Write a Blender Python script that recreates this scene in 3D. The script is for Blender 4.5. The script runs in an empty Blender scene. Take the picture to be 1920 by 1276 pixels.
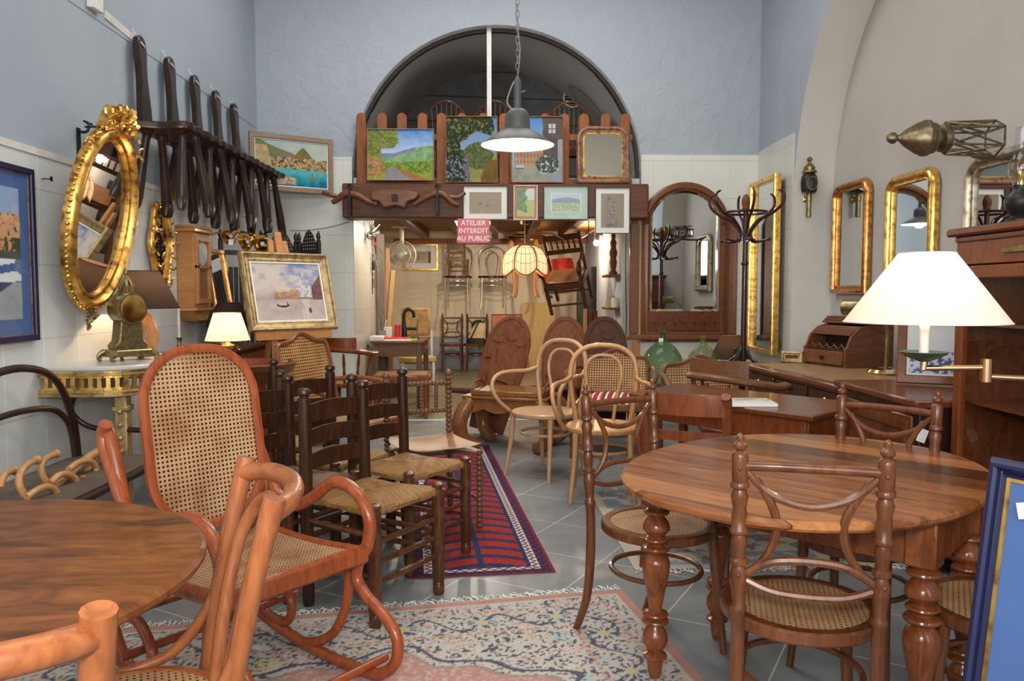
import bpy, bmesh, math, random
import numpy as np
from mathutils import Vector, Matrix
S = bpy.context.scene
COL = S.collection
PI = math.pi
R = math.radians
random.seed(7)
# ------------------------------------------------------------------ camera, light, exposure
CAM_H = 1.28
cd = bpy.data.cameras.new('camera'); cam = bpy.data.objects.new('camera', cd); COL.objects.link(cam)
cd.sensor_width = 36.0; cd.lens = 36.0 * 1464.0 / 1920.0; cd.clip_start = 0.05
cam.location = (0, 0, CAM_H)
cam.rotation_euler = (PI/2 - math.atan(89/1464), 0, -math.atan(25/1464))
S.camera = cam
S.view_settings.view_transform = 'Standard'; S.view_settings.look = 'None'
S.view_settings.exposure = 0.0; S.view_settings.gamma = 1.0; S.view_settings.use_curve_mapping = False
S.cycles.use_denoising = True
S.cycles.max_bounces = 7; S.cycles.transparent_max_bounces = 16
S.cycles.diffuse_bounces = 3; S.cycles.glossy_bounces = 4; S.cycles.transmission_bounces = 6
S.cycles.caustics_reflective = False; S.cycles.caustics_refractive = False
S.cycles.sample_clamp_indirect = 4.0
w = bpy.data.worlds.new('daylight'); S.world = w; w.use_nodes = True
w.node_tree.nodes['Background'].inputs[0].default_value = (0.75, 0.85, 1.0, 1)
w.node_tree.nodes['Background'].inputs[1].default_value = 0.9
def area(name, loc, rot, size, power, color=(1,1,1), shape='RECTANGLE'):
    l = bpy.data.lights.new(name, 'AREA'); l.shape = shape; l.size = size[0]; l.size_y = size[1]
    l.energy = power; l.color = color
    o = bpy.data.objects.new(name, l); COL.objects.link(o); o.location = loc; o.rotation_euler = rot
    return o
def lamp(name, loc, power, color, rad=0.04):
    l = bpy.data.lights.new(name, 'POINT'); l.energy = power; l.color = color; l.shadow_soft_size = rad
    o = bpy.data.objects.new(name, l); COL.objects.link(o); o.location = loc
    return o
area('shop_window_daylight', (0.2, -1.85, 2.3), (R(84), 0, 0), (4.2, 2.6), 175, (1.0, 0.97, 0.93))
area('ceiling_fill_front', (0.0, 2.0, 4.65), (0, 0, 0), (2.4, 2.2), 66, (1.0, 0.94, 0.85))  # unseen fill from above, added to even the brightness along the room
area('ceiling_fill_rear', (0.0, 5.9, 4.65), (0, 0, 0), (2.6, 1.6), 84, (1.0, 0.96, 0.90))  # second added overhead fill, no fixture in view
area('flash', (-0.05, -0.05, 1.55), (R(92), 0, 0), (0.3, 0.22), 34, (1.0, 0.96, 0.9))
# ------------------------------------------------------------------ mesh helpers
def V3(*a): return Vector(a)
def T(x=0, y=0, z=0, rx=0, ry=0, rz=0, s=1):
    return Matrix.Translation((x, y, z)) @ Matrix.Rotation(rz, 4, 'Z') @ Matrix.Rotation(ry, 4, 'Y') @ Matrix.Rotation(rx, 4, 'X') @ Matrix.Scale(s, 4)
def basis(o, x, y):
    "matrix with origin o and axes x, y (z = x cross y)"
    x = Vector(x).normalized(); y = Vector(y); y = (y - x*y.dot(x)).normalized(); z = x.cross(y)
    return Matrix(((x[0], y[0], z[0], o[0]), (x[1], y[1], z[1], o[1]), (x[2], y[2], z[2], o[2]), (0, 0, 0, 1)))
def spline(P, n=6, closed=False):
    P = [Vector(p) for p in P]; N = len(P); out = []
    for i in range(N if closed else N-1):
        if closed: a, b, c, d = P[i-1], P[i], P[(i+1) % N], P[(i+2) % N]
        else: a, b, c, d = P[max(i-1, 0)], P[i], P[i+1], P[min(i+2, N-1)]
        for k in range(n):
            t = k/n
            out.append(0.5*((2*b) + (c-a)*t + (2*a-5*b+4*c-d)*t*t + (3*b-3*c+d-a)*t**3))
    if not closed: out.append(P[-1])
    return out
def lerp_list(r, m):
    if not hasattr(r, '__len__'): return [r]*m
    n = len(r)
    return [r[min(int(i*(n-1)/(m-1)), n-2)]*(1-((i*(n-1)/(m-1))-min(int(i*(n-1)/(m-1)), n-2))) + r[min(int(i*(n-1)/(m-1)), n-2)+1]*((i*(n-1)/(m-1))-min(int(i*(n-1)/(m-1)), n-2)) for i in range(m)]
class MB:
    def __init__(s): s.v = []; s.f = []; s.uv = {}; s.col = {}
    def add(s, vs, fs, M=None, uvs=None, cols=None):
        b = len(s.v)
        for i, p in enumerate(vs):
            p = Vector(p); s.v.append(M @ p if M else p)
            if uvs: s.uv[b+i] = uvs[i]
            if cols is not None: s.col[b+i] = cols[i]
        s.f += [tuple(b+i for i in f) for f in fs]
        return s
    def box(s, x0, x1, y0, y1, z0, z1, bev=0.0, M=None):
        c = [(x0+x1)/2, (y0+y1)/2, (z0+z1)/2]; h = [abs(x1-x0)/2, abs(y1-y0)/2, abs(z1-z0)/2]
        b = min(bev, min(h)*0.9)
        if b <= 0:
            vs = [(c[0]+a*h[0], c[1]+e*h[1], c[2]+g*h[2]) for a in (-1, 1) for e in (-1, 1) for g in (-1, 1)]
            return s.add(vs, [(0,1,3,2), (4,6,7,5), (0,4,5,1), (2,3,7,6), (0,2,6,4), (1,5,7,3)], M)
        vs = []; ix = {}
        for a in (-1, 1):
            for e in (-1, 1):
                for g in (-1, 1):
                    sg = (a, e, g)
                    for ax in range(3):
                        ix[(a, e, g, ax)] = len(vs)
                        vs.append(tuple(c[k]+sg[k]*(h[k]-(0 if k == ax else b)) for k in range(3)))
        fs = []
        for ax in range(3):
            o = [k for k in range(3) if k != ax]
            for sgn in (-1, 1):
                q = []
                for p, r in ((-1,-1), (1,-1), (1,1), (-1,1)):
                    k = [0, 0, 0]; k[ax] = sgn; k[o[0]] = p; k[o[1]] = r; q.append(ix[(*k, ax)])
                fs.append(tuple(q))
            for p in (-1, 1):
                for r in (-1, 1):
                    k1 = [0, 0, 0]; k1[ax] = -1; k1[o[0]] = p; k1[o[1]] = r
                    k2 = list(k1); k2[ax] = 1
                    fs.append((ix[(*k1, o[0])], ix[(*k2, o[0])], ix[(*k2, o[1])], ix[(*k1, o[1])]))
        for a in (-1, 1):
            for e in (-1, 1):
                for g in (-1, 1): fs.append((ix[(a,e,g,0)], ix[(a,e,g,1)], ix[(a,e,g,2)]))
        return s.add(vs, fs, M)
    def tube(s, P, r, n=10, res=6, closed=False, M=None, flat=None, cap=True, up=None):
        P = spline(P, res, closed) if res > 1 else [Vector(p) for p in P]
        m = len(P); rr = lerp_list(r, m)
        tan = []
        for i in range(m):
            if closed: t = P[(i+1) % m]-P[i-1]
            else: t = P[min(i+1, m-1)]-P[max(i-1, 0)]
            tan.append(t.normalized() if t.length > 1e-9 else Vector((0, 0, 1)))
        u = Vector(up) if up else (Vector((0, 0, 1)) if abs(tan[0].z) < 0.9 else Vector((1, 0, 0)))
        vs = []; u = (u - tan[0]*u.dot(tan[0])).normalized()
        us = []
        for i in range(m):
            if up: u = Vector(up)
            u = (u - tan[i]*u.dot(tan[i]))
            u = u.normalized() if u.length > 1e-6 else us[-1]
            us.append(u.copy())
        if closed and not up:
            # spread the leftover twist
            b = us[-1]; t = tan[0]; b = (b - t*b.dot(t)).normalized()
            ang = math.atan2(b.cross(us[0]).dot(t), b.dot(us[0]))
            us = [Matrix.Rotation(ang*i/m, 3, tan[i]) @ us[i] for i in range(m)]
        for i in range(m):
            w_ = tan[i].cross(us[i])
            for k in range(n):
                a = 2*PI*k/n; ca, sa = math.cos(a), math.sin(a)
                if flat: vs.append(P[i] + us[i]*ca*rr[i]*flat + w_*sa*rr[i])
                else: vs.append(P[i] + us[i]*ca*rr[i] + w_*sa*rr[i])
        fs = []
        for i in range(m if closed else m-1):
            j = (i+1) % m
            for k in range(n): fs.append((i*n+k, i*n+(k+1) % n, j*n+(k+1) % n, j*n+k))
        if cap and not closed: fs += [tuple(range(n))[::-1], tuple((m-1)*n+k for k in range(n))]
        return s.add(vs, fs, M)
    def bar(s, p, q, w, t, up=(0, 0, 1), bev=0.003):
        "a straight rectangular bar from p to q, w wide (sideways) and t thick (along up)"
        p = Vector(p); q = Vector(q); d = q-p; x = d.normalized(); u = Vector(up); u = (u-x*u.dot(x)).normalized()
        M = basis(p, x, u)
        return s.box(0, d.length, -t/2, t/2, -w/2, w/2, bev, M)
    def lathe(s, prof, n=16, M=None, res=0, cap=True):
        prof = [(max(r, 0.0004), z) for r, z in prof]
        if res: prof = [(max(p[0], 0.0004), p[1]) for p in spline([(a, b, 0) for a, b in prof], res)]
        m = len(prof); vs = []
        for r, z in prof:
            for k in range(n): vs.append((r*math.cos(2*PI*k/n), r*math.sin(2*PI*k/n), z))
        fs = [(i*n+k, i*n+(k+1) % n, (i+1)*n+(k+1) % n, (i+1)*n+k) for i in range(m-1) for k in range(n)]
        if cap and prof[0][0] > 0.0005: fs.append(tuple(range(n))[::-1])
        if cap and prof[-1][0] > 0.0005: fs.append(tuple((m-1)*n+k for k in range(n)))
        return s.add(vs, fs, M)
    def turned(s, p, q, prof, n=12, res=0):
        "turned piece between two points; prof is (radius, fraction)"
        p = Vector(p); q = Vector(q); d = q-p; L = d.length; z = d/L
        x = Vector((1, 0, 0)) if abs(z.x) < 0.8 else Vector((0, 1, 0)); x = (x-z*x.dot(z)).normalized()
        return s.lathe([(r, f*L) for r, f in prof], n, basis(p, x, z.cross(x)), res)
    def prism(s, O, t, M=None, bev=0.0):
        "outline O in the local XY plane, from z = 0 to t"
        O = [(p[0], p[1]) for p in O]; n = len(O)
        if bev > 0:
            I = offset(O, bev)
            lv = [(I, 0), (O, bev), (O, t-bev), (I, t)]
        else: lv = [(O, 0), (O, t)]
        vs = [(p[0], p[1], z) for L_, z in lv for p in L_]; m = len(lv)
        fs = [(i*n+k, i*n+(k+1) % n, (i+1)*n+(k+1) % n, (i+1)*n+k) for i in range(m-1) for k in range(n)]
        fs += [tuple(range(n))[::-1], tuple((m-1)*n+k for k in range(n))]
        return s.add(vs, fs, M)
    def frame(s, O, prof, M=None):
        "moulding swept round outline O: prof is (inset from outline, height); closed ring"
        n = len(O); vs = []
        for d, h in prof:
            for p in offset(O, d): vs.append((p[0], p[1], h))
        m = len(prof)
        fs = [(i*n+k, i*n+(k+1) % n, ((i+1) % m)*n+(k+1) % n, ((i+1) % m)*n+k) for i in range(m) for k in range(n)]
        return s.add(vs, fs, M)
    def strip(s, A, B, M=None):
        n = len(A)
        return s.add(list(A)+list(B), [(i, i+1, n+i+1, n+i) for i in range(n-1)], M)
    def grid(s, fn, nu, nv, M=None, uvs=None, colfn=None):
        vs = [fn(i/nu, j/nv) for j in range(nv+1) for i in range(nu+1)]
        u = [uvs(i/nu, j/nv) for j in range(nv+1) for i in range(nu+1)] if uvs else None
        c = [colfn(i/nu, j/nv) for j in range(nv+1) for i in range(nu+1)] if colfn else None
        k = nu+1
        return s.add(vs, [(j*k+i, j*k+i+1, (j+1)*k+i+1, (j+1)*k+i) for j in range(nv) for i in range(nu)], M, u, c)
    def poly(s, O, z=0.0, M=None, uv=None):
        "flat face over an outline, with uv in metres for woven cane"
        return s.add([(p[0], p[1], z) for p in O], [tuple(range(len(O)))], M, [uv(p) if uv else (p[0], p[1]) for p in O])
    def ball(s, c, r, n=12, m=8, M=None, sc=(1, 1, 1)):
        prof = [(r*math.sin(PI*i/m), -r*math.cos(PI*i/m)) for i in range(m+1)]
        M2 = Matrix.Translation(c) @ Matrix.Diagonal((*sc, 1))
        return s.lathe(prof, n, (M @ M2) if M else M2)
    def build(s, name, mat, parent=None, smooth=True, angle=38):
        me = bpy.data.meshes.new(name); me.from_pydata([tuple(p) for p in s.v], [], s.f)
        bm = bmesh.new(); bm.from_mesh(me); bmesh.ops.recalc_face_normals(bm, faces=bm.faces); bm.to_mesh(me); bm.free()
        if s.uv:
            L = me.uv_layers.new(name='UVMap'); vi = np.empty(len(me.loops), dtype=np.int32); me.loops.foreach_get('vertex_index', vi)
            a = np.zeros((len(s.v), 2), dtype=np.float32)
            for k, q in s.uv.items(): a[k] = q
            L.data.foreach_set('uv', a[vi].ravel())
        if s.col:
            A = me.color_attributes.new('paint', 'FLOAT_COLOR', 'POINT')
            a = np.ones((len(s.v), 4), dtype=np.float32)
            for k, q in s.col.items(): a[k, :3] = q
            A.data.foreach_set('color', a.ravel())
        if smooth:
            me.polygons.foreach_set('use_smooth', [True]*len(me.polygons)); me.set_sharp_from_angle(angle=R(angle))
        me.materials.append(mat)
        o = bpy.data.objects.new(name, me); COL.objects.link(o)
        if parent: o.parent = parent
        return o
def offset(O, d):
    "outline moved inward by d (miter joints)"
    n = len(O); P = [Vector((p[0], p[1])) for p in O]
    A = sum(P[i].x*P[(i+1) % n].y-P[(i+1) % n].x*P[i].y for i in range(n))
    sg = 1 if A > 0 else -1; out = []
    for i in range(n):
        a = (P[i]-P[i-1]); b = (P[(i+1) % n]-P[i])
        if a.length < 1e-9: a = b
        if b.length < 1e-9: b = a
        a = a.normalized(); b = b.normalized()
        na = Vector((-a.y, a.x))*sg; nb = Vector((-b.y, b.x))*sg
        m = na+nb
        m = m.normalized() if m.length > 1e-6 else na
        c = max(m.dot(na), 0.4)
        q = P[i]+m*(d/c); out.append((q.x, q.y))
    return out
def rect(w_, h, x=0, y=0): return [(x-w_/2, y-h/2), (x+w_/2, y-h/2), (x+w_/2, y+h/2), (x-w_/2, y+h/2)]
def ellipse(a, b, n=48, x=0, y=0, p=2.0):
    out = []
    for i in range(n):
        t = 2*PI*i/n; c, s_ = math.cos(t), math.sin(t)
        out.append((x+a*math.copysign(abs(c)**(2/p), c), y+b*math.copysign(abs(s_)**(2/p), s_)))
    return out
def rrect(w_, h, r, top_only=False, n=8):
    "rectangle with rounded corners; with top_only the two lower corners stay square"
    P = []
    for cx, cy, a0 in ((w_/2-r, -h/2+r, -90), (w_/2-r, h/2-r, 0), (-w_/2+r, h/2-r, 90), (-w_/2+r, -h/2+r, 180)):
        if top_only and cy < 0: P.append((math.copysign(w_/2, cx), -h/2)); continue
        for k in range(n+1):
            a = R(a0+90*k/n); P.append((cx+r*math.cos(a), cy+r*math.sin(a)))
    return P
def arch(w_, h, rise, n=18):
    "rectangle whose top is an arc of the given rise, origin at the centre of the bottom edge"
    a = w_/2; rad = (a*a+rise*rise)/(2*rise); cy = h-rad; t0 = math.atan2(h-rise-cy, a)
    P = [(-a, 0), (a, 0)]
    for k in range(n+1):
        t = t0+(PI-2*t0)*k/n; P.append((rad*math.cos(t), cy+rad*math.sin(t)))
    return P
# ------------------------------------------------------------------ naming
def tag(o, label, cat, group=None):
    o['label'] = label; o['category'] = cat
    if group: o['group'] = group
    return o
def thing(name, label, cat, loc=(0, 0, 0), rz=0.0, group=None, M=None):
    o = bpy.data.objects.new(name, None); COL.objects.link(o); o.empty_display_size = 0.1
    if M is not None: o.matrix_world = M
    else: o.location = loc; o.rotation_euler = (0, 0, rz)
    return tag(o, label, cat, group)
def struct(o): o['kind'] = 'structure'; return o
def kids(o): return [c for c in COL.objects if c.parent == o]
CH = {}
def dup(root, loc=None, rz=None, label=None, M=None, scale=None, group=None):
    "copy of a thing with copies of its parts and sub-parts"
    r = root.copy(); COL.objects.link(r)
    if M is not None: r.matrix_world = M
    else: r.location = loc; r.rotation_euler = (0, 0, rz)
    if scale: r.scale = (scale,)*3
    if label: r['label'] = label
    if group: r['group'] = group
    for ch in root.children:
        c = ch.copy(); COL.objects.link(c); c.parent = r
        for g in ch.children:
            d = g.copy(); COL.objects.link(d); d.parent = c
    return r
def face(dx, dy): return math.atan2(-dx, dy)     # turn so that local +Y looks along (dx, dy)
# ------------------------------------------------------------------ materials
class NT:
    def __init__(s, name):
        s.m = bpy.data.materials.new(name); s.m.use_nodes = True; s.t = s.m.node_tree
        s.b = s.t.nodes['Principled BSDF']; s.out = s.t.nodes['Material Output']
    def n(s, typ, **kw):
        x = s.t.nodes.new(typ)
        for k, v in kw.items(): setattr(x, k, v)
        return x
    def l(s, a, b): s.t.links.new(a, b)
    def set(s, **kw):
        for k, v in kw.items():
            i = s.b.inputs[k.replace('_', ' ')]; i.default_value = (*v, 1) if hasattr(v, '__len__') and len(v) == 3 else v
        return s
    def coord(s, kind='Object', scale=(1, 1, 1), rot=(0, 0, 0), loc=(0, 0, 0)):
        tc = s.n('ShaderNodeTexCoord'); mp = s.n('ShaderNodeMapping')
        mp.inputs['Scale'].default_value = scale; mp.inputs['Rotation'].default_value = rot; mp.inputs['Location'].default_value = loc
        s.l(tc.outputs[kind], mp.inputs['Vector']); return mp.outputs[0]
    def noise(s, vec, scale=5, detail=4, rough=0.55, dist=0.0):
        x = s.n('ShaderNodeTexNoise'); x.inputs['Scale'].default_value = scale; x.inputs['Detail'].default_value = detail
        x.inputs['Roughness'].default_value = rough; x.inputs['Distortion'].default_value = dist
        s.l(vec, x.inputs['Vector']); return x.outputs['Fac']
    def ramp(s, fac, stops):
        x = s.n('ShaderNodeValToRGB'); e = x.color_ramp.elements
        while len(e) < len(stops): e.new(0.5)
        for i, (p, c) in enumerate(stops): e[i].position = p; e[i].color = (*c, 1)
        s.l(fac, x.inputs[0]); return x.outputs[0]
    def math(s, op, a, b=None):
        x = s.n('ShaderNodeMath', operation=op)
        for i, q in enumerate((a, b)):
            if q is None: continue
            if isinstance(q, (int, float)): x.inputs[i].default_value = q
            else: s.l(q, x.inputs[i])
        return x.outputs[0]
    def mix(s, fac, a, b):
        x = s.n('ShaderNodeMix', data_type='RGBA')
        for i, q in ((0, fac), (6, a), (7, b)):
            if isinstance(q, (int, float)): x.inputs[i].default_value = q
            elif isinstance(q, tuple): x.inputs[i].default_value = (*q, 1)
            else: s.l(q, x.inputs[i])
        return x.outputs[2]
    def bump(s, h, strength=0.3, dist=0.01):
        x = s.n('ShaderNodeBump'); x.inputs['Strength'].default_value = strength; x.inputs['Distance'].default_value = dist
        s.l(h, x.inputs['Height']); s.l(x.outputs[0], s.b.inputs['Normal'])
    def base(s, c): s.l(c, s.b.inputs['Base Color'])
def wood(name, c1, c2, rough=0.35, sc=(14, 14, 2.2), coat=0.0, dist=1.2, c3=None):
    k = (1, 1, 1) if c2[0] > .45 else (.80, .72, .66)
    c1, c2 = (tuple(a*b for a, b in zip(c, k)) for c in (c1, c2))
    t = NT(name); v = t.coord('Object', sc)
    f = t.noise(v, 2.2, 6, 0.62, dist)
    st = [(0.32, c1), (0.66, c2)] + ([(0.8, c3)] if c3 else [])
    t.base(t.ramp(f, st)); t.set(Roughness=rough+.04, Coat_Weight=coat*.4, Coat_Roughness=0.06, Specular_IOR_Level=0.34)
    t.bump(f, 0.08, 0.004)
    return t.m
def plain(name, c, rough=0.5, metal=0.0, var=0.12, nscale=9, **kw):
    t = NT(name); f = t.noise(t.coord('Object'), nscale, 3)
    a = tuple(x*(1-var) for x in c); b = tuple(min(1, x*(1+var)) for x in c)
    t.base(t.ramp(f, [(0.3, a), (0.7, b)])); t.set(Roughness=rough, Metallic=metal, **kw)
    return t.m
def gilt(name, c=(0.72, 0.42, 0.10), rough=0.32, dark=(0.22, 0.10, 0.03), sc=22):
    t = NT(name); f = t.noise(t.coord('Object'), sc, 5)
    t.base(t.ramp(f, [(0.33, dark), (0.52, c), (0.75, tuple(min(1, x*1.25) for x in c))]))
    t.set(Roughness=rough, Metallic=0.85); t.bump(f, 0.25, 0.006)
    return t.m
def painted(name, rough=0.55, coat=0.0, bump=0.0):
    t = NT(name); a = t.n('ShaderNodeAttribute', attribute_name='paint'); t.l(a.outputs['Color'], t.b.inputs['Base Color'])
    t.set(Roughness=rough, Coat_Weight=coat, Specular_IOR_Level=0.2)
    if bump: t.bump(t.noise(t.coord('Object'), 60, 4), bump, 0.004)
    return t.m
def cane_mat(name, c1, c2, pitch=0.021, hole=0.25):
    t = NT(name); v = t.coord('UV', (1/pitch, 1/pitch, 1))
    fr = t.n('ShaderNodeVectorMath', operation='FRACTION'); t.l(v, fr.inputs[0])
    su = t.n('ShaderNodeVectorMath', operation='SUBTRACT'); t.l(fr.outputs[0], su.inputs[0]); su.inputs[1].default_value = (0.5, 0.5, 0)
    ln = t.n('ShaderNodeVectorMath', operation='LENGTH'); t.l(su.outputs[0], ln.inputs[0])
    h = t.math('LESS_THAN', ln.outputs['Value'], hole)
    wv = t.n('ShaderNodeTexChecker'); wv.inputs['Scale'].default_value = 6.0; t.l(v, wv.inputs['Vector'])
    nz = t.noise(t.coord('Object'), 7, 3)
    col = t.mix(t.math('MULTIPLY', wv.outputs['Fac'], 0.25), t.ramp(nz, [(0.35, c1), (0.62, c2)]), tuple(x*0.55 for x in c1))
    t.base(col); t.set(Roughness=0.55)
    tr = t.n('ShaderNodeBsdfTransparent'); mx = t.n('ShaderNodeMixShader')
    dk = t.n('ShaderNodeBsdfDiffuse'); dk.inputs[0].default_value = (.03, .014, .007, 1); m2 = t.n('ShaderNodeMixShader'); m2.inputs[0].default_value = .3; t.l(dk.outputs[0], m2.inputs[1]); t.l(tr.outputs[0], m2.inputs[2])  # holes mostly filled with dark brown, standing in for shade behind the weave
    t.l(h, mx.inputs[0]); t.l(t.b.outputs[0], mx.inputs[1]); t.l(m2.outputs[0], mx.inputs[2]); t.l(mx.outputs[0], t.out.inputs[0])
    return t.m
def pane_mat(name, tint=(1, 1, 1), refl=0.10):
    t = NT(name); tr = t.n('ShaderNodeBsdfTransparent'); tr.inputs[0].default_value = (*tint, 1)
    g = t.n('ShaderNodeBsdfGlossy'); g.inputs['Roughness'].default_value = 0.02
    lw = t.n('ShaderNodeLayerWeight'); lw.inputs[0].default_value = 0.5
    f = t.math('ADD', t.math('MULTIPLY', t.math('POWER', lw.outputs['Facing'], 4.0), 0.6), refl*0.25)
    mx = t.n('ShaderNodeMixShader'); t.l(f, mx.inputs[0]); t.l(tr.outputs[0], mx.inputs[1]); t.l(g.outputs[0], mx.inputs[2]); t.l(mx.outputs[0], t.out.inputs[0])
    return t.m
def shade_mat(name, c, trans=0.5, emit=0.0, ecol=None):
    t = NT(name); d = t.n('ShaderNodeBsdfDiffuse'); d.inputs[0].default_value = (*c, 1)
    q = t.n('ShaderNodeBsdfTranslucent'); q.inputs[0].default_value = (*c, 1)
    mx = t.n('ShaderNodeMixShader'); mx.inputs[0].default_value = trans
    t.l(d.outputs[0], mx.inputs[1]); t.l(q.outputs[0], mx.inputs[2]); o = mx.outputs[0]
    if emit:
        e = t.n('ShaderNodeEmission'); e.inputs[0].default_value = (*(ecol or c), 1); e.inputs[1].default_value = emit
        ad = t.n('ShaderNodeAddShader'); t.l(o, ad.inputs[0]); t.l(e.outputs[0], ad.inputs[1]); o = ad.outputs[0]
    t.l(o, t.out.inputs[0]); return t.m
def emit_mat(name, c, s):
    t = NT(name); t.set(Base_Color=c, Emission_Color=c, Emission_Strength=s); return t.m
def tile_mat(name, base, vary, du, dv, horiz, grout=(0.78, 0.78, 0.74), line2=(0.42, 0.42, 0.40), wu=0.006, ou=0.0, ov=0.0):
    "large glazed wall tiles; horiz is the index (0 = x, 1 = y) of the horizontal axis"
    t = NT(name); v = t.coord('Object'); sx = t.n('ShaderNodeSeparateXYZ'); t.l(v, sx.inputs[0])
    u = t.math('FRACT', t.math('DIVIDE', t.math('ADD', sx.outputs[horiz], ou), du)); w_ = t.math('FRACT', t.math('DIVIDE', t.math('ADD', sx.outputs[2], ov), dv))
    gu = t.math('LESS_THAN', u, wu/du); gv = t.math('LESS_THAN', w_, 0.004/dv)
    c = t.ramp(t.noise(v, 1.6, 5), [(0.3, base), (0.7, vary)])
    t.base(t.mix(gu, t.mix(gv, c, line2), grout)); t.set(Roughness=0.28)
    t.bump(t.math('ADD', gu, gv), -0.2, 0.002)
    return t.m
def floor_mat():
    t = NT('grey floor tiles'); v = t.coord('Object', rot=(0, 0, R(-60)))
    sx = t.n('ShaderNodeSeparateXYZ'); t.l(v, sx.inputs[0]); P = 0.465
    a = t.math('FRACT', t.math('DIVIDE', t.math('ADD', sx.outputs[0], 50*P-4.334+0.003), P)); b = t.math('FRACT', t.math('DIVIDE', t.math('ADD', sx.outputs[1], 50*P-1.87+0.003), P))
    g = t.math('MAXIMUM', t.math('LESS_THAN', a, 0.011), t.math('LESS_THAN', b, 0.011))
    c = t.ramp(t.noise(t.coord('Object'), 3.2, 6, 0.6), [(0.3, (0.17, 0.185, 0.195)), (0.7, (0.26, 0.275, 0.28))])
    t.base(t.mix(g, c, (0.55, 0.55, 0.52))); t.set(Roughness=0.34)
    t.bump(g, -0.15, 0.002); return t.m
M = {}
M['plaster_blue'] = None
def plaster(name, c1, c2, bump=0.25, sc=16):
    t = NT(name); v = t.coord('Object'); t.base(t.ramp(t.noise(v, 0.9, 5), [(0.3, c1), (0.7, c2)])); t.set(Roughness=0.85)
    t.bump(t.noise(v, sc, 8, 0.62, 0.6), bump, 0.02); return t.m
M['plaster_blue'] = plaster('rough blue plaster', (0.375, 0.425, 0.485), (0.43, 0.48, 0.54), 1.0, 7)
M['plaster_side'] = plaster('smooth blue plaster', (0.33, 0.385, 0.445), (0.39, 0.44, 0.50), 0.10, 5)
M['plaster_taupe'] = plaster('taupe plaster', (0.46, 0.43, 0.40), (0.56, 0.54, 0.51), 0.10, 6)
M['plaster_white'] = plaster('white plaster', (0.66, 0.64, 0.59), (0.72, 0.70, 0.66), 0.05, 6)
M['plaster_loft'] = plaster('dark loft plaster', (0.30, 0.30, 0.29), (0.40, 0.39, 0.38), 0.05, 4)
M['plaster_cream'] = plaster('cream workshop plaster', (0.68, 0.585, 0.43), (0.76, 0.665, 0.51), 0.10, 6)
M['plaster_niche'] = plaster('blue-grey workshop plaster', (0.36, 0.41, 0.50), (0.42, 0.47, 0.55), 0.08, 6)
M['tile_left'] = tile_mat('cream tiles', (0.62, 0.65, 0.64), (0.70, 0.72, 0.70), 0.335, 0.385, 1, (0.86, 0.86, 0.84), ou=0.26, ov=0.115)
M['tile_back'] = tile_mat('cream tiles at the back', (0.70, 0.71, 0.65), (0.76, 0.77, 0.71), 0.385, 0.37, 0, (0.60, 0.60, 0.55), wu=0.004, ov=0.0)
M['tile_side'] = tile_mat('cream tiles on the pier', (0.60, 0.60, 0.55), (0.66, 0.66, 0.60), 0.335, 0.37, 1, (0.80, 0.80, 0.76))
M['floor'] = floor_mat()
M['concrete'] = plaster('green-grey concrete', (0.17, 0.15, 0.09), (0.26, 0.23, 0.15), 0.05, 3); M['concrete'].node_tree.nodes['Principled BSDF'].inputs['Roughness'].default_value = 0.4
M['white'] = plain('white paint', (0.75, 0.75, 0.72), 0.4)
M['black'] = plain('black paint', (0.012, 0.012, 0.013), 0.4)
M['cream'] = plain('cream trim', (0.66, 0.64, 0.60), 0.5)
M['rock'] = wood('orange bentwood', (0.27, 0.066, 0.021), (0.44, 0.122, 0.046), 0.22, coat=0.5)
M['fruit'] = wood('honey bentwood', (0.265, 0.086, 0.028), (0.445, 0.165, 0.060), 0.30, coat=0.3)
M['beech'] = wood('pale beech bentwood', (0.40, 0.23, 0.115), (0.52, 0.32, 0.17), 0.32, coat=0.25)
M['beech2'] = wood('golden beech bentwood', (0.40, 0.20, 0.075), (0.54, 0.29, 0.12), 0.30, coat=0.3)
M['turned'] = wood('brown turned walnut', (0.092, 0.031, 0.011), (0.195, 0.075, 0.029), 0.26, coat=0.45)
M['tleg'] = wood('reddish turned walnut', (0.14, 0.042, 0.013), (0.30, 0.100, 0.034), 0.20, (9, 9, 4), coat=0.6)
M['blackwood'] = wood('black-brown bentwood', (0.020, 0.010, 0.009), (0.045, 0.020, 0.017), 0.25, coat=0.5)
M['rushwood'] = wood('dark stained wood', (0.022, 0.010, 0.006), (0.075, 0.030, 0.013), 0.26, coat=0.4)
M['rushworn'] = wood('worn dark stained wood', (0.045, 0.017, 0.008), (0.16, 0.065, 0.025), 0.30, (20, 20, 4), coat=0.3)
M['stool'] = wood('near-black oak', (0.016, 0.011, 0.009), (0.050, 0.027, 0.019), 0.28, coat=0.35)
M['mahog'] = wood('dark mahogany', (0.115, 0.036, 0.014), (0.205, 0.070, 0.028), 0.24, (12, 12, 3), coat=0.4)
M['redwood'] = wood('red mahogany', (0.17, 0.045, 0.014), (0.28, 0.085, 0.027), 0.25, coat=0.4)
M['oak'] = wood('brown oak', (0.13, 0.055, 0.022), (0.23, 0.105, 0.045), 0.38, (4, 16, 16))
M['beam'] = wood('dark beam wood', (0.10, 0.037, 0.018), (0.18, 0.075, 0.036), 0.45, (1.6, 12, 12))
M['picket'] = wood('orange-brown fence wood', (0.26, 0.085, 0.026), (0.42, 0.16, 0.055), 0.5, (14, 14, 2))
M['pine'] = wood('yellow pine', (0.55, 0.35, 0.13), (0.68, 0.46, 0.20), 0.5, (14, 14, 1.5))
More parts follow.
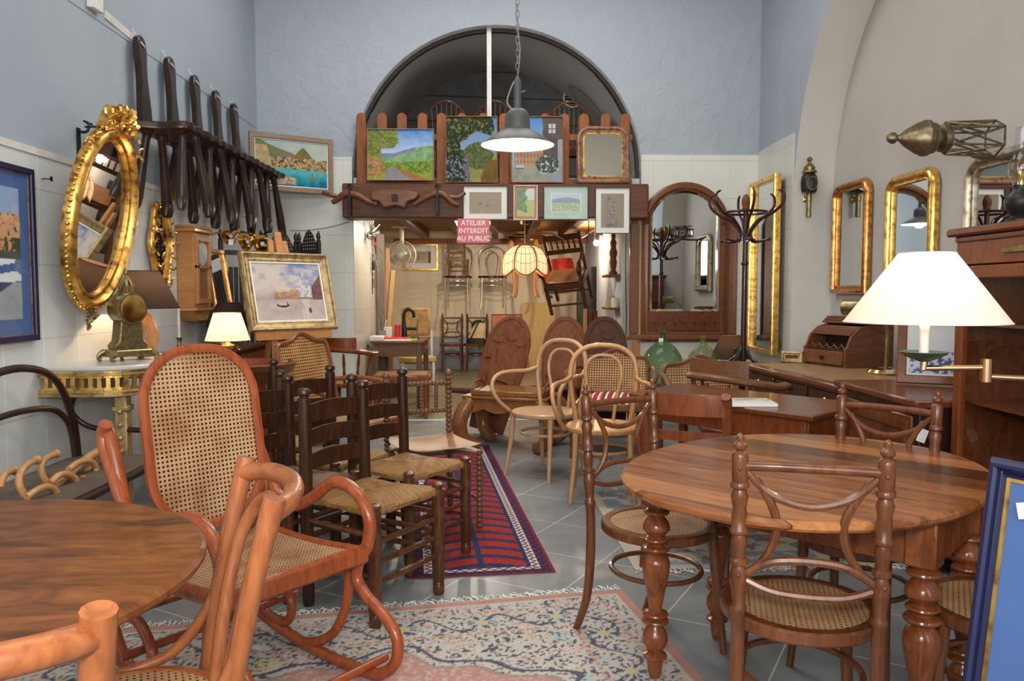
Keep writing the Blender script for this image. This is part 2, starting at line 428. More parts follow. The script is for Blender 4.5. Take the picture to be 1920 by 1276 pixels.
M['clockpine'] = wood('waxed pine', (0.42, 0.18, 0.060), (0.56, 0.27, 0.10), 0.35, (12, 12, 2), coat=0.2)
M['board'] = wood('ceiling boards', (0.26, 0.145, 0.055), (0.36, 0.21, 0.085), 0.6, (12, 2, 12))
M['deskwood'] = wood('grey-brown desk wood', (0.13, 0.075, 0.042), (0.22, 0.125, 0.068), 0.4, (3, 14, 14))
M['mirrorwood'] = wood('burr walnut', (0.15, 0.055, 0.022), (0.27, 0.115, 0.05), 0.28, (10, 10, 5), coat=0.3, dist=2.5)
M['carved'] = wood('carved red-brown wood', (0.15, 0.048, 0.016), (0.27, 0.098, 0.036), 0.62, (8, 8, 3))
M['burnt'] = wood('burnt carved wood', (0.045, 0.019, 0.010), (0.13, 0.050, 0.022), 0.60, (20, 20, 20))
M['opium'] = wood('golden brown hardwood', (0.20, 0.085, 0.028), (0.34, 0.155, 0.055), 0.25, (8, 8, 4), coat=0.4)
M['chairD'] = M['redwood']
M['silverwood'] = gilt('worn silver gilding', (0.50, 0.44, 0.34), 0.4, (0.25, 0.19, 0.12))
M['rosewood'] = gilt('worn pinkish gilding', (0.32, 0.17, 0.10), 0.5, (0.14, 0.06, 0.04))
M['rosewood'].node_tree.nodes['Principled BSDF'].inputs['Metallic'].default_value = 0.2
M['gold'] = gilt('gold leaf'); M['goldbright'] = gilt('bright gold leaf', (0.85, 0.52, 0.13), 0.26, (0.42, 0.20, 0.05))
M['goldold'] = gilt('old gold frame', (0.44, 0.31, 0.14), 0.42, (0.22, 0.14, 0.06)); M['goldold'].node_tree.nodes['Principled BSDF'].inputs['Metallic'].default_value = 0.45
M['goldred'] = gilt('reddish gilding', (0.62, 0.30, 0.085), 0.3, (0.30, 0.10, 0.03))
M['brass'] = plain('polished brass', (0.80, 0.52, 0.16), 0.16, 1.0); M['brassold'] = plain('tarnished brass', (0.28, 0.22, 0.10), 0.36, 0.9, 0.35, 40)
M['bronze'] = plain('dull bronze', (0.20, 0.155, 0.09), 0.4, 0.8, 0.35, 40)
M['copper'] = plain('coppery brass', (0.62, 0.36, 0.20), 0.24, 1.0)
M['chrome'] = plain('chrome', (0.80, 0.78, 0.75), 0.22, 1.0); M['iron'] = plain('black iron', (0.02, 0.02, 0.022), 0.45, 0.5)
M['steel'] = plain('steel tools', (0.32, 0.31, 0.30), 0.35, 0.8, 0.4, 30)
M['mirror'] = NT('mirror glass').set(Base_Color=(0.72, 0.74, 0.73), Metallic=1.0, Roughness=0.015).m
M['mirrorold'] = NT('old mirror glass').set(Base_Color=(0.60, 0.58, 0.50), Metallic=1.0, Roughness=0.06).m
M['pane'] = pane_mat('clear glass', (0.97, 0.98, 0.98), 0.02)
M['windowglass'] = pane_mat('dim window glass', (0.86, 0.87, 0.88), 0.0)
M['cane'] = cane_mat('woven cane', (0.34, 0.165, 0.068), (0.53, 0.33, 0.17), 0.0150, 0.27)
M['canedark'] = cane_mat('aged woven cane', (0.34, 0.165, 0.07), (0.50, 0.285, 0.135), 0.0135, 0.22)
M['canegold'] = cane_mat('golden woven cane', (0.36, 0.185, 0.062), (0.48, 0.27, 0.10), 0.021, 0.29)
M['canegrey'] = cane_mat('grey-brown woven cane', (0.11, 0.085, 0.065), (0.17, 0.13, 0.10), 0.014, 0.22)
def rush(name, c1, c2):
    t = NT(name); v = t.coord('UV', (150, 9, 1)); f = t.noise(v, 1.0, 4, 0.75, 1.2); f2 = t.noise(t.coord('Object'), 12, 3)
    t.base(t.mix(t.math('MULTIPLY', f2, 0.5), t.ramp(f, [(0.3, c1), (0.68, c2)]), c1)); t.set(Roughness=0.5); t.bump(f, 0.9, 0.012); return t.m
M['rush'] = rush('golden rush', (0.16, 0.060, 0.012), (0.66, 0.34, 0.095))
M['rushyellow'] = rush('yellow rush', (0.22, 0.105, 0.022), (0.62, 0.37, 0.11))
M['rushbrown'] = rush('brown rush', (0.08, 0.030, 0.012), (0.27, 0.12, 0.05))
M['marble'] = plaster('grey-white marble', (0.50, 0.48, 0.46), (0.66, 0.64, 0.61), 0.0, 3); M['marble'].node_tree.nodes['Principled BSDF'].inputs['Roughness'].default_value = 0.2
M['shade_dark'] = shade_mat('dark brown lampshade cloth', (0.045, 0.030, 0.024), 0.15)
M['shade_lit'] = shade_mat('lit cream lampshade', (0.86, 0.75, 0.60), 0.45, 0.22, (1.0, 0.70, 0.42))
M['shade_big'] = shade_mat('lit white lampshade', (0.90, 0.82, 0.70), 0.4, 0.03, (1.0, 0.80, 0.60))
M['candle'] = plain('white wax', (0.75, 0.72, 0.66), 0.5)
M['lampgrey'] = plain('grey enamel', (0.085, 0.088, 0.09), 0.5, 0.0)
M['lampglow'] = emit_mat('lit lamp inside', (1.0, 0.97, 0.92), 6.0)
M['bulb'] = emit_mat('lit bulb', (1.0, 0.78, 0.45), 14.0)
M['paint'] = painted('oil paint', 0.6, 0.0, 0.12); M['print'] = painted('printed paper', 0.6)
M['wool'] = painted('knotted wool', 0.95, 0, 0.5)
M['mat_blue'] = plain('blue mount card', (0.060, 0.125, 0.32), 0.7, var=0.03); M['mat_navy'] = plain('navy lacquer', (0.006, 0.008, 0.045), 0.45)
M['matcard'] = plain('pale mount card', (0.84, 0.83, 0.78), 0.8, var=0.02)
M['green_glass'] = NT('green bottle glass').set(Base_Color=(0.16, 0.42, 0.24), Roughness=0.03, Transmission_Weight=0.0).m
def bottle(name, tint, body):
    t = NT(name); tr = t.n('ShaderNodeBsdfTransparent'); tr.inputs[0].default_value = (*tint, 1)
    t.set(Base_Color=body, Roughness=0.08, Coat_Weight=0.6); lw = t.n('ShaderNodeLayerWeight'); lw.inputs[0].default_value = 0.45
    mx = t.n('ShaderNodeMixShader'); f = t.math('ADD', t.math('MULTIPLY', lw.outputs['Facing'], 0.60), 0.17)
    t.l(f, mx.inputs[0]); t.l(tr.outputs[0], mx.inputs[1]); t.l(t.b.outputs[0], mx.inputs[2]); t.l(mx.outputs[0], t.out.inputs[0]); return t.m
M['bot_green'] = bottle('green bottle glass', (0.66, 0.80, 0.62), (0.085, 0.145, 0.070)); M['bot_pale'] = bottle('pale olive bottle glass', (0.80, 0.85, 0.66), (0.22, 0.27, 0.12))
M['bot_yellow'] = bottle('yellow bottle glass', (0.95, 0.80, 0.30), (0.45, 0.30, 0.03)); M['bot_dark'] = bottle('dark green bottle glass', (0.25, 0.60, 0.40), (0.02, 0.12, 0.06))
M['lampglass'] = pane_mat('clear lamp glass', (0.92, 0.93, 0.95), 0.25)
M['leather'] = plain('brown leather', (0.26, 0.115, 0.045), 0.45, var=0.2); M['leathertop'] = plain('tan leather top', (0.30, 0.175, 0.085), 0.4, var=0.15)
M['velvet'] = plain('worn golden velvet', (0.46, 0.29, 0.11), 0.9, var=0.3, nscale=14); M['velvet2'] = plain('mustard upholstery', (0.50, 0.38, 0.13), 0.85, var=0.15)
M['redbag'] = plain('red cloth', (0.62, 0.035, 0.012), 0.7, var=0.4); M['blackcloth'] = plain('black cloth', (0.012, 0.012, 0.013), 0.6, var=0.5)
M['orange'] = plain('orange board', (0.72, 0.19, 0.07), 0.6); M['tanbag'] = plain('cream canvas', (0.62, 0.50, 0.28), 0.8, var=0.25)
M['red'] = plain('red plastic', (0.55, 0.03, 0.03), 0.4); M['signred'] = plain('sign pink-red', (0.70, 0.10, 0.13), 0.45, var=0.03)
M['lime'] = plain('lime paper', (0.42, 0.70, 0.05), 0.5); M['paper'] = plain('white paper', (0.80, 0.79, 0.76), 0.7, var=0.03)
M['plastic'] = plain('yellowed white plastic', (0.62, 0.57, 0.46), 0.4); M['greyplastic'] = plain('grey plastic', (0.30, 0.28, 0.25), 0.5)
M['darkhole'] = plain('dark cabinet interior', (0.030, 0.016, 0.010), 0.5); M['greenmetal'] = plain('dark green enamel', (0.015, 0.07, 0.045), 0.3)
def stripes(name, cols, n, axis=0):
    t = NT(name); v = t.coord('Object'); sx = t.n('ShaderNodeSeparateXYZ'); t.l(v, sx.inputs[0])
    f = t.math('FRACT', t.math('MULTIPLY', sx.outputs[axis], n)); x = t.ramp(f, [(i/len(cols), c) for i, c in enumerate(cols)])
    t.t.nodes[-1].color_ramp.interpolation = 'CONSTANT'; t.base(x); t.set(Roughness=0.9); return t.m
M['stripe'] = stripes('red striped cloth', [(0.32, 0.015, 0.02), (0.72, 0.62, 0.48), (0.05, 0.02, 0.04), (0.50, 0.04, 0.03), (0.70, 0.58, 0.40), (0.28, 0.02, 0.02)], 9.0)
M['fan'] = pane_mat('fan guard mesh', (0.80, 0.78, 0.74), 0.02)
# ------------------------------------------------------------------ the setting
XL, XR, XN, YB, ZC, YF = -2.38, 2.60, 2.95, 7.85, 4.8, -2.4
def slab(name, x0, x1, y0, y1, z0, z1, m): return struct(MB().box(x0, x1, y0, y1, z0, z1).build(name, M[m], smooth=False))
slab('floor', XL-0.1, 3.1, YF, YB, -0.12, 0.0, 'floor')
slab('floor_workshop', -2.4, 1.6, YB, 13.3, -0.12, 0.004, 'concrete')
slab('trim_1', -1.45, 1.42, 7.80, 7.85, 0.0, 0.008, 'white')
slab('ceiling', XL-0.2, 3.2, YF, YB+0.3, ZC, ZC+0.1, 'plaster_white')
slab('wall_left', XL-0.2, XL, YF, YB+0.2, 0, ZC, 'plaster_side')
slab('wall_left_lower', XL, XL+0.012, YF, YB-0.01, 0, 1.985, 'tile_left')
slab('trim_2', XL, XL+0.02, YF, YB-0.01, 1.985, 2.02, 'cream')
struct(MB().box(XL, XL+0.004, 3.2, 7.8, 2.895, 2.92).build('trim_3', M['plaster_side'], smooth=False))
# back wall with the arched opening
OX0, OX1, SPR = -1.45, 1.42, 2.50
ac, ar, ah = (OX0+OX1)/2, (OX1-OX0)/2, 1.41
arcp = [(ac+ar*math.cos(PI*k/40), SPR+ah*math.sin(PI*k/40)) for k in range(41)]
mb = MB()
mb.box(XL, OX0, YB, 9.1, 0, ZC); mb.box(OX1, XN+0.2, YB, 9.1, 0, ZC)
mb.strip([(x, YB, z) for x, z in arcp], [(x, YB, ZC) for x, z in arcp])
struct(MB().strip([(x, YB, z) for x, z in arcp], [(x, YB+0.22, z) for x, z in arcp]).build('arch_reveal_lit', M['white']))  # arch reveal coloured white to stand in for flash light falling on it
struct(mb.build('wall_back', M['plaster_blue'], smooth=False))
slab('wall_back_lower', XL, OX0, YB-0.014, YB, 0, 2.62, 'tile_back'); slab('wall_back_lower', OX1, XR, YB-0.014, YB, 0, 2.65, 'tile_back')
struct(MB().box(OX0, OX0+0.012, YB-0.014, 9.1, 0, 2.0).build('wall_back_reveal', M['tile_side'], smooth=False))
struct(MB().box(OX1-0.03, OX1, YB-0.05, 8.1, 0, 2.0).build('trim_4', M['beech2'], smooth=False))
# right wall: tiled pier, then a deep arched recess
AY0, AZ0, AR = 5.0, 2.1, 1.9
arr = [(AY0+AR*math.cos(PI*k/40), AZ0+AR*math.sin(PI*k/40)) for k in range(41)]
mb = MB()
mb.add([(XR, AY0+AR, 0), (XR, YB, 0), (XR, YB, ZC), (XR, AY0+AR, ZC)], [(0, 1, 2, 3)])
mb.add([(XR, YF, 0), (XR, AY0-AR, 0), (XR, AY0-AR, ZC), (XR, YF, ZC)], [(0, 1, 2, 3)])
mb.strip([(XR, y, z) for y, z in arr], [(XR, y, ZC) for y, z in arr])
struct(mb.build('wall_right', M['plaster_side'], smooth=False))
mb = MB(); mb.strip([(XR, AY0+AR, 0)]+[(XR, y, z) for y, z in arr]+[(XR, AY0-AR, 0)], [(XN, AY0+AR, 0)]+[(XN, y, z) for y, z in arr]+[(XN, AY0-AR, 0)])
struct(mb.build('wall_right_arch', M['plaster_white']))
slab('wall_right_recess', XN, XN+0.1, AY0-AR-0.2, AY0+AR+0.2, 0, ZC, 'plaster_taupe')
slab('wall_right_lower', XR-0.012, XR, AY0+AR, YB-0.01, 0, 2.68, 'tile_side')
# front wall with the shop window the daylight comes through
mb = MB(); mb.box(XL, XN, YF-0.1, YF, 3.7, ZC); mb.box(XL, -2.1, YF-0.1, YF, 0, 3.7); mb.box(2.5, XN+0.1, YF-0.1, YF, 0, 3.7); mb.box(-2.1, 2.5, YF-0.1, YF, 0, 0.5)
struct(mb.build('wall_front', M['plaster_white'], smooth=False))
# arched glazing above the beam, the loft behind it
wf = bpy.data.objects.new('window_1', None); COL.objects.link(wf); struct(wf)
IY = YB+0.10
mb = MB(); mb.frame([(ac+ar*math.cos(PI*k/40), SPR+ah*math.sin(PI*k/40)) for k in range(41)]+[(OX0, 2.36), (OX1, 2.36)], [(0, 0), (0, 0.05), (0.035, 0.05), (0.035, 0)], Matrix(((1,0,0,0), (0,0,1,IY), (0,1,0,0), (0,0,0,1))))
mb.build('window_frame', M['black'], wf)
MB().box(-0.115, -0.07, IY-0.02, IY+0.04, 2.36, SPR+ah).box(OX0, OX1, IY-0.02, IY+0.04, 2.36, 2.43).build('glazing_bar', M['white'], wf)
MB().add([(x, IY+0.02, z) for x, z in arcp]+[(OX0, IY+0.02, 2.36), (OX1, IY+0.02, 2.36)], [tuple(range(43))]).build('pane', M['windowglass'], wf)
slab('floor_loft', -2.2, 2.2, YB+0.02, 12.0, 2.22, 2.28, 'board')
A2 = [(ac+(ar+0.02)*math.cos(PI*k/30), SPR-0.2+(ah+0.22)*math.sin(PI*k/30)) for k in range(31)]
mb = MB(); A2 = [(A2[0][0], 2.2)]+A2+[(A2[-1][0], 2.2)]
mb.strip([(x, YB+0.22, z) for x, z in A2], [(x, 9.5, z) for x, z in A2])
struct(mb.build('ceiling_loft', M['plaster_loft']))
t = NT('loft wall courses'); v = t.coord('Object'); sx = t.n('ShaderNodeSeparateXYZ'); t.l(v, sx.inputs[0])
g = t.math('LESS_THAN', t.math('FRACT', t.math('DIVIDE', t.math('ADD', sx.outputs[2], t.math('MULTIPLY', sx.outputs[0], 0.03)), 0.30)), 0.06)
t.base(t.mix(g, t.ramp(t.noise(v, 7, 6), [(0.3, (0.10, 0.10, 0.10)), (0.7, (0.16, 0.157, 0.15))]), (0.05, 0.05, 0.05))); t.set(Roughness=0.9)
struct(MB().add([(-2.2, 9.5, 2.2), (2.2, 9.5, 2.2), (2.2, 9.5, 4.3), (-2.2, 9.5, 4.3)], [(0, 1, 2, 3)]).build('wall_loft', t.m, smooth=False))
# workshop under the loft
slab('wall_workshop_left', -2.3, -2.2, 9.1, 13.2, 0, 2.9, 'plaster_cream')
slab('wall_workshop_right', 1.45, 1.55, 9.1, 13.2, 0, 2.9, 'plaster_niche')
slab('wall_workshop_back', -2.3, 1.55, 13.12, 13.25, 0.55, 2.9, 'plaster_cream'); slab('wall_workshop_back_lower', -2.3, 1.55, 13.10, 13.25, 0, 0.55, 'plaster_niche')
slab('ceiling_workshop', -2.3, 1.55, 9.5, 13.25, 2.9, 2.95, 'plaster_cream')
for x in (-1.1, -0.55, -0.05, 0.45, 0.95): slab('beam_joist', x-0.045, x+0.045, YB+0.03, 12.0, 2.10, 2.22, 'beam')
slab('beam_crossrail', -1.7, 1.44, 12.75, 12.85, 2.09, 2.16, 'picket')
b_ = struct(MB().box(-1.50, 1.45, 7.58, YB+0.02, 2.0, 2.33, 0.012).build('beam_lintel', M['beam']))
# ------------------------------------------------------------------ placing helpers
CW = cam.rotation_euler.to_matrix()
def ray(px, py): return CW @ Vector((px-960, 638-py, -1464.0))
def onX(px, py, X): d = ray(px, py); return Vector((0, 0, CAM_H)) + d*(X/d.x)
def onY(px, py, Y): d = ray(px, py); return Vector((0, 0, CAM_H)) + d*(Y/d.y)
def onZ(px, py, Z): d = ray(px, py); return Vector((0, 0, CAM_H)) + d*((Z-CAM_H)/d.z)
def left_wall(y, z, x=XL+0.013): return basis((x, y, z), (0, 1, 0), (0, 0, 1))
def back_wall(x, z, y=YB): return basis((x, y, z), (1, 0, 0), (0, 0, 1))
def right_wall(y, z, x=XN): return basis((x, y, z), (0, -1, 0), (0, 0, 1))
def lean(Mx, a): return Mx @ Matrix.Rotation(a, 4, 'X')
# ------------------------------------------------------------------ painting helpers
def h2(i, j, s): 
    n = (i*374761393+j*668265263+s*2147483647) & 0xffffffff; n = ((n ^ (n >> 13))*1274126177) & 0xffffffff
    return ((n ^ (n >> 16)) & 0xffff)/65535.0
def vn(x, y, s=0):
    i, j = math.floor(x), math.floor(y); a, b = x-i, y-j; a = a*a*(3-2*a); b = b*b*(3-2*b)
    return (h2(i, j, s)*(1-a)+h2(i+1, j, s)*a)*(1-b)+(h2(i, j+1, s)*(1-a)+h2(i+1, j+1, s)*a)*b
def fbm(x, y, s=0, o=3): return sum(vn(x*2**k, y*2**k, s+k)/2**(k+1) for k in range(o))/(1-0.5**o)
def mx(a, b, t): t = max(0, min(1, t)); return tuple(p*(1-t)+q*t for p, q in zip(a, b))
def pick(L, t): t = max(0, min(.999, t))*(len(L)-1); i = int(t); return mx(L[i], L[i+1], t-i)
def canvas(name, w_, h, fn, n=80, mat='paint', z=0.0, parent=None, ox=0, oy=0):
    mb = MB(); m = max(8, int(n*h/w_))
    mb.grid(lambda u, v: ((u-.5)*w_+ox, (v-.5)*h+oy, z), n, m, None, None, fn)
    return mb.build(name, M[mat], parent, smooth=False)
FLAT = lambda wd, d: [(0, 0), (0, d*.8), (wd*.1, d), (wd*.9, d), (wd, d*.8), (wd, 0)]
SCOOP = lambda wd, d: [(0, 0), (0, d*.75), (wd*.12, d), (wd*.25, d*.98), (wd*.35, d*.72), (wd*.6, d*.52), (wd*.8, d*.50), (wd*.84, d*.62), (wd*.95, d*.55), (wd, d*.38), (wd, 0)]
ROUND = lambda wd, d: [(0, 0), (0, d*.45), (wd*.10, d*.75), (wd*.28, d*.98), (wd*.45, d), (wd*.58, d*.8), (wd*.64, d*.5), (wd*.74, d*.45), (wd*.80, d*.62), (wd*.92, d*.58), (wd, d*.3), (wd, 0)]
def picture(name, label, cat, Mx, w_, h, fm, fw, prof, fn, mount=0, mountmat='matcard', n=80, mat='paint', depth=.03, pane=False, liner=None, group=None, cname='painting'):
    t = thing(name, label, cat, M=Mx, group=group)
    MB().frame(rect(w_, h), prof(fw, depth)).build('frame', M[fm], t, smooth=False)
    iw, ih = w_-2*fw, h-2*fw; z = depth*.3
    if liner:
        MB().frame(rect(iw+.004, ih+.004), FLAT(liner[0], depth*.45)).build('liner', M[liner[1]], t, smooth=False); iw -= 2*liner[0]; ih -= 2*liner[0]
    if mount:
        MB().box(-iw/2-.002, iw/2+.002, -ih/2-.002, ih/2+.002, .001, z).build('mount', M[mountmat], t, smooth=False); iw -= 2*mount; ih -= 2*mount; z += .0015
    canvas(cname, iw, ih, fn, n, mat, z, t)
    MB().box(-w_/2+.004, w_/2-.004, -h/2+.004, h/2-.004, -.002, .0015).build('backing', M['oak'], t, smooth=False)
    if pane: MB().add([(-w_/2+fw*.8, -h/2+fw*.8, depth*.6), (w_/2-fw*.8, -h/2+fw*.8, depth*.6), (w_/2-fw*.8, h/2-fw*.8, depth*.6), (-w_/2+fw*.8, h/2-fw*.8, depth*.6)], [(0, 1, 2, 3)]).build('glass', M['pane'], t)
    return t
def mirror(name, label, Mx, O, fm, fw, prof, depth=.035, glass='mirror', liner=None):
    t = thing(name, label, 'mirror', M=Mx)
    MB().frame(O, prof(fw, depth)).build('frame', M[fm], t, angle=50)
    I = offset(O, fw*.97)
    if liner: MB().frame(offset(O, fw*.99), FLAT(liner[0], depth*.5)).build('inner_moulding', M[liner[1]], t); I = offset(O, fw+liner[0]*.95)
    MB().poly(I, depth*.28).build('mirror_glass', M[glass], t, smooth=False)
    MB().prism(offset(O, .006), .004, T(z=-.001)).build('backing', M['oak'], t)
    return t
# ------------------------------------------------------------------ chairs
def round_seat(root, z, r, rim, rimmat, canemat, name='seat', h=0.035, ry=None):
    ry = ry or r
    O = ellipse(r, ry, 36)
    MB().frame(O, [(0.0, 0.006), (0.0, h-0.006), (0.006, h), (rim, h), (rim, 0.0), (0.006, 0.0)], T(z=z-h)).build('seat_rim', rimmat, root)
    MB().poly(offset(O, rim-0.004), z-0.004).build(name, canemat, root)
POST = [(0.0145, 0), (0.0165, 0.02), (0.0165, 0.10), (0.020, 0.115), (0.020, 0.135), (0.015, 0.15), (0.0165, 0.2), (0.0205, 0.265), (0.022, 0.30), (0.0145, 0.345), (0.0225, 0.355), (0.0225, 0.375), (0.0150, 0.385),
        (0.0165, 0.42), (0.019, 0.47), (0.0145, 0.50), (0.0225, 0.51), (0.0225, 0.53), (0.0185, 0.54), (0.0185, 0.60), (0.0165, 0.64), (0.0215, 0.69), (0.0145, 0.725), (0.0225, 0.735), (0.0225, 0.755), (0.0185, 0.765), (0.0195, 0.78),
        (0.0195, 0.89), (0.0165, 0.905), (0.010, 0.915), (0.0165, 0.93), (0.0165, 0.945), (0.008, 0.96), (0.010, 0.975), (0.008, 0.99), (0.001, 1.0)]
def turned_chair():
    t = thing('dining_chair', 'x', 'chair'); W = M['turned']
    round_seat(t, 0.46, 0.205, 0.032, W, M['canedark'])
    for sx in (-1, 1):
        mb = MB(); mb.turned((sx*0.160, -0.19, 0.44), (sx*0.163, -0.225, 0.945), POST, 14)
        mb.tube([(sx*0.160, -0.19, 0.455), (sx*0.162, -0.188, 0.30), (sx*0.166, -0.205, 0.14), (sx*0.172, -0.262, 0.0)], [0.0165, 0.0175, 0.016, 0.0135], 10)
        for z in (0.60, 0.86): mb.ball((sx*0.162, -0.225-0.012, z), 0.006, 8, 6)
        mb.build('post', W, t)
        MB().tube([(sx*0.135, 0.135, 0.44), (sx*0.142, 0.150, 0.25), (sx*0.158, 0.175, 0.0)], [0.0185, 0.0165, 0.0125], 10).build('leg', W, t)
    y0, y1 = -0.197, -0.220
    yy = lambda z: -0.19-0.035*(z-0.44)/0.5
    MB().tube([(-0.15, yy(.865), .865), (-0.07, yy(.865)-.008, .868), (0.07, yy(.865)-.008, .868), (0.15, yy(.865), .865)], 0.0125, 10).build('top_rail', W, t)
    mb = MB()
    mb.tube([(-.148, yy(.85), .852), (-.09, yy(.80), .797), (0, yy(.78), .772), (.09, yy(.80), .797), (.148, yy(.85), .852)], [.008, .010, .010, .010, .008], 8)
    for sx in (-1, 1): mb.tube([(sx*.125, yy(.82), .835), (sx*.085, yy(.76), .765), (sx*.075, yy(.71), .71), (sx*.095, yy(.65), .648), (sx*.148, yy(.60), .588)], [.008, .0105, .0105, .010, .007], 8)
    mb.build('back_curve', W, t)
    mb = MB(); mb.tube([(-.15, yy(.59), .592), (-.07, yy(.63)-.006, .634), (.07, yy(.63)-.006, .634), (.15, yy(.59), .592)], .0105, 8)
    mb.tube([(-.15, yy(.57), .580), (-.07, yy(.56)-.012, .556), (.07, yy(.56)-.012, .556), (.15, yy(.57), .580)], .0105, 8); mb.build('lower_rail', W, t)
    MB().tube([(p[0], p[1]-0.01, 0.285) for p in ellipse(0.158, 0.165, 20)], 0.0095, 8, 2, True).build('hoop_stretcher', W, t)
    return t
dc = turned_chair(); dc.location = (0.575, 2.765, 0); dc.rotation_euler.z = face(0.50, -0.86); dc['label'] = 'turned-post cane dining chair at the table end nearest the pale armchairs'
dup(dc, (0.80, 2.02, 0), face(0.28, 0.96), 'turned-post cane dining chair with its back to the viewer, before the oval table')
dup(dc, (1.235, 2.605, 0), face(-0.72, -0.69), 'turned-post cane dining chair on the far side of the oval table, by the dark cabinet')
dup(dc, (1.335, 2.0, 0), face(-0.86, 0.50), 'turned-post cane dining chair half hidden by the blue framed picture')
# pale bentwood armchairs
def thonet(wm, name='bentwood_armchair', seat=0.235):
    t = thing(name, 'x', 'chair')
    O = ellipse(seat, seat, 36)
    MB().prism(O, 0.034, T(z=0.422), 0.008).build('seat', wm, t)
    for sx in (-1, 1):
        MB().tube([(sx*0.165, 0.150, 0.425), (sx*0.172, 0.165, 0.25), (sx*0.195, 0.205, 0.0)], [0.019, 0.017, 0.0125], 10).build('leg', wm, t)
        mb = MB(); z = 0.445
        mb.tube([(sx*.212, -.178, .735), (sx*.25, -.10, .715), (sx*.285, .02, .715), (sx*.305, .13, .705), (sx*.305, .205, .665), (sx*.293, .225, .60), (sx*.268, .185, .515), (sx*.238, .10, .44)], [.0135, .0145, .0145, .0145, .0145, .0145, .014, .012], 10)
        mb.build('arm', wm, t)
    H = [(-.19, -.215, 0.0), (-.178, -.19, .24), (-.178, -.178, .45), (-.205, -.182, .62), (-.215, -.19, .75), (-.19, -.205, .86), (-.11, -.215, .925), (0, -.218, .94)]
    H = H + [(-x, y, z) for x, y, z in H[-2::-1]]
    MB().tube(H, [.014, .018, .0175, .017, .0165, .0165, .0165, .0165, .0165, .0165, .0165, .017, .0175, .018, .014], 10).build('back_hoop', wm, t)
    I = [(-.065, -.185, .45), (-.085, -.185, .60), (-.115, -.192, .73), (-.105, -.205, .82), (-.06, -.212, .865), (0, -.214, .875)]
    I = I + [(-x, y, z) for x, y, z in I[-2::-1]]
    MB().tube(I, .0115, 10).build('inner_hoop', wm, t)
    MB().tube([(p[0], p[1]-0.01, 0.30) for p in ellipse(0.172, 0.178, 20)], 0.0105, 8, 2, True).build('hoop_stretcher', wm, t)
    return t
ta = thonet(M['beech']); ta.location = (0.325, 5.46, 0); ta.rotation_euler.z = face(-0.66, -0.75); ta['label'] = 'pale bentwood armchair with solid round seat, beside the red runner'
tb = thonet(M['beech2']); tb.location = (0.655, 4.86, 0); tb.rotation_euler.z = face(-0.14, -0.99); tb['label'] = 'golden bentwood armchair in front of the dark writing table'
# dark ladder-back chairs with rush seats
def puff(t, w0, w1, d, z, mat, hgt=0.02, seed=1):
    "four-way woven rush seat, front w0, back w1, depth d"
    rnd = random.Random(seed); mb = MB()
    P = [(-w1/2, -d/2), (w1/2, -d/2), (w0/2, d/2), (-w0/2, d/2)]; C0 = (-w0*0.08, 0); C1_ = (w0*0.08, 0)
    for k in range(4):
        a, b = P[k], P[(k+1) % 4]
        ca, cb = ((C0, C1_), (C1_, C1_), (C1_, C0), (C0, C0))[k]
        def fn(u, v, a=a, b=b, ca=ca, cb=cb):
            x = (a[0]*(1-u)+b[0]*u)*(1-v)+(ca[0]*(1-u)+cb[0]*u)*v; y = (a[1]*(1-u)+b[1]*u)*(1-v)+(ca[1]*(1-u)+cb[1]*u)*v
            return (x, y, z+hgt*math.sin(min(1, v*1.5)*PI/2)*(1-0.45*v)-0.008*math.sin(u*PI)*(1-v)+rnd.uniform(-.0012, .0012))
        L = math.dist(a, b)
        mb.grid(fn, 14, 7, uvs=lambda u, v, L=L, k=k: (u*L*(1-0.5*v)+k, v*d/2))
        n = 22
        ed = [Vector((a[0]*(1-i/n)+b[0]*i/n, a[1]*(1-i/n)+b[1]*i/n, 0)) for i in range(n+1)]
        dn = [(p.x*1.0, p.y*1.0, z-0.034+rnd.uniform(-.003, .003)) for p in ed]
        ou = [(p.x*1.035, p.y*1.035, z-0.014) for p in ed]; tp = [(p.x, p.y, z-0.008*math.sin(i/n*PI)) for i, p in enumerate(ed)]
        b0 = len(mb.v)
        mb.add(tp+ou+dn, [(i, i+1, n+2+i, n+1+i) for i in range(n)]+[(n+1+i, n+2+i, 2*n+3+i, 2*n+2+i) for i in range(n)], None, [(i/n*L+k, 0.0) for i in range(n+1)]*1+[(i/n*L+k, 0.03) for i in range(n+1)]+[(i/n*L+k, 0.05) for i in range(n+1)])
    return mb.build('rush_seat', mat, t, angle=60)
LEG = [(0.0215, 0), (0.0245, 0.02), (0.0245, 0.09), (0.0225, 0.10), (0.0245, 0.11), (0.0225, 0.12), (0.0265, 0.14), (0.0265, 0.90), (0.0265, 1.0)]
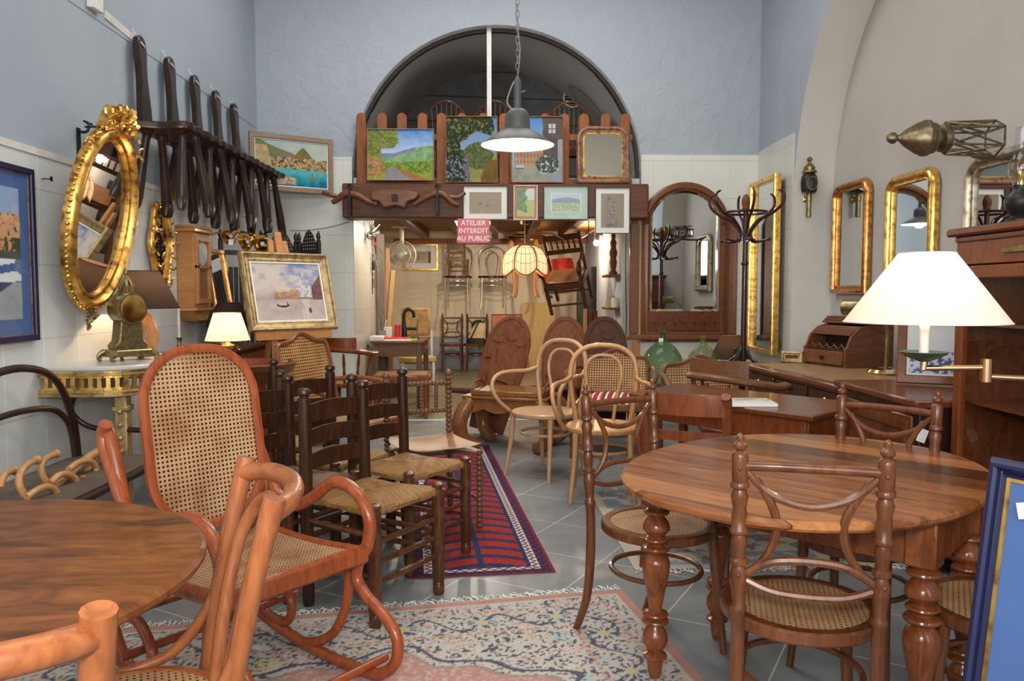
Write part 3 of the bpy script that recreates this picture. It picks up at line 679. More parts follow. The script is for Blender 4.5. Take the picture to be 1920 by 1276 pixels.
def ladder(seatmat, seed=1):
    t = thing('ladderback_chair', 'x', 'chair'); W = M['rushwood']
    for sx in (-1, 1):
        mb = MB(); mb.turned((sx*.178, -.19, 0), (sx*.172, -.205, .855), LEG, 12); mb.lathe([(.0265, 0), (.018, .004), (.018, .009), (.027, .015), (.0285, .026), (.024, .037), (.010, .043), (0, .044)], 12, T(sx*.172, -.205, .853)); mb.build('rear_post', W, t)
        mb = MB(); mb.turned((sx*.20, .19, 0), (sx*.20, .19, .455), LEG, 12); mb.lathe([(.0265, 0), (.02, .003), (.02, .008), (.026, .012), (.026, .022), (.016, .028), (0, .029)], 12, T(sx*.20, .19, .453)); mb.build('front_leg', M['rushworn'], t)
    for z, h in ((.785, .072), (.685, .062), (.585, .062)):
        mb = MB(); n = 10
        fr = [(-.165+.33*i/n, -.198-.024*math.sin(PI*i/n)-0.02*(z-.5)) for i in range(n+1)]
        top = [z+h/2+0.010*math.sin(PI*i/n) for i in range(n+1)]
        vs = []
        for dy in (-.006, .006):
            vs += [(x, y+dy, z-h/2) for x, y in fr]; vs += [(x, y+dy, q) for (x, y), q in zip(fr, top)]
        k = n+1; fs = []
        for i in range(n): fs += [(i, i+1, k+i+1, k+i), (2*k+i, 2*k+i+1, 3*k+i+1, 3*k+i), (k+i, k+i+1, 3*k+i+1, 3*k+i), (i, i+1, 2*k+i+1, 2*k+i)]
        mb.add(vs, fs).build('slat', W, t)
    for z, sides in ((.33, 'fsb'), (.25, 'fs'), (.17, 'fsb')):
        if 'f' in sides: MB().tube([(-.195, .19, z), (0, .19, z), (.195, .19, z)], [.010, .0135, .010], 8).build('rung', M['rushworn'], t)
        if 'b' in sides: MB().tube([(-.175, -.192, z+.01), (0, -.192, z+.01), (.175, -.192, z+.01)], [.010, .0125, .010], 8).build('rung', W, t)
        for sx in (-1, 1): MB().tube([(sx*.177, -.19, z+.025), (sx*.19, 0, z+.025), (sx*.20, .19, z+.025)], [.010, .0135, .010], 8).build('rung', M['rushworn'], t)
    puff(t, .40, .35, .385, .462, seatmat, seed=seed)
    return t
def midp(a, b): return ((a[0]+b[0])/2, (a[1]+b[1])/2)
FD = (0.84, -0.54)
la = ladder(M['rush']); la.location = (-.525, 3.20, 0); la.rotation_euler.z = face(*FD); la['label'] = 'dark ladder-back chair with golden rush seat, right behind the rocking chair arm'
dup(la, (-.435, 3.74, 0), face(.80, -.60), 'dark ladder-back chair with golden rush seat, standing on the red runner')
lb = ladder(M['rushbrown'], 3); lb.location = (-.92, 3.445, 0); lb.rotation_euler.z = face(*FD); lb['label'] = 'dark ladder-back chair with dark brown rush seat, against the rocking chair back'
lc = ladder(M['rushyellow'], 5); lc.location = (-.83, 3.95, 0); lc.rotation_euler.z = face(*FD); lc['label'] = 'dark ladder-back chair with yellow rush seat in the middle of the second row'
dup(lc, (-1.24, 4.33, 0), face(*FD), 'dark ladder-back chair below the lit cream lamp, mostly hidden in its row')
# bobbin-turned chair
def bobbins(mb, p, q, r, n):
    p = Vector(p); q = Vector(q); pr = []
    for i in range(n): pr += [(r*.55, i/n), (r*.93, (i+.25)/n), (r, (i+.5)/n), (r*.93, (i+.75)/n)]
    pr.append((r*.55, 1.0)); mb.turned(p, q, pr, 10)
t = thing('bobbin_chair', 'low bobbin-turned chair with brown leather seat behind the rush chairs', 'chair', (-.37, 4.28, 0), face(.45, -.89))
W = wood('greyed bobbin walnut', (0.13, 0.060, 0.032), (0.24, 0.12, 0.066), 0.3, coat=0.2)
for sx in (-1, 1):
    mb = MB(); bobbins(mb, (sx*.19, -.19, .0), (sx*.19, -.20, .44), .019, 15); bobbins(mb, (sx*.19, -.20, .44), (sx*.19, -.21, .80), .021, 13); mb.ball((sx*.19, -.21, .815), .022); mb.build('rear_post', W, t)
    mb = MB(); bobbins(mb, (sx*.20, .19, .0), (sx*.20, .19, .43), .019, 15); mb.build('front_leg', W, t)
    mb = MB(); bobbins(mb, (sx*.19, -.19, .16), (sx*.20, .19, .16), .012, 14); mb.build('stretcher', W, t)
mb = MB(); bobbins(mb, (-.18, -.205, .76), (.18, -.205, .76), .016, 15); bobbins(mb, (-.18, -.202, .60), (.18, -.202, .60), .015, 15); mb.build('back_rail', W, t)
for x in (-.11, -.02, .09): mb = MB(); bobbins(mb, (x, -.205, .60), (x, -.205, .76), .013, 8); mb.build('spindle', W, t)
mb = MB(); mb.grid(lambda u, v: ((u-.5)*(.40+.03*v), (v-.5)*.42, .455-.03*math.sin(PI*u)*math.sin(PI*v)+.02*(abs(2*u-1)**4)*(abs(2*v-1)**4)), 14, 12); mb.grid(lambda u, v: ((u-.5)*(.40+.03*v), (v-.5)*.42, .425-.03*math.sin(PI*u)*math.sin(PI*v)), 6, 6); mb.build('seat', M['leather'], t)
# rocking chair with cane seat and back
t = thing('rocking_chair', 'orange bentwood rocking chair with cane seat and tall rounded cane back', 'rocking chair', (-0.60, 2.33, 0), face(.78, -.62))
W = M['rock']; HW = 0.258
SC = [('runner', [(-.86, .20), (-.72, .12), (-.50, .055), (-.28, .025), (-.06, .022), (.06, .035), (.135, .095), (.145, .175), (.09, .235), (.0, .285), (-.045, .335), (-.03, .395)], .0195),
      ('brace', [(-.08, .395), (-.085, .30), (-.11, .20), (-.18, .10), (-.32, .035), (-.44, .05)], .017),
      ('brace', [(-.62, .39), (-.545, .27), (-.46, .23), (-.40, .16), (-.42, .09), (-.50, .075), (-.58, .10), (-.66, .20)], .017),
      ('arm', [(-.63, .86), (-.655, .82), (-.635, .765), (-.585, .69), (-.50, .555), (-.40, .515), (-.29, .56), (-.17, .635), (-.06, .62), (.005, .545), (.0, .46), (-.035, .405)], .0215),
      ('back_post', [(-.66, .30), (-.56, .42), (-.535, .55), (-.585, .70), (-.625, .80), (-.655, .845)], .021)]
for sx in (-1, 1):
    for nm, pts, r in SC:
        MB().tube([(sx*(HW+(0.012 if nm == 'arm' else 0)), s, z) for s, z in pts], r, 12).build(nm, W, t)
mb = MB(); 
for s, z in ((-.46, .16), (.02, .055), (-.78, .16)): mb.tube([(-HW-.07, s, z), (0, s, z), (HW+.07, s, z)], .014, 10)
mb.build('cross_rail', W, t)
def seatpt(u, v): return ((u-.5)*2*HW*.93, -.56+.555*v, .425+.012*v-.014*math.sin(PI*v))
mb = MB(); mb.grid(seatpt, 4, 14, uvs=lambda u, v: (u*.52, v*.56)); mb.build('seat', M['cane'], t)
mb = MB(); n = 14
for sx in (-1, 1):
    P = [(sx*(HW-.005), seatpt(0, i/n)[1], seatpt(0, i/n)[2]-.012) for i in range(n+1)]; mb.tube(P, .020, 8, 1, flat=1.25, up=(0, 0, 1))
mb.bar((-HW-.012, 0, .425), (HW+.012, 0, .425), .028, .068, bev=.012); mb.bar((-HW, -.56, .415), (HW, -.56, .415), .024, .045, bev=.01); mb.build('seat_frame', W, t)
BW, BH = .435, .62
Ob = rrect(BW, BH, .19, n=10)
MBk = basis((0, -.505, .80), (1, 0, 0), (0, -.16, .98)) @ Matrix.Rotation(0, 4, 'Z')
MB().frame(Ob, [(0, -.010), (.002, .010), (.010, .016), (.028, .010), (.030, -.008), (.016, -.014)], MBk).build('back_frame', W, t)
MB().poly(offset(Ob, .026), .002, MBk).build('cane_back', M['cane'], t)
MB().tube([(-.20, -.55, .43), (-.15, -.52, .475), (0, -.505, .49), (.15, -.52, .475), (.20, -.55, .43)], .012, 8).build('back_support', W, t)
# honey bentwood chairs at the walnut table
def honey():
    t = thing('bentwood_chair', 'x', 'chair'); W = M['fruit']
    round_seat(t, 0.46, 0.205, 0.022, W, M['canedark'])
    for sx in (-1, 1):
        MB().tube([(sx*.178, -.255, 0), (sx*.172, -.195, .24), (sx*.172, -.175, .45), (sx*.185, -.215, .70), (sx*.198, -.265, .905)], [.015, .0185, .0185, .020, .0215], 12).build('rear_post', W, t)
        MB().tube([(sx*.14, .145, .44), (sx*.148, .158, .25), (sx*.165, .185, 0)], [.0185, .017, .0125], 10).build('leg', W, t)
        MB().tube([(sx*.184, -.21, .665), (sx*.185, -.165, .56), (sx*.200, -.09, .475), (sx*.202, .02, .452)], [.010, .0125, .0125, .010], 10).build('brace', W, t)
    MB().tube([(-.194, -.255, .872), (-.13, -.305, .882), (0, -.330, .886), (.13, -.305, .882), (.194, -.255, .872)], .0205, 12).build('top_rail', W, t)
    I = [(-.07, -.175, .45), (-.095, -.20, .60), (-.115, -.235, .74), (-.10, -.27, .815), (-.05, -.29, .845), (0, -.295, .85)]
    MB().tube(I+[(-x, y, z) for x, y, z in I[-2::-1]], .0145, 12).build('inner_hoop', W, t)
    MB().tube([(p[0], p[1]-.01, .28) for p in ellipse(.158, .165, 20)], .0105, 8, 2, True).build('hoop_stretcher', W, t)
    return t
ha = honey(); ha.location = (-.735, 1.49, 0); ha.rotation_euler.z = face(-.91, -.42); ha['label'] = 'honey bentwood cane chair pushed sideways up to the walnut table'
dup(ha, (-.765, 1.07, 0), face(-.42, .91), 'honey bentwood chair cut off at the lower left, its inner hoop in view')
# ------------------------------------------------------------------ tables
def wood_planks(name, cols, axis, width, off=0.0, rough=0.18):
    t = NT(name); v = t.coord('Object'); sx = t.n('ShaderNodeSeparateXYZ'); t.l(v, sx.inputs[0])
    p = t.math('DIVIDE', t.math('ADD', sx.outputs[axis], 10*width+off), width); fl = t.math('FLOOR', p); fr = t.math('FRACT', p)
    wn = t.n('ShaderNodeTexWhiteNoise', noise_dimensions='1D'); t.l(fl, wn.inputs['W'])
    sc = [16, 16, 16]; sc[1-axis] = 1.6
    g = t.noise(t.coord('Object', tuple(sc)), 2.0, 6, .6, 1.0)
    f = t.math('ADD', t.math('MULTIPLY', wn.outputs[0], .75), t.math('MULTIPLY', t.math('SUBTRACT', g, .5), .9))
    c = t.ramp(f, [(0.0, cols[0]), (0.38, cols[1]), (0.8, cols[2])])
    t.base(t.mix(t.math('LESS_THAN', fr, .012), c, (0.03, .012, .005))); t.set(Roughness=rough+.1, Coat_Weight=.12, Coat_Roughness=.08, Specular_IOR_Level=.3); return t.m
M['ttop'] = wood_planks('walnut table planks', [(0.05, .015, .005), (0.17, .054, .016), (0.43, .175, .058)], 1, .13, .065)
t = thing('dining_table', 'oval walnut drop-leaf dining table on fat turned legs', 'table', (.95, 2.38, 0), R(-45))
O = ellipse(.50, .64, 64, p=2.15)
MB().prism(O, .027, T(z=.713), .009).build('tabletop', M['ttop'], t)
MB().box(-.41, .41, -.225, -.20, .58, .712, .003).box(-.41, .41, .20, .225, .58, .712, .003).box(-.43, -.405, -.21, .21, .58, .712, .003).box(.405, .43, -.21, .21, .58, .712, .003).build('apron', M['tleg'], t)
TL = [(.016, 0), (.022, .05), (.025, .10), (.027, .118), (.037, .126), (.037, .142), (.023, .155), (.028, .175), (.041, .225), (.037, .27), (.023, .312), (.025, .322), (.041, .33), (.041, .346), (.026, .357), (.039, .368), (.039, .384), (.021, .398), (.026, .47), (.037, .57),
      (.045, .65), (.040, .70), (.024, .735), (.043, .747), (.043, .765), (.025, .776), (.029, .79), (.039, .80), (.039, .813), (.025, .826), (.043, .865), (.038, .905), (.023, .942), (.039, .954), (.039, .970), (.027, .982), (.036, 1.0)]
for sx in (-1, 1):
    for sy in (-1, 1):
        mb = MB(); mb.lathe([(r*1.04, f*.585) for r, f in TL], 18, T(sx*.405, sy*.205, 0), 2); mb.box(sx*.405-.038, sx*.405+.038, sy*.205-.038, sy*.205+.038, .583, .713, .004); mb.build('leg', M['tleg'], t)
# round walnut pedestal table
tw = NT('figured walnut'); v = tw.coord('Object', (2.2, 7, 7), (0, 0, R(25)))
f = tw.noise(v, 1.5, 7, .62, 2.4); f2 = tw.noise(tw.coord('Object', (1.2, 2.4, 1)), 1.9, 4, .6, 1.5)
tw.base(tw.mix(tw.ramp(f2, [(.42, (0, 0, 0)), (.68, (1, 1, 1))]), tw.ramp(f, [(.3, (.10, .031, .009)), (.7, (.27, .094, .027))]), tw.ramp(f, [(.3, (.018, .008, .004)), (.7, (.12, .045, .016))])))
tw.set(Roughness=.32, Coat_Weight=.1, Coat_Roughness=.1, Specular_IOR_Level=.22); M['walnut'] = tw.m
t = thing('pedestal_table', 'round figured walnut pedestal table cut off at the lower left', 'table', (-1.17, 1.50, 0))
MB().prism(ellipse(.565, .55, 64), .028, T(z=.712), .009).build('tabletop', M['walnut'], t)
MB().lathe([(.09, .10), (.06, .14), (.045, .20), (.06, .30), (.07, .36), (.05, .42), (.04, .50), (.055, .60), (.10, .66), (.22, .695), (.22, .712)], 20).build('pedestal', M['mahog'], t)
for k in range(3):
    a = R(90+120*k); c, s_ = math.cos(a), math.sin(a)
    MB().tube([(c*.05, s_*.05, .16), (c*.18, s_*.18, .15), (c*.30, s_*.30, .06), (c*.38, s_*.38, .018)], [.032, .028, .022, .018], 10).build('foot', M['mahog'], t)
# plain dark table with magazine
t = thing('writing_table', 'long dark wooden table with a magazine lying on it', 'table', (1.16, 4.05, 0), 0)
P4 = [(.71, 4.22), (1.09, 4.70), (1.78, 3.95), (1.66, 3.55), (1.32, 3.42)]
P4 = [(.71, 4.22), (1.09, 4.66), (1.80, 3.80), (1.38, 3.38)]
ML = Matrix.Translation((-1.16, -4.05, 0))
MB().prism(P4, .028, ML @ T(z=.712), .006).build('tabletop', M['mahog'], t)
I4 = offset(P4, .05); mb = MB()
for i in range(4): mb.bar((*I4[i], .66), (*I4[(i+1) % 4], .66), .02, .11)
for k, p in enumerate(mb.v): mb.v[k] = ML @ p
mb.build('apron', M['redwood'], t)
for p in offset(P4, .07): MB().turned(ML @ Vector((*p, 0)), ML @ Vector((*p, .712)), [(.018, 0), (.026, .5), (.03, .9), (.03, 1)], 4).build('leg', M['redwood'], t)
o = MB().box(-.14, .14, -.10, .10, 0, .017, .002, T(1.19, 3.76, .7402, rz=R(-3))).build('magazine', M['paper'])
tag(o, 'white magazine lying on the long dark table', 'magazine')
mg = MB(); mg.grid(lambda u, v: ((u-.5)*.27, (v-.5)*.19, 0), 16, 12, T(1.19, 3.76, .7579, rz=R(-3)), None, lambda u, v: ((.30+.3*((int(u*7)*5+int(v*5)*3) % 4)/4,)*2+(.33,)) if v > .45 else (.62, .62, .60))
mc = mg.build('cover', M['print'], None); mc.parent = o
# side chair tucked at the dark table
t = thing('side_chair', 'red mahogany side chair with striped seat, tucked between the two tables', 'chair', (.94, 3.68, 0), face(.45, .89)); t.scale = (.92, .92, .96)
W = M['chairD']
for sx in (-1, 1):
    MB().tube([(sx*.20, -.24, 0), (sx*.195, -.185, .25), (sx*.195, -.18, .46), (sx*.20, -.215, .66), (sx*.205, -.265, .83), (sx*.205, -.30, .865)], .019, 8, flat=1.3, up=(1, 0, 0)).build('rear_post', W, t)
    MB().turned((sx*.19, .18, 0), (sx*.19, .18, .44), [(.013, 0), (.018, .2), (.024, .6), (.019, .7), (.026, .76), (.019, .8), (.024, .9), (.024, 1)], 10).build('front_leg', W, t)
def curved_rail(z, h, w_, y0, bow, th=.010, n=10):
    mb = MB(); vs = []; k = n+1
    for dy in (-th, th):
        for dz in (-h/2, h/2): vs += [((-.5+i/n)*w_, y0-bow*math.sin(PI*i/n)+dy, z+dz) for i in range(n+1)]
    fs = []
    for i in range(n): fs += [(i, i+1, k+i+1, k+i), (2*k+i, 2*k+i+1, 3*k+i+1, 3*k+i), (k+i, k+i+1, 3*k+i+1, 3*k+i), (i, i+1, 2*k+i+1, 2*k+i)]
    return mb.add(vs, fs)
curved_rail(.815, .10, .40, -.262, .03).build('top_rail', W, t); curved_rail(.66, .045, .40, -.215, .025).build('lower_rail', W, t)
MB().box(-.215, .215, -.20, .21, .40, .445, .006).build('seat_frame', W, t)
MB().grid(lambda u, v: ((u-.5)*.40, (v-.5)*.39, .445+.035*math.sin(PI*u)**.5*math.sin(PI*v)**.5), 12, 12).build('seat', M['stripe'], t)
# low table with bowed legs, tray on top
t = thing('low_table', 'low golden-brown table with thick bowed legs', 'table', (.12, 6.42, 0), R(-20))
MB().box(-.36, .36, -.25, .25, .425, .45, .006).build('tabletop', M['opium'], t)
n = 24; Oa = [(-.30, .425), (.30, .425), (.30, .33)]+[(.30-.6*i/n, .335-.035*abs(math.sin(2.5*PI*i/n))+.01) for i in range(1, n)]+[(-.30, .33)]
for y in (-.225, .205): MB().prism(Oa, .02, Matrix(((1,0,0,0), (0,0,1,y), (0,1,0,0), (0,0,0,1)))).build('apron', M['opium'], t)
for sx in (-1, 1):
    for sy in (-1, 1):
        MB().tube([(sx*.29, sy*.20, .415), (sx*.34, sy*.235, .34), (sx*.375, sy*.26, .22), (sx*.35, sy*.24, .10), (sx*.28, sy*.19, .045), (sx*.24, sy*.165, .05)], [.055, .065, .065, .055, .05, .035], 10).build('leg', M['opium'], t)
t = thing('tray', 'wooden tray with bent handles on the low bowed-leg table', 'tray', (.12, 6.38, .4505), R(-20))
MB().box(-.30, .30, -.20, .20, 0, .045, .008).build('tray_board', M['opium'], t)
for sx in (-1, 1): MB().tube([(sx*.29, -.13, .03), (sx*.31, -.10, .085), (sx*.31, 0, .105), (sx*.31, .10, .085), (sx*.29, .13, .03)], .011, 8).build('handle', M['redwood'], t)
# ------------------------------------------------------------------ left wall
def art_harbour(u, v):
    n = fbm(u*9, v*12, 3)
    if v > .80: return mx((.20, .38, .66), (.40, .42, .55), n)
    if v > .52:
        k = int(u*9+n*1.2); b = h2(k, int(v*8), 5)
        if v < .62 and fbm(u*26, v*20, 8) > .5: return (.05, .07, .03)
        c = pick([(.60, .22, .08), (.68, .42, .22), (.52, .16, .06), (.72, .55, .34)], b)
        return mx(c, (.08, .05, .05), 1 if (fbm(u*40, v*40, 4) > .66) else 0)
    if v > .46: return mx((.10, .10, .12), (.05, .06, .05), n)
    if v > .28:
        bo = abs(((v-.30)*7+vn(u*4, 0, 2)) % 1-.5)
        return mx((.75, .78, .82), (.06, .12, .32), 1 if bo > .28 else 0) if vn(u*5, v*10, 9) > .36 else (.10, .20, .38)
    if u-.35 > (v)*2.0: return mx((.36, .40, .42), (.28, .31, .33), n)
    return mx((.035, .05, .14), (.10, .09, .14), n)
picture('harbour_picture', 'framed harbour scene with wide blue mount on the left wall', 'picture', left_wall(3.55, 1.47), .94, .86, 'mat_navy', .03, FLAT, art_harbour, .075, 'mat_blue', 110, depth=.03, pane=True, liner=(.006, 'goldred'))
o = MB().tube([(0, 0, 0), (0, 0, .05)], .003, 6).add([(-.012, .012, .05), (.012, .012, .05), (.012, -.012, .05), (-.012, -.012, .05)], [(0, 1, 2, 3)]).build('wall_nail', M['iron']); o.matrix_world = left_wall(4.13, 1.87); tag(o, 'small iron nail in the tiles above the blue harbour picture', 'nail')
o = MB().tube([(0, 0, 0), (0, .0, .05), (0, .03, .065), (.0, .05, .06)], .008, 8).tube([(-.04, .05, .06), (.04, .05, .06)], .007, 8, 1).box(-.015, .015, -.14, .02, 0, .01).build('wall_hook', M['iron']); o.matrix_world = left_wall(4.52, 2.19, XL); tag(o, 'black iron hook behind the gilt oval mirror', 'hook')
# oval gilt mirror with carved crest
def scrolls(mb, pts, r, seed, n=1, spread=.03):
    rnd = random.Random(seed)
    for x, y, z in pts:
        for k in range(n):
            a = rnd.uniform(0, 2*PI); R_ = r*rnd.uniform(.7, 1.2); cx, cy = x+rnd.uniform(-spread, spread), y+rnd.uniform(-spread, spread); sg = rnd.choice((-1, 1))
            mb.tube([(cx+R_*(1-.16*i)*math.cos(a+sg*i*.85), cy+R_*(1-.16*i)*math.sin(a+sg*i*.85), z+.006*i) for i in range(6)], [r*.30, r*.38, r*.34, r*.28, r*.26, r*.34], 7, 3)
t = mirror('oval_mirror', 'large gilt oval mirror with carved crest, tilted out from the left wall', lean(left_wall(4.42, 1.70, -2.235), R(10)), ellipse(.35, .515, 64), 'gold', .09, ROUND, .07)
mb = MB(); O = ellipse(.357, .522, 110)
for i, p in enumerate(O): mb.ball((p[0], p[1], .036), .0115 if i % 2 else .0075, 6, 4)
mb.build('beaded_edge', M['goldbright'], t)
mb = MB(); O = offset(ellipse(.35, .515, 96), .076)
for p in O: mb.ball((p[0], p[1], .028), .008, 6, 4)
mb.build('inner_beading', M['goldbright'], t)
mb = MB(); scrolls(mb, [(x, .515+.045*math.cos(x*9)+dy, .05) for x in (-.14, -.10, -.06, -.02, .02, .06, .10, .14) for dy in (-.03, .02)], .035, 4, 2, .012)
scrolls(mb, [(x, .56+.02*k, .07) for k in range(3) for x in (-.05, 0, .05)], .038, 8, 2, .015)
for sx in (-1, 1): scrolls(mb, [(sx*.19, .48, .05), (sx*.24, .435, .05), (sx*.275, .38, .045)], .026, 12, 1, .01)
mb.prism([(-.15, .48), (.15, .48), (.11, .57), (.06, .615), (-.06, .615), (-.11, .57)], .05, T(z=.0)); mb.build('crest', M['goldbright'], t)
mb = MB(); scrolls(mb, [(0, -.525, .04), (-.03, -.545, .04), (.03, -.545, .04), (0, -.575, .03), (0, -.61, .02)], .024, 9, 2, .008); mb.build('drop_ornament', M['brassold'], t)
MB().tube([(0, .45, -.004), (0, .49, -.06), (0, .48, -.135)], .006, 6).build('hanging_wire', M['iron'], t)
# carved small gilt mirror
Oc = [(math.cos(2*PI*i/40)*(.165+.014*math.cos(2*PI*i/40*6)), math.sin(2*PI*i/40)*(.29+.018*math.cos(2*PI*i/40*6))) for i in range(40)]
t = mirror('carved_mirror', 'small gilt carved mirror above the dark lampshade on the left wall', left_wall(5.47, 1.62, XL+.03), Oc, 'gold', .042, ROUND, .04)
mb = MB(); scrolls(mb, [(p[0]*.95, p[1]*.97, .035) for p in Oc[::2]], .026, 5, 1, .008); scrolls(mb, [(x, .30+k*.03, .05) for k in range(3) for x in (-.03, .03)], .03, 6, 1, .01); mb.build('carving', M['goldbright'], t)
# five near-black hung chairs
def peasant():
    t = thing('hung_chair', 'x', 'chair'); W = M['stool']
    pr = [(-.045, 0), (.045, 0), (.052, .06), (.050, .14), (.040, .24), (.034, .33), (.036, .40), (.044, .47), (.044, .53), (.034, .575), (.012, .595)]
    pr = [(x*1.32, y) for x, y in pr]+[(-x*1.32, y) for x, y in pr[:1:-1]]
    MB().prism(pr, .045, basis((0, .105, 2.345), (1, 0, 0), (0, -.05, 1)), .008).build('backboard', W, t)
    ss = [(-.20, .06), (.20, .06), (.215, .16), (.185, .26), (.21, .37), (.17, .45), (.06, .43), (0, .445), (-.06, .43), (-.17, .45), (-.21, .37), (-.185, .26), (-.215, .16)]
    ss = [(p.x, p.y) for p in spline([(a, b, 0) for a, b in ss], 3, True)]
    MB().prism(ss, .042, T(z=2.315), .008).build('seat', W, t)
    for sx in (-1, 1):
        for y0, y1 in ((.14, .11), (.36, .40)):
            a = Vector((sx*.10, y0, 2.325)); b = Vector((sx*.255, y1, 1.80))
            mb = MB(); mb.turned(a, b, [(.040, 0), (.040, .05), (.027, .055), (.027, .10), (.024, .13), (.028, .35), (.036, .66), (.041, .84), (.036, .93), (.022, 1.0)], 12); mb.build('leg', W, t)
    MB().tube([(-.03, .078, 2.868), (0, .086, 2.874), (.03, .078, 2.892)], .005, 6).tube([(0, .06, 2.92), (0, .03, 2.955), (0, .012, 2.99)], .0022, 5).build('hook_wire', M['white'], t)
    return t
pc = peasant(); RZ = face(1, 0)
for i, y in enumerate((5.20, 5.66, 6.12, 6.57, 7.01)):
    o = pc if i == 0 else dup(pc, (0, 0, 0), RZ)
    o.location = (XL, y, 0); o.rotation_euler.z = RZ; o['group'] = 'near-black chairs hung along the left wall'
    o['label'] = ('near-black wooden chair hung nearest the gilt oval mirror', 'second near-black hung chair from the gilt oval mirror', 'middle one of five near-black chairs hung on the wall', 'fourth near-black hung chair from the gilt oval mirror', 'near-black hung chair farthest back, by the seaside painting')[i]
# seaside painting across the corner
def art_sea(u, v):
    n = fbm(u*14, v*10, 1); st = fbm(u*40, v*26, 5, 2); sky = mx((.30, .42, .44), (.52, .55, .44), .5*u+.6*n-.1)
    h1 = 1.0-.62*u+.06*vn(u*12, 0, 4); h2_ = .50+.34*math.exp(-((u-.66)/.15)**2)+.05*vn(u*18, 0, 8)
    if u < .15+.16*(.9-v) and .20 < v < .88: return mx((.52, .42, .22), (.34, .24, .11), n*1.5-.2)
    if v < .40-.03*u:
        if u < .56 and v < .27-.30*abs(u-.26)-.02*n and v > .03: return mx((.16, .10, .04), (.60, .46, .28), st*1.6-.2)
        if math.hypot((u-.80)/.06, (v-.20)/.03) < 1: return (.36, .13, .06)
        if abs(u-.79) < .005 and .2 < v < .31: return (.16, .10, .07)
        return pick([(.005, .11, .20), (.01, .24, .33), (.06, .40, .44), (.16, .42, .42)], v*1.9+.6*n-.2)
    if v < .60+.06*vn(u*20, 0, 3) and u > .2:
        if st > .62: return (.09, .07, .05)
        return pick([(.46, .13, .04), (.60, .38, .15), (.22, .15, .06), (.60, .46, .26), (.24, .26, .11), (.52, .22, .08)], vn(u*40, v*18, 6)*1.1)
    if v < h2_: return mx((.30, .15, .04), (.12, .16, .05), fbm(u*12, v*12, 5)*1.6-.2)
    if v < h1: return mx((.13, .20, .05), (.26, .13, .14), u*2.0+.5*n-.5)
    return sky
cP = [onY(466, 243, 7.30), onY(623, 268, 7.72), onY(623, 368, 7.72)]
dx_ = (cP[1]-cP[0]); dx_.z = 0

M['deskpale'] = wood('weathered pale frame wood', (.28, .215, .16), (.38, .30, .23), .5, (3, 12, 12))
picture('seaside_painting', 'wide seaside town painting in pale wood frame, hung high across the corner', 'painting', basis((cP[0]+cP[2])/2, dx_, (0, 0, 1)), dx_.length, .53, 'deskpale', .048, FLAT, art_sea, 0, n=150, depth=.03, liner=(.012, 'matcard'))
# console table with marble top
t = thing('console_table', 'gilt half-round console table with grey marble top on the left wall', 'table', (-2.1, 4.6, 0))
LO = Matrix.Translation((2.1, -4.6, 0))
def dshape(k=0.0):
    P = [(XL+.015, 4.02+k), (-2.08, 4.02+k)]+[(-2.08+(.235-k)*math.sin(a), 4.26-(.24-k)*math.cos(a)) for a in [PI/2*i/8 for i in range(1, 9)]]
    Q = [(x, 8.97-y) for x, y in P[::-1]]; return P+Q
MB().prism([LO @ Vector((*p, 0)) for p in dshape()], .026, T(z=.878), .007).build('marble_top', M['marble'], t)
path = dshape(.025); PP = []
for i in range(len(path)-1):
    a, b = Vector(path[i]), Vector(path[i+1]); m = max(1, round((b-a).length/.0115))
    PP += [tuple(a.lerp(b, k/m)) for k in range(m)]
PP.append(path[-1])
mb = MB(); mb2 = MB()
def band(mb, z0, z1, th, sel=None):
    for i in range(0, len(PP)-1):
        if sel and not sel(i): continue
        a, b = PP[i], PP[i+1]; d = Vector((b[0]-a[0], b[1]-a[1])).normalized(); nn = Vector((-d.y, d.x))*th/2
        vs = [LO @ Vector((p[0]+s*nn.x, p[1]+s*nn.y, z)) for p in (a, b) for s in (-1, 1) for z in (z0, z1)]
        mb.add(vs, [(0, 1, 3, 2), (4, 6, 7, 5), (0, 4, 5, 1), (2, 3, 7, 6), (0, 2, 6, 4), (1, 5, 7, 3)])
band(mb, .842, .878, .022); band(mb, .745, .792, .022); band(mb, .792, .842, .016, lambda i: i % 4 > 1); mb.build('pierced_apron', M['goldbright'], t, smooth=False)
mb = MB()
for z in (.86, .770, .75): mb.tube([LO @ Vector((p[0], p[1]+.0, z)) for p in dshape(.012)], .007, 6, 1)
mb.build('apron_moulding', M['goldold'], t)
for x, y in ((-1.985, 4.13), (-1.985, 4.84)):
    p = LO @ Vector((x, y, 0)); mb = MB(); mb.box(p.x-.032, p.x+.032, p.y-.032, p.y+.032, .0, .745, .006)
    for k in range(7): mb.ball((p.x, p.y-.034, .66-.07*k), .016, 8, 6)
    mb.box(p.x-.042, p.x+.042, p.y-.042, p.y+.042, .66, .69, .006).box(p.x-.042, p.x+.042, p.y-.042, p.y+.042, 0, .05, .006); mb.build('leg', M['goldold'], t)
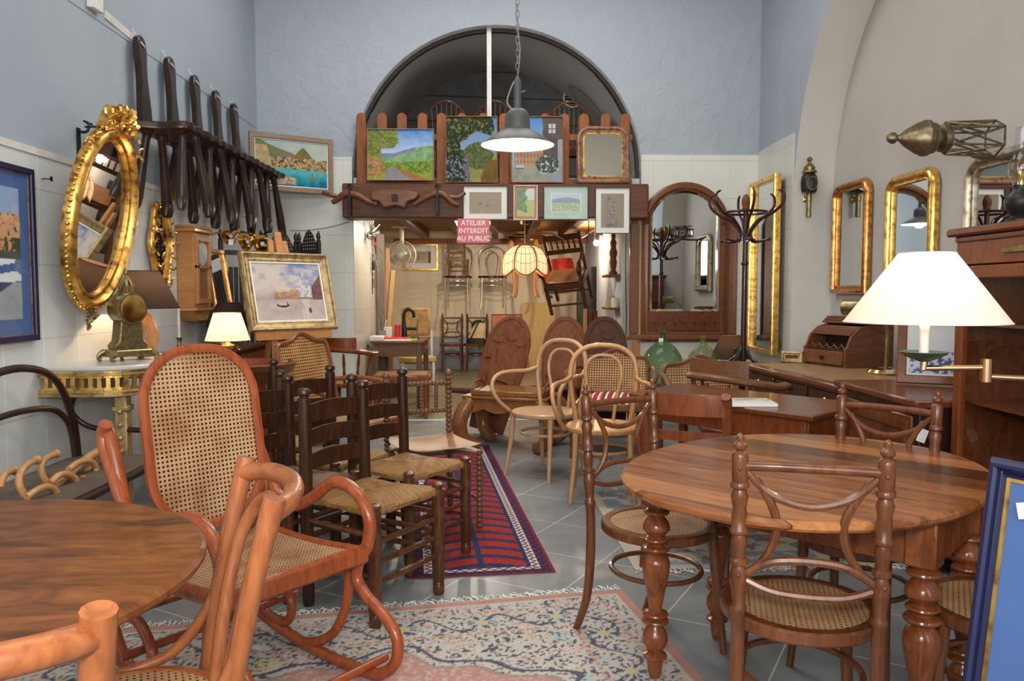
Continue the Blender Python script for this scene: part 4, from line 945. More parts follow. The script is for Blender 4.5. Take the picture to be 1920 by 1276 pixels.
# brass mantel clock
t = thing('mantel_clock', 'ornate tarnished brass mantel clock on the marble console', 'clock', (-2.085, 4.42, .905), R(52)); t.scale = (1, 1, 1.1)
W = M['brassold']
mb = MB(); mb.prism([(-.085, .05), (.085, .05), (.095, .075), (.07, .10), (.062, .16), (.058, .20), (-.058, .20), (-.062, .16), (-.07, .10), (-.095, .075)], .10, Matrix(((1,0,0,0), (0,0,-1,.05), (0,1,0,0), (0,0,0,1))), .006); mb.build('body', W, t)
mb = MB(); mb.lathe([(.078, 0), (.082, .006), (.082, .13), (.078, .136)], 24, Matrix(((1,0,0,0), (0,0,1,-.068), (0,1,0,.262), (0,0,0,1)))); mb.build('drum', W, t)
MB().lathe([(.0, 0), (.062, .001), (.070, .008), (.060, .010)], 24, Matrix(((1,0,0,0), (0,0,-1,-.066), (0,1,0,.262), (0,0,0,1)))).build('dial', M['brass'], t)
mb = MB(); mb.prism([(-.115, .02), (.115, .02), (.10, .055), (-.10, .055)], .15, Matrix(((1,0,0,0), (0,0,-1,.075), (0,1,0,0), (0,0,0,1))), .006)
for sx in (-1, 1):
    for y in (-.065, .065): mb.tube([(sx*.10, y, .045), (sx*.125, y*1.1, .03), (sx*.13, y*1.15, .012), (sx*.115, y*1.1, .006)], [.016, .012, .010, .012], 8)
scrolls(mb, [(x, .04, 0) for x in (-.07, 0, .07)], .02, 3, 1, .004); mb.build('base', W, t)
for i, p in enumerate(mb.v): pass
mb = MB()
for k in range(8): a = 2*PI*k/8; mb.tube([(.035*math.cos(a), .035*math.sin(a), .335), (.038*math.cos(a+.3), .038*math.sin(a+.3), .37), (.018*math.cos(a+.6), .018*math.sin(a+.6), .405), (.006*math.cos(a), .006*math.sin(a), .43)], .005, 6, 4)
mb.lathe([(.045, .335), (.03, .345), (.012, .35), (.010, .40), (.008, .43), (.012, .44), (.004, .46), (0, .475)], 12); mb.build('finial', W, t)
mb = MB(); scrolls(mb, [(x*.05, z, -.0) for x in (-1, 1) for z in (.11, .14, .18)], .016, 7, 1, .004)
# lamp helper
def shade(mb, z0, z1, r0, r1, n=36):
    return mb.lathe([(r0, z0), (r1, z1), (r1-.004, z1), (r0-.004, z0)], n)
def table_lamp(name, label, loc, shp, base_prof, base_mat, shade_mat_, power=0, color=(1, .62, .30)):
    t = thing(name, label, 'lamp', loc)
    z0, z1, r0, r1 = shp
    MB().lathe(base_prof, 24, None, 3).build('base', M[base_mat], t)
    mb = MB()
    vs = []; n = 40
    for r, z in ((r0, z0), (r1, z1)): vs += [(r*math.cos(2*PI*k/n), r*math.sin(2*PI*k/n), z) for k in range(n)]
    mb.add(vs, [(k, (k+1) % n, n+(k+1) % n, n+k) for k in range(n)]); mb.build('shade', M[shade_mat_], t)
    mb = MB(); 
    for r, z in ((r0, z0), (r1, z1)): mb.tube([(r*math.cos(2*PI*k/n), r*math.sin(2*PI*k/n), z) for k in range(n)], .0025, 6, 1, True)
    mb.build('shade_rim', M['shade_dark'] if 'dark' in shade_mat_ else M['cream'], t)
    zt = base_prof[-1][1]
    MB().lathe([(.012, zt-.01), (.012, zt+.03), (.016, zt+.035), (.028, zt+.07), (.024, zt+.095), (.006, zt+.11)], 14).build('bulb', M['bulb'] if power else M['candle'], t)
    if power: l = lamp('lamp_light', (loc[0], loc[1], loc[2]+(z0*.45+z1*.55)), power, color, .03)
    return t
table_lamp('table_lamp', 'table lamp with dark tapered shade and ribbed wooden base on the marble console', (-2.12, 4.72, .905), (.285, .505, .195, .088), [(.06, 0), (.065, .01), (.05, .03), (.068, .07), (.075, .12), (.06, .19), (.03, .24), (.014, .26), (.012, .30)], 'clockpine', 'shade_dark', 24, (1, .68, .38))
# commode behind, with candle and leaning mirror
t = thing('commode', 'dark mahogany chest standing behind the marble console', 'chest', (-2.15, 5.95, 0))
MB().box(-.20, .20, -.62, .62, .06, .84, .01).build('body', M['mahog'], t); MB().box(-.21, .225, -.64, .64, .84, .87, .008).build('top', M['mahog'], t)
for k in range(3): d = MB().box(.20, .215, -.58, .58, .10+.245*k, .32+.245*k, .006).build('drawer', M['redwood'], t); m_ = MB(); m_.ball((.225, -.3, .21+.245*k), .018).ball((.225, .3, .21+.245*k), .018); m_.build('knob', M['brass'], d)
for sx in (-1, 1):
    for sy in (-1, 1): MB().box(sx*.17-.02, sx*.17+.02, sy*.58-.02, sy*.58+.02, 0, .06, .004).build('foot', M['mahog'], t)
t = thing('candlestick', 'brass chamberstick with a tall white candle on the dark chest', 'candlestick', (-2.235, 5.49, .87))
MB().lathe([(.055, 0), (.07, .012), (.068, .015), (.02, .010), (.012, .03), (.018, .045), (.012, .06), (.018, .09), (.022, .10), (.014, .10)], 20).tube([(.06, 0, .012), (.09, 0, .03), (.085, 0, .05), (.065, 0, .035)], .005, 6).build('holder', M['brassold'], t)
MB().lathe([(.011, .095), (.011, .30), (.004, .305), (.0015, .318)], 12).build('candle', M['candle'], t)
mirror('leaning_mirror', 'narrow wood-framed mirror standing on the dark chest against the wall', lean(left_wall(6.37, 1.255, XL+.13), R(-9)), rect(.40, .76), 'goldred', .035, FLAT, .03)
# pine wall clock
t = thing('wall_clock', 'pine box wall clock with small glazed door on the left wall', 'clock', M=left_wall(5.97, 1.42))
MB().box(-.165, .165, -.25, .31, 0, .125, .004).build('case', M['clockpine'], t)
MB().box(-.195, .195, .31, .335, 0, .15, .004).box(-.185, .185, .335, .36, 0, .14, .01).build('cornice', M['clockpine'], t)
mb = MB(); mb.prism([(-.19, -.27), (.19, -.27), (.17, -.25), (-.17, -.25)], .145).prism([(-.17, -.27), (-.09, -.35), (.09, -.35), (.17, -.27)], .12, None, .004); mb.build('lower_moulding', M['clockpine'], t)
d = MB().frame(rect(.28, .50, 0, .03), FLAT(.035, .02), T(z=.125)).box(-.14, .14, .045, .065, .125, .145).build('door', M['clockpine'], t)
MB().add([(-.108, -.19, .132), (.108, -.19, .132), (.108, .25, .132), (-.108, .25, .132)], [(0, 1, 2, 3)]).build('door_glass', M['lampglass'], d)
MB().lathe([(.09, 0), (.095, .004)], 24, T(0, .16, .1255)).build('dial', M['matcard'], t)
# round tray table with lit lamp; dark lamp behind it
t = thing('gallery_table', 'round mahogany pedestal table with raised rim behind the ladder-back chairs', 'table', (-1.62, 5.0, 0))
MB().lathe([(.0, .765), (.27, .765), (.30, .79), (.32, .835), (.30, .84), (.275, .80), (.26, .79), (0, .79)], 36).build('tabletop', M['mahog'], t)
MB().lathe([(.035, .12), (.05, .2), (.035, .3), (.03, .5), (.05, .65), (.10, .765)], 16).build('pedestal', M['mahog'], t)
for k in range(3): a = 2*PI*k/3; MB().tube([(.03*math.cos(a), .03*math.sin(a), .18), (.2*math.cos(a), .2*math.sin(a), .12), (.30*math.cos(a), .30*math.sin(a), .02)], [.025, .022, .016], 8).build('foot', M['mahog'], t)
t = table_lamp('brass_lamp', 'lit table lamp with cream shade on a polished brass base', (-1.70, 4.92, .79), (.195, .365, .135, .082), [(.06, 0), (.062, .012), (.045, .02), (.045, .06), (.058, .068), (.062, .085), (.035, .11), (.02, .125), (.04, .15), (.042, .165), (.015, .18), (.012, .20)], 'brass', 'shade_lit', 4.5, (1, .64, .34))
table_lamp('shaded_lamp', 'unlit lamp with dark brown shade just behind the lit cream lamp', (-1.95, 5.68, .87), (.17, .34, .165, .078), [(.06, 0), (.06, .015), (.02, .03), (.035, .08), (.02, .13), (.012, .19)], 'mahog', 'shade_dark')
# fretwork screen
fret = cane_mat('dark pierced fretwork', (.012, .009, .009), (.030, .020, .016), .030, .30); M['fret'] = fret
t = thing('folding_screen', 'dark carved folding screen with pierced fretwork panels behind the easel', 'screen', (-1.9, 6.75, 0))
def leaf(p, q, solid):
    d = (Vector(q)-Vector(p)); L = d.length; Mx = basis((p[0], p[1], 0), (*d, 0), (0, 0, 1)); W = M['blackfret']
    mb = MB()
    for x in (0.02, L-.02): mb.box(x-.02, x+.02, 0, 1.72, -.015, .015, .004, Mx); mb.lathe([(.018, 0), (.022, .01), (.012, .02), (.02, .04), (.02, .06), (.006, .09), (.001, .10)], 10, Mx @ T(x, 1.72, 0, rx=-PI/2))
    for z in (.10, .62, .98, 1.62): mb.box(.02, L-.02, z-.02, z+.02, -.012, .012, .004, Mx)
    mb.build('leaf_frame', W, t)
    mb = MB()
    if solid:
        for k in range(7): mb.box(.04+k*(L-.08)/7, .04+(k+.8)*(L-.08)/7, .12, 1.5, -.006, .008, .003, Mx)
        mb.build('panel', W, t)
    else:
        mb.add([Mx @ Vector((x, z, 0)) for x, z in ((.03, .12), (L-.03, .12), (L-.03, 1.50), (.03, 1.50))], [(0, 1, 2, 3)], None, [(0, 0), (L, 0), (L, 1.38), (0, 1.38)])
        P = [(.03, 1.5)]+[(.03+(L-.06)*k/16, 1.66+.17*math.sin(PI*k/16)) for k in range(17)]+[(L-.03, 1.5)]
        mb.add([Mx @ Vector((x, z, 0)) for x, z in P], [tuple(range(len(P)))], None, P); mb.build('fretwork', M['fret'], t)
M['blackfret'] = plain('ebonised wood', (.020, .014, .013), .4, var=.4)
leaf((-.44, -.16), (-.12, .03), True); leaf((-.12, .03), (.12, .25), False); leaf((.12, .25), (.36, .05), False)
# easel with the Venice painting
def art_venice(u, v):
    n = fbm(u*7, v*8, 2, 4); st = fbm(u*26, v*20, 7); 
    if v > .40:
        c = mx((.20, .28, .56), (.76, .66, .56), n*2.2-.75+.75*(1-u)-.2*(v > .8)); 
        if v < .56: c = mx(c, (.46, .36, .40), .7*(1-(v-.40)/.16))
    else: c = mx((.46, .36, .36), (.68, .57, .50), n*1.1+1.3*(.30-v))
    dm = 0
    if abs(u-.735) < .115 and .40 < v < .60: dm = 1
    if v >= .60 and math.hypot((u-.735)/.085, (v-.60)/.15) < 1: dm = 1
    if abs(u-.735) < .012+.02*(.84-v) and .74 < v < .86: dm = 1
    for tx in (.66, .80):
        if abs(u-tx) < .016 and .5 < v < .70: dm = 1
    if dm: c = mx(c, pick([(.84, .80, .78), (.34, .32, .44), (.88, .84, .80), (.50, .46, .54)], st*1.3-.15), .9)
    if u > .845 and .36 < v < .58+1.5*(u-.845): c = mx((.26, .12, .11), (.12, .055, .07), st*1.6-.3)
    if .28 < u < .645 and .40 < v < .475+.04*vn(u*24, 1, 3)+.03*(u > .5): c = mx((.72, .38, .13), (.36, .20, .16), st*2-.5)
    if .26 < u < .97 and .37 < v <= .405: c = mx(c, (.20, .12, .14), .3+.6*st)
    if .66 < u < .80 and v < .37 and vn(u*30, v*4, 5) > .42: c = mx(c, (.82, .74, .68), .55)
    if .30 < u < .6 and .30 < v < .37 and st > .55: c = mx(c, (.70, .42, .22), .5)
    hull = .235+.9*(u-.385)**2*4
    if abs(v-hull) < .016 and .29 < u < .48: c = (.03, .02, .035)
    if abs(u-.45) < .006 and .24 < v < .32: c = (.04, .03, .04)
    if math.hypot((u-.78)/.022, (v-.16)/.05) < 1: c = (.09, .06, .07)
    return tuple(x*.74 for x in c)
nh = Vector((.70, -.71, 0)); xd = Vector((.71, .70, 0)); up_ = (Vector((0, 0, 1))*math.cos(R(15))-nh*math.sin(R(15)))
EC = Vector((-1.51, 5.64, 1.285))
picture('canal_painting', 'canal city painting in broad gold frame standing on the wooden easel', 'painting', basis(EC, xd, up_), .69, .57, 'goldold', .068, SCOOP, art_venice, 0, n=150, depth=.05, liner=(.012, 'matcard'))
t = thing('easel', 'wooden studio easel holding the gold-framed canal painting', 'easel', M=basis((EC.x, EC.y, 0), xd, (0, 0, 1)))
MI = basis((EC.x, EC.y, 0), xd, (0, 0, 1)).inverted()
def ez(x, d, s): return MI @ (EC + xd*x + up_*s - (nh*math.cos(R(15))+Vector((0, 0, math.sin(R(15)))))*d)
def fl(x, y): return MI @ Vector((x, y, 0))
bt = (EC.z+.29)/math.cos(R(15))
for nm, a, b, w_ in (('mast', ez(0, .03, .46), ez(0, .03, -1.0), .055), ('leg', ez(-.05, .05, .40), ez(-.24, .05, -1.31), .045), ('leg', ez(.05, .05, .40), ez(.24, .05, -1.31), .045)): MB().bar(a, b, w_, .025, up=MI.to_3x3() @ nh).build(nm, M['clockpine'], t)
MB().bar(ez(-.30, .0, -.305), ez(.30, .0, -.305), .075, .03).build('shelf', M['clockpine'], t)
a = ez(0, .06, .38); b = Vector((0, 0, 0)); b = MI @ (EC-nh*.48-Vector((0, 0, EC.z))); MB().bar(a, b, .04, .025, up=(1, 0, 0)).build('back_leg', M['clockpine'], t)
# brass spot cluster on the screen
t = thing('brass_spotlights', 'cluster of three small brass spotlights above the gold-framed painting', 'light', (-1.93, 6.05, 1.72))
MB().tube([(-.44, .25, .02), (-.2, .1, .03), (.0, 0, .02), (.20, 0, -.04)], .009, 8).build('bar', M['brass'], t)
for x, z, a in ((-.10, .0, .5), (.03, -.045, .9), (.13, -.06, -.5)):
    m_ = T(x, -.03, z, rx=R(-58), ry=a); h = MB().lathe([(.017, .12), (.019, .07), (.033, .055), (.042, 0), (.062, -.05), (.056, -.05), (.036, 0), (0, .01)], 16, m_).build('spot_head', M['brass'], t)
    MB().ball((0, 0, -.012), .02, 10, 8, m_).build('bulb', M['white'], h)
o = MB().box(-.018, .018, -.022, .022, 0, .002).build('price_tag', M['paper']); o.matrix_world = T(-1.985, 6.0, 1.635, rx=R(80), rz=R(20)); 
o.parent = t; o.matrix_parent_inverse = Matrix.Identity(4); o.location = (-.10, -.055, -.055); o.rotation_euler = (R(80), 0, R(20)); MB().tube([(-.10, -.055, -.033), (-.10, -.04, -.01)], .0015, 5, 1).build('tag_string', M['paper'], t)
# dark bentwood settee with a beech coat stand lying on it
t = thing('bentwood_settee', 'dark bentwood settee with hooped back along the left wall', 'settee', (-2.0, 3.25, 0))
W = M['blackwood']; LS = Matrix.Translation((2.0, -3.25, 0))
def hoop(y0, y1, zb, zt, x, r): 
    c = (y0+y1)/2; h = (y1-y0)/2
    return [(x, y0, zb), (x-.01, y0+.01, zb+(zt-zb)*.45), (x-.02, y0+h*.10, zb+(zt-zb)*.72), (x-.03, y0+h*.38, zb+(zt-zb)*.93), (x-.03, c, zt), (x-.03, y1-h*.38, zb+(zt-zb)*.93), (x-.02, y1-h*.10, zb+(zt-zb)*.72), (x-.01, y1-.01, zb+(zt-zb)*.45), (x, y1, zb)]
for y0, y1 in ((3.08, 4.07), (2.12, 3.06)):
    MB().tube([LS @ Vector(p) for p in hoop(y0, y1, .0, .935, -2.18, 0)], .0185, 12).build('back_hoop', W, t)
    MB().tube([LS @ Vector(p) for p in hoop(y0+.06, y1-.06, .40, .735, -2.175, 0)], .0155, 12).build('inner_hoop', W, t)
MB().tube([LS @ Vector(p) for p in ((-2.20, 4.075, .76), (-2.235, 4.09, .69), (-2.22, 4.10, .63), (-2.15, 4.11, .578), (-2.05, 4.115, .562), (-1.93, 4.115, .560), (-1.80, 4.11, .545), (-1.745, 4.08, .49), (-1.74, 4.03, .44))], .0145, 10).build('arm', W, t)
mb = MB(); mb.prism([LS @ Vector((*p, 0)) for p in rrect(.50, 2.0, .08)] and [((x+(-1.955+2.0)), y-.16) for x, y in rrect(.50, 1.96, .08)], .035, T(z=.405), .008); mb.build('seat_rim', W, t)
MB().poly([((x+.045), y-.16) for x, y in rrect(.44, 1.90, .06)], .442).build('seat', M['canegrey'], t)
for x in (-1.74,):
    for y in (2.2, 3.1, 4.0): MB().tube([LS @ Vector(p) for p in ((x, y, .41), (x+.01, y, .2), (x+.03, y, 0))], [.018, .016, .013], 10).build('leg', W, t)
t = thing('coat_stand', 'pale bentwood coat stand lying on the dark settee', 'coat stand', (-1.95, 3.5, .442))
LT = Matrix.Translation((1.95, -3.5, -.442)); W = M['beech2']
def pxtube(nm, P, r, X, dX=0, par=t, w_=None):
    n = len(P); MB().tube([LT @ onX(px, py, X+dX*i/(n-1)) for i, (px, py) in enumerate(P)], r, 10).build(nm, w_ or W, par)
for P, X, dX in (([(0, 915), (5, 895), (15, 885), (28, 882)], -2.0, -.03), ([(45, 928), (36, 908), (38, 888), (52, 870), (70, 862)], -1.93, -.05), ([(92, 910), (80, 892), (77, 872), (88, 858), (106, 850)], -1.97, -.05),
                 ([(50, 932), (70, 918), (88, 912), (103, 918), (108, 932)], -1.88, .02), ([(95, 905), (108, 892), (124, 888), (140, 896), (145, 912), (136, 922), (122, 924)], -1.90, .02),
                 ([(128, 880), (148, 866), (168, 864), (180, 876), (178, 890), (168, 898), (155, 896)], -1.92, .02), ([(170, 856), (190, 844), (206, 842), (216, 854), (212, 868), (196, 876)], -1.93, 0)):
    pxtube('hook', P, .0145, X, dX)
    e = LT @ onX(*P[-1], X+dX)
for px, py, X in ((28, 882, -2.03), (70, 862, -1.98), (106, 850, -2.02)): MB().ball(LT @ onX(px, py, X), .020).build('hook_knob', W, t)
pxtube('pole', [(70, 940), (115, 900), (160, 862), (185, 845)], .020, -1.93); pxtube('pole', [(135, 925), (160, 888), (182, 850)], .013, -1.95)
pxtube('foot_rail', [(120, 935), (160, 918), (185, 905), (208, 906)], .012, -1.86)
# ------------------------------------------------------------------ arch: fence, paintings, beam
t = thing('picket_fence', 'orange-brown picket fence standing on the beam before the arched window', 'fence', (-.02, 7.77, 2.33))
LP = Matrix.Translation((.02, -7.77, -2.33))
for px in (678, 717, 754, 792.5, 828, 866, 906, 945, 981, 1022, 1058, 1094.5, 1135, 1171.5):
    x = onY(px, 300, 7.77).x
    MB().prism([(-.047, 0), (.047, 0), (.047, .655)]+[(.047*math.cos(a), .655+.047*math.sin(a)) for a in [PI*i/8 for i in range(1, 8)]]+[(-.047, .655)], .02, LP @ back_wall(x, 2.335, 7.785), .003).build('picket', M['picket'], t)
for z in (2.345, 2.78): MB().box(-1.38, 1.34, .016, .04, z-2.33, z-2.33+.06, .003).build('rail', M['picket'], t)
def stand(px0, py0, px1, py1, y): a = onY(px0, py0, y); b = onY(px1, py1, y); return a, b
def lean_pic(name, label, box, y, fm, fw, prof, fn, la=6, zb=None, **kw):
    a, b = stand(*box, y); w_, h = b.x-a.x, a.z-b.z
    z0 = zb if zb else b.z
    Mx = lean(back_wall((a.x+b.x)/2, z0+h/2, y), R(-la))
    return picture(name, label, kw.pop('cat', 'painting'), Mx, w_, h, fm, fw, prof, fn, **kw)
def art_road(u, v):
    n = fbm(u*16, v*14, 3); n2 = fbm(u*40, v*36, 5, 2)
    ridge = .52+.15*max(0, min(1, (u-.42)/.45))**.7+.02*vn(u*14, 0, 2)
    if v > ridge: c = mx((.50, .68, .86), (.07, .25, .62), (v-.52)*2.1+.35*n-.18)
    elif v > .33+.05*u:
        c = mx((.17, .19, .38), (.28, .30, .46), n) if v > ridge-.07 and u < .72 else mx((.13, .32, .13), (.34, .52, .26), n*1.5-.3)
    else: c = mx((.05, .17, .02), (.36, .42, .06), n2*1.5-.3) if v > .14 else mx((.20, .26, .02), (.46, .44, .08), n2*1.3-.1)
    if v < .27:
        cx = .36+.10*(.27-v)/.27; hw = .022+.20*((.27-v)/.27)
        if abs(u-cx) < hw: c = mx((.24, .23, .29), (.34, .32, .36), n)
        elif cx+hw < u < cx+hw+.22*((.27-v)/.27)+.03 and v < .21: c = mx((.50, .18, .06), (.34, .16, .06), n2)
    if u < .09+.30*max(0, .72-v)*(v > .12)+.06*n and .08 < v < .70: c = mx((.58, .32, .13), (.24, .15, .06), n2*1.8-.45)
    if v > .42+.2*(u > .2) and math.hypot((u-.16)/.28, (v-.82)/.36) < .82+.5*n2 and n2 > .25: c = mx((.07, .14, .015), (.36, .36, .06), n2*1.8-.5)
    return c
def art_path(u, v):
    n = fbm(u*9, v*10, 7); n2 = fbm(u*34, v*40, 9, 2)
    c = mx((.40, .56, .74), (.10, .28, .64), v*1.3-.4) if v > .46 else mx((.26, .27, .05), (.48, .46, .16), n*1.4-.2)
    if math.hypot((u-.62)/.27, (v-.40)/.19) < .8+.5*n: c = mx((.05, .09, .02), (.22, .27, .10), n2*1.7-.4)
    if v < .34 and u > .60+.35*v+.12*n: c = mx((.36, .20, .03), (.14, .10, .02), n)
    if .30+.1*v < u < .46-.12*v+.03*n and v < .42: c = mx((.30, .30, .35), (.10, .11, .14), n2*1.4-.2)
    d = .36+.34*max(0, v-.42)+.16*math.sin(v*9)*(v > .5)+.22*(n-.5)
    if u < d or (v > .80-.25*(u-.55) and u < .86+.15*n): 
        c = mx((.008, .016, .008), (.06, .10, .03), n2*1.6-.3)
        if n2 > .66 and v > .35: c = (.26, .28, .05)
        if v < .42 and n2 > .62: c = (.28, .36, .50)
    return c
def art_villa(u, v):
    n = fbm(u*12, v*14, 4); n2 = fbm(u*32, v*36, 6, 2)
    c = mx((.34, .52, .76), (.08, .28, .66), (v-.5)*2)
    if u > .60+.02*n and v > .34:
        c = mx((.085, .062, .060), (.17, .135, .12), n)
        if .73 < u < .86 and .75 < v < .90: c = (.62, .66, .70) if abs(u-.795) > .012 and abs(v-.825) > .01 else (.16, .16, .18)
    if u > .90 and .15 < v < .66: c = mx((.34, .35, .42), (.44, .45, .52), n)
    if .05 < u < .62 and .22 < v < .60-.05*u:
        c = mx((.50, .27, .14), (.60, .37, .22), n)
        if (u*15 % 1 > .62) and (v*9 % 1 > .45) and v > .30: c = (.20, .16, .16)
        if v > .55-.05*u: c = (.42, .16, .08)
    if v < .24: c = mx((.28, .31, .26), (.46, .45, .38), n*1.4-.2)
    if math.hypot((u-.70)/.24, (v-.27)/.14) < .85+.3*n2: c = mx((.012, .035, .03), (.62, .68, .66), 1 if n2 > .66 else n2*.25)
    if .08 < u < .24 and .20 < v < .26: c = (.55, .64, .74) if v > .22 else (.10, .12, .16)
    if u > .78 and v < .12: c = (.34, .38, .48)
    return c
lean_pic('road_painting', 'unframed country road landscape painting leaning on the fence, leftmost above the beam', (688, 240, 814, 340), 7.64, 'deskpale', .008, FLAT, lambda u, v: tuple(x*.85 for x in art_road(u, v)), zb=2.355, n=110, depth=.02)
lean_pic('path_painting', 'tall leafy path painting leaning on the fence, left of the hanging lamp', (835, 217, 933, 345), 7.64, 'picket', .008, FLAT, lambda u, v: tuple(x*.62 for x in art_path(u, v)), zb=2.335, n=90, depth=.02)
lean_pic('villa_painting', 'tall painting of a village square behind the hanging lamp', (958, 217, 1056, 345), 7.64, 'picket', .008, FLAT, lambda u, v: tuple(x*.75 for x in art_villa(u, v)), zb=2.335, n=90, depth=.02)
a, b = stand(1081, 236, 1180, 346, 7.66)
mirror('fence_mirror', 'old mirror in worn pinkish rounded-top frame leaning on the picket fence', lean(back_wall((a.x+b.x)/2, 2.335+(a.z-b.z)/2, 7.66), R(-6)), rrect(b.x-a.x, a.z-b.z, .13, True), 'rosewood', .062, ROUND, .035, 'mirrorold', (.016, 'gold'))
# beam pictures
def art_sketch(u, v):
    n = fbm(u*12, v*8, 3); c = mx((.34, .27, .19), (.40, .32, .23), n)
    if abs(v-.5-.10*(vn(u*7, 0, 4)-.5)) < .16*math.sin(PI*max(0, min(1, (u-.1)/.8))) and fbm(u*30, v*24, 8) > .47: c = mx((.07, .085, .09), (.55, .50, .46), fbm(u*20, v*20, 9)*1.5-.3)
    return c
def art_sketch2(u, v):
    n = fbm(u*9, v*12, 13); c = mx((.31, .25, .20), (.37, .30, .24), n)
    if abs(u-.5) < .12+.30*abs(v-.55) and v < .9 and fbm(u*24, v*30, 18) > .48: c = mx((.09, .08, .09), (.52, .47, .44), fbm(u*20, v*20, 9)*1.5-.3)
    return c
def art_garden(u, v):
    n2 = fbm(u*18, v*20, 3); c = mx((.52, .62, .60), (.66, .72, .66), v)
    if v < .6: c = mx((.42, .46, .14), (.60, .60, .34), n2)
    if u < .42+.2*vn(0, v*6, 2) and v > .25-.2*u: c = mx((.08, .20, .16), (.30, .42, .20), n2*1.3-.1)
    return c
def art_hills(u, v):
    n = fbm(u*14, v*10, 6); n2 = fbm(u*34, v*24, 8, 2); c = mx((.46, .58, .66), (.66, .72, .74), n)
    if v < .66+.14*math.sin(u*PI)-.04*vn(u*9, 0, 2): c = mx((.24, .34, .44), (.36, .46, .48), n)
    if v < .50: c = mx((.26, .40, .22), (.70, .70, .56), n2*1.5-.25)
    if min(u, 1-u) < .03 or min(v, 1-v) < .04: c = (.78, .80, .77)
    return c
def beam_pic(name, label, b_, fm, mt, mtm, fn, fw=.008, **kw):
    a = onY(b_[0], b_[1], 7.565); b = onY(b_[2], b_[3], 7.565)
    return picture(name, label, 'picture', back_wall((a.x+b.x)/2, (a.z+b.z)/2, 7.576), b.x-a.x, a.z-b.z, fm, fw, FLAT, fn, mt, mtm, 110, 'print', .016, True)
M['mat_green'] = painted('washed green mount'); M['mat_pink'] = plain('terracotta mount', (.52, .22, .14), .7, var=.05); M['mat_wash'] = plain('pale green wash mount', (.50, .62, .54), .8, var=.12, nscale=20)
beam_pic('landscape_sketch', 'pale-mounted landscape sketch hung at the left on the beam, beside the ox yoke', (868, 348, 952, 412), 'black', .052, 'matcard', art_sketch)
beam_pic('garden_watercolour', 'small upright watercolour in white and terracotta mount on the beam', (963, 347, 1008, 412), 'white', .024, 'mat_pink', art_garden)
beam_pic('hills_watercolour', 'green-washed watercolour of hills hung on the beam', (1019, 348, 1103, 412), 'black', .062, 'mat_wash', art_hills)
beam_pic('street_sketch', 'upright grey sketch in white mount overhanging the right end of the beam', (1116, 351, 1181, 438), 'black', .050, 'matcard', art_sketch2)
# ox yoke
t = thing('ox_yoke', 'carved wooden double ox yoke hung on the dark beam', 'yoke', M=back_wall(-.98, 2.17, 7.555))
W = wood('polished yoke wood', (.16, .062, .026), (.27, .115, .052), .3, (3, 12, 12), coat=.3)
mb = MB(); mb.tube([(-.60, -.03, .03), (-.56, -.01, .04), (-.47, .05, .05), (-.36, .035, .05), (-.26, -.02, .05), (-.17, -.045, .05)], [.022, .028, .034, .034, .028, .022], 10)
mb.tube([(.60, -.05, .03), (.54, -.03, .04), (.45, .05, .05), (.36, .05, .05), (.26, .0, .05), (.17, -.05, .05)], [.022, .028, .034, .034, .028, .022], 10)
yo = [(-.22, .06), (-.10, .085), (.10, .085), (.22, .06), (.20, -.0), (.12, -.03), (.09, -.085), (0, -.065), (-.10, -.085), (-.15, -.03), (-.22, -.01)]
mb.prism([(p.x, p.y) for p in spline([(a, b, 0) for a, b in yo], 3, True)], .085, T(z=.01), .012)
mb.tube([(-.69, .065, .03), (-.62, .04, .04), (-.56, .03, .03)], .022, 8).tube([(.66, .065, .03), (.59, .02, .04), (.50, .03, .03)], .020, 8); mb.build('yoke_body', W, t)
mb = MB()
for x in (-.43, .40): mb.box(x-.012, x+.012, -.15, .11, .0, .085, .003).tube([(x-.02, .11, .04), (x, .14, .05), (x+.03, .115, .05)], .008, 6)
mb.box(-.03, .03, -.03, .04, .08, .1, .003); mb.build('iron_strap', M['iron'], t)
# sign
t = thing('sign', 'red sign with white capitals ATELIER INTERDIT AU PUBLIC hanging under the beam', 'sign', M=back_wall((-.395-.085)/2, 1.872, 7.50))
MB().box(-.152, .152, -.115, .115, -.003, 0, .001).build('board', M['signred'], t)
for k, tx in enumerate(('ATELIER', "INTERDIT", 'AU PUBLIC')):
    cu = bpy.data.curves.new('lettering', 'FONT'); cu.body = tx; cu.size = .064; cu.align_x = 'CENTER'; cu.align_y = 'CENTER'; cu.extrude = .001; cu.offset = .0014; cu.space_character = 1.02
    o = bpy.data.objects.new('text_source', cu); COL.objects.link(o); bpy.context.view_layer.update()
    me = bpy.data.meshes.new_from_object(o.evaluated_get(bpy.context.evaluated_depsgraph_get())); bpy.data.objects.remove(o); me.materials.clear(); me.materials.append(M['paper'])
    o = bpy.data.objects.new('lettering', me); COL.objects.link(o); o.parent = t; o.location = (0, .072-.073*k, .0012)
mb = MB(); mb.add([(-.165, -.12, .0015), (.175, -.12, .0015), (.175, .118, .0015), (-.165, .118, .0015)], [(0, 1, 2, 3)]); mb.build('plastic_sleeve', M['pane'], t)
mb = MB()
for x in (-.09, .08): mb.tube([(x, .11, 0), (x, .16, -.03), (x, .20, -.05)], .0015, 5, 2)
mb.build('string', M['paper'], t)
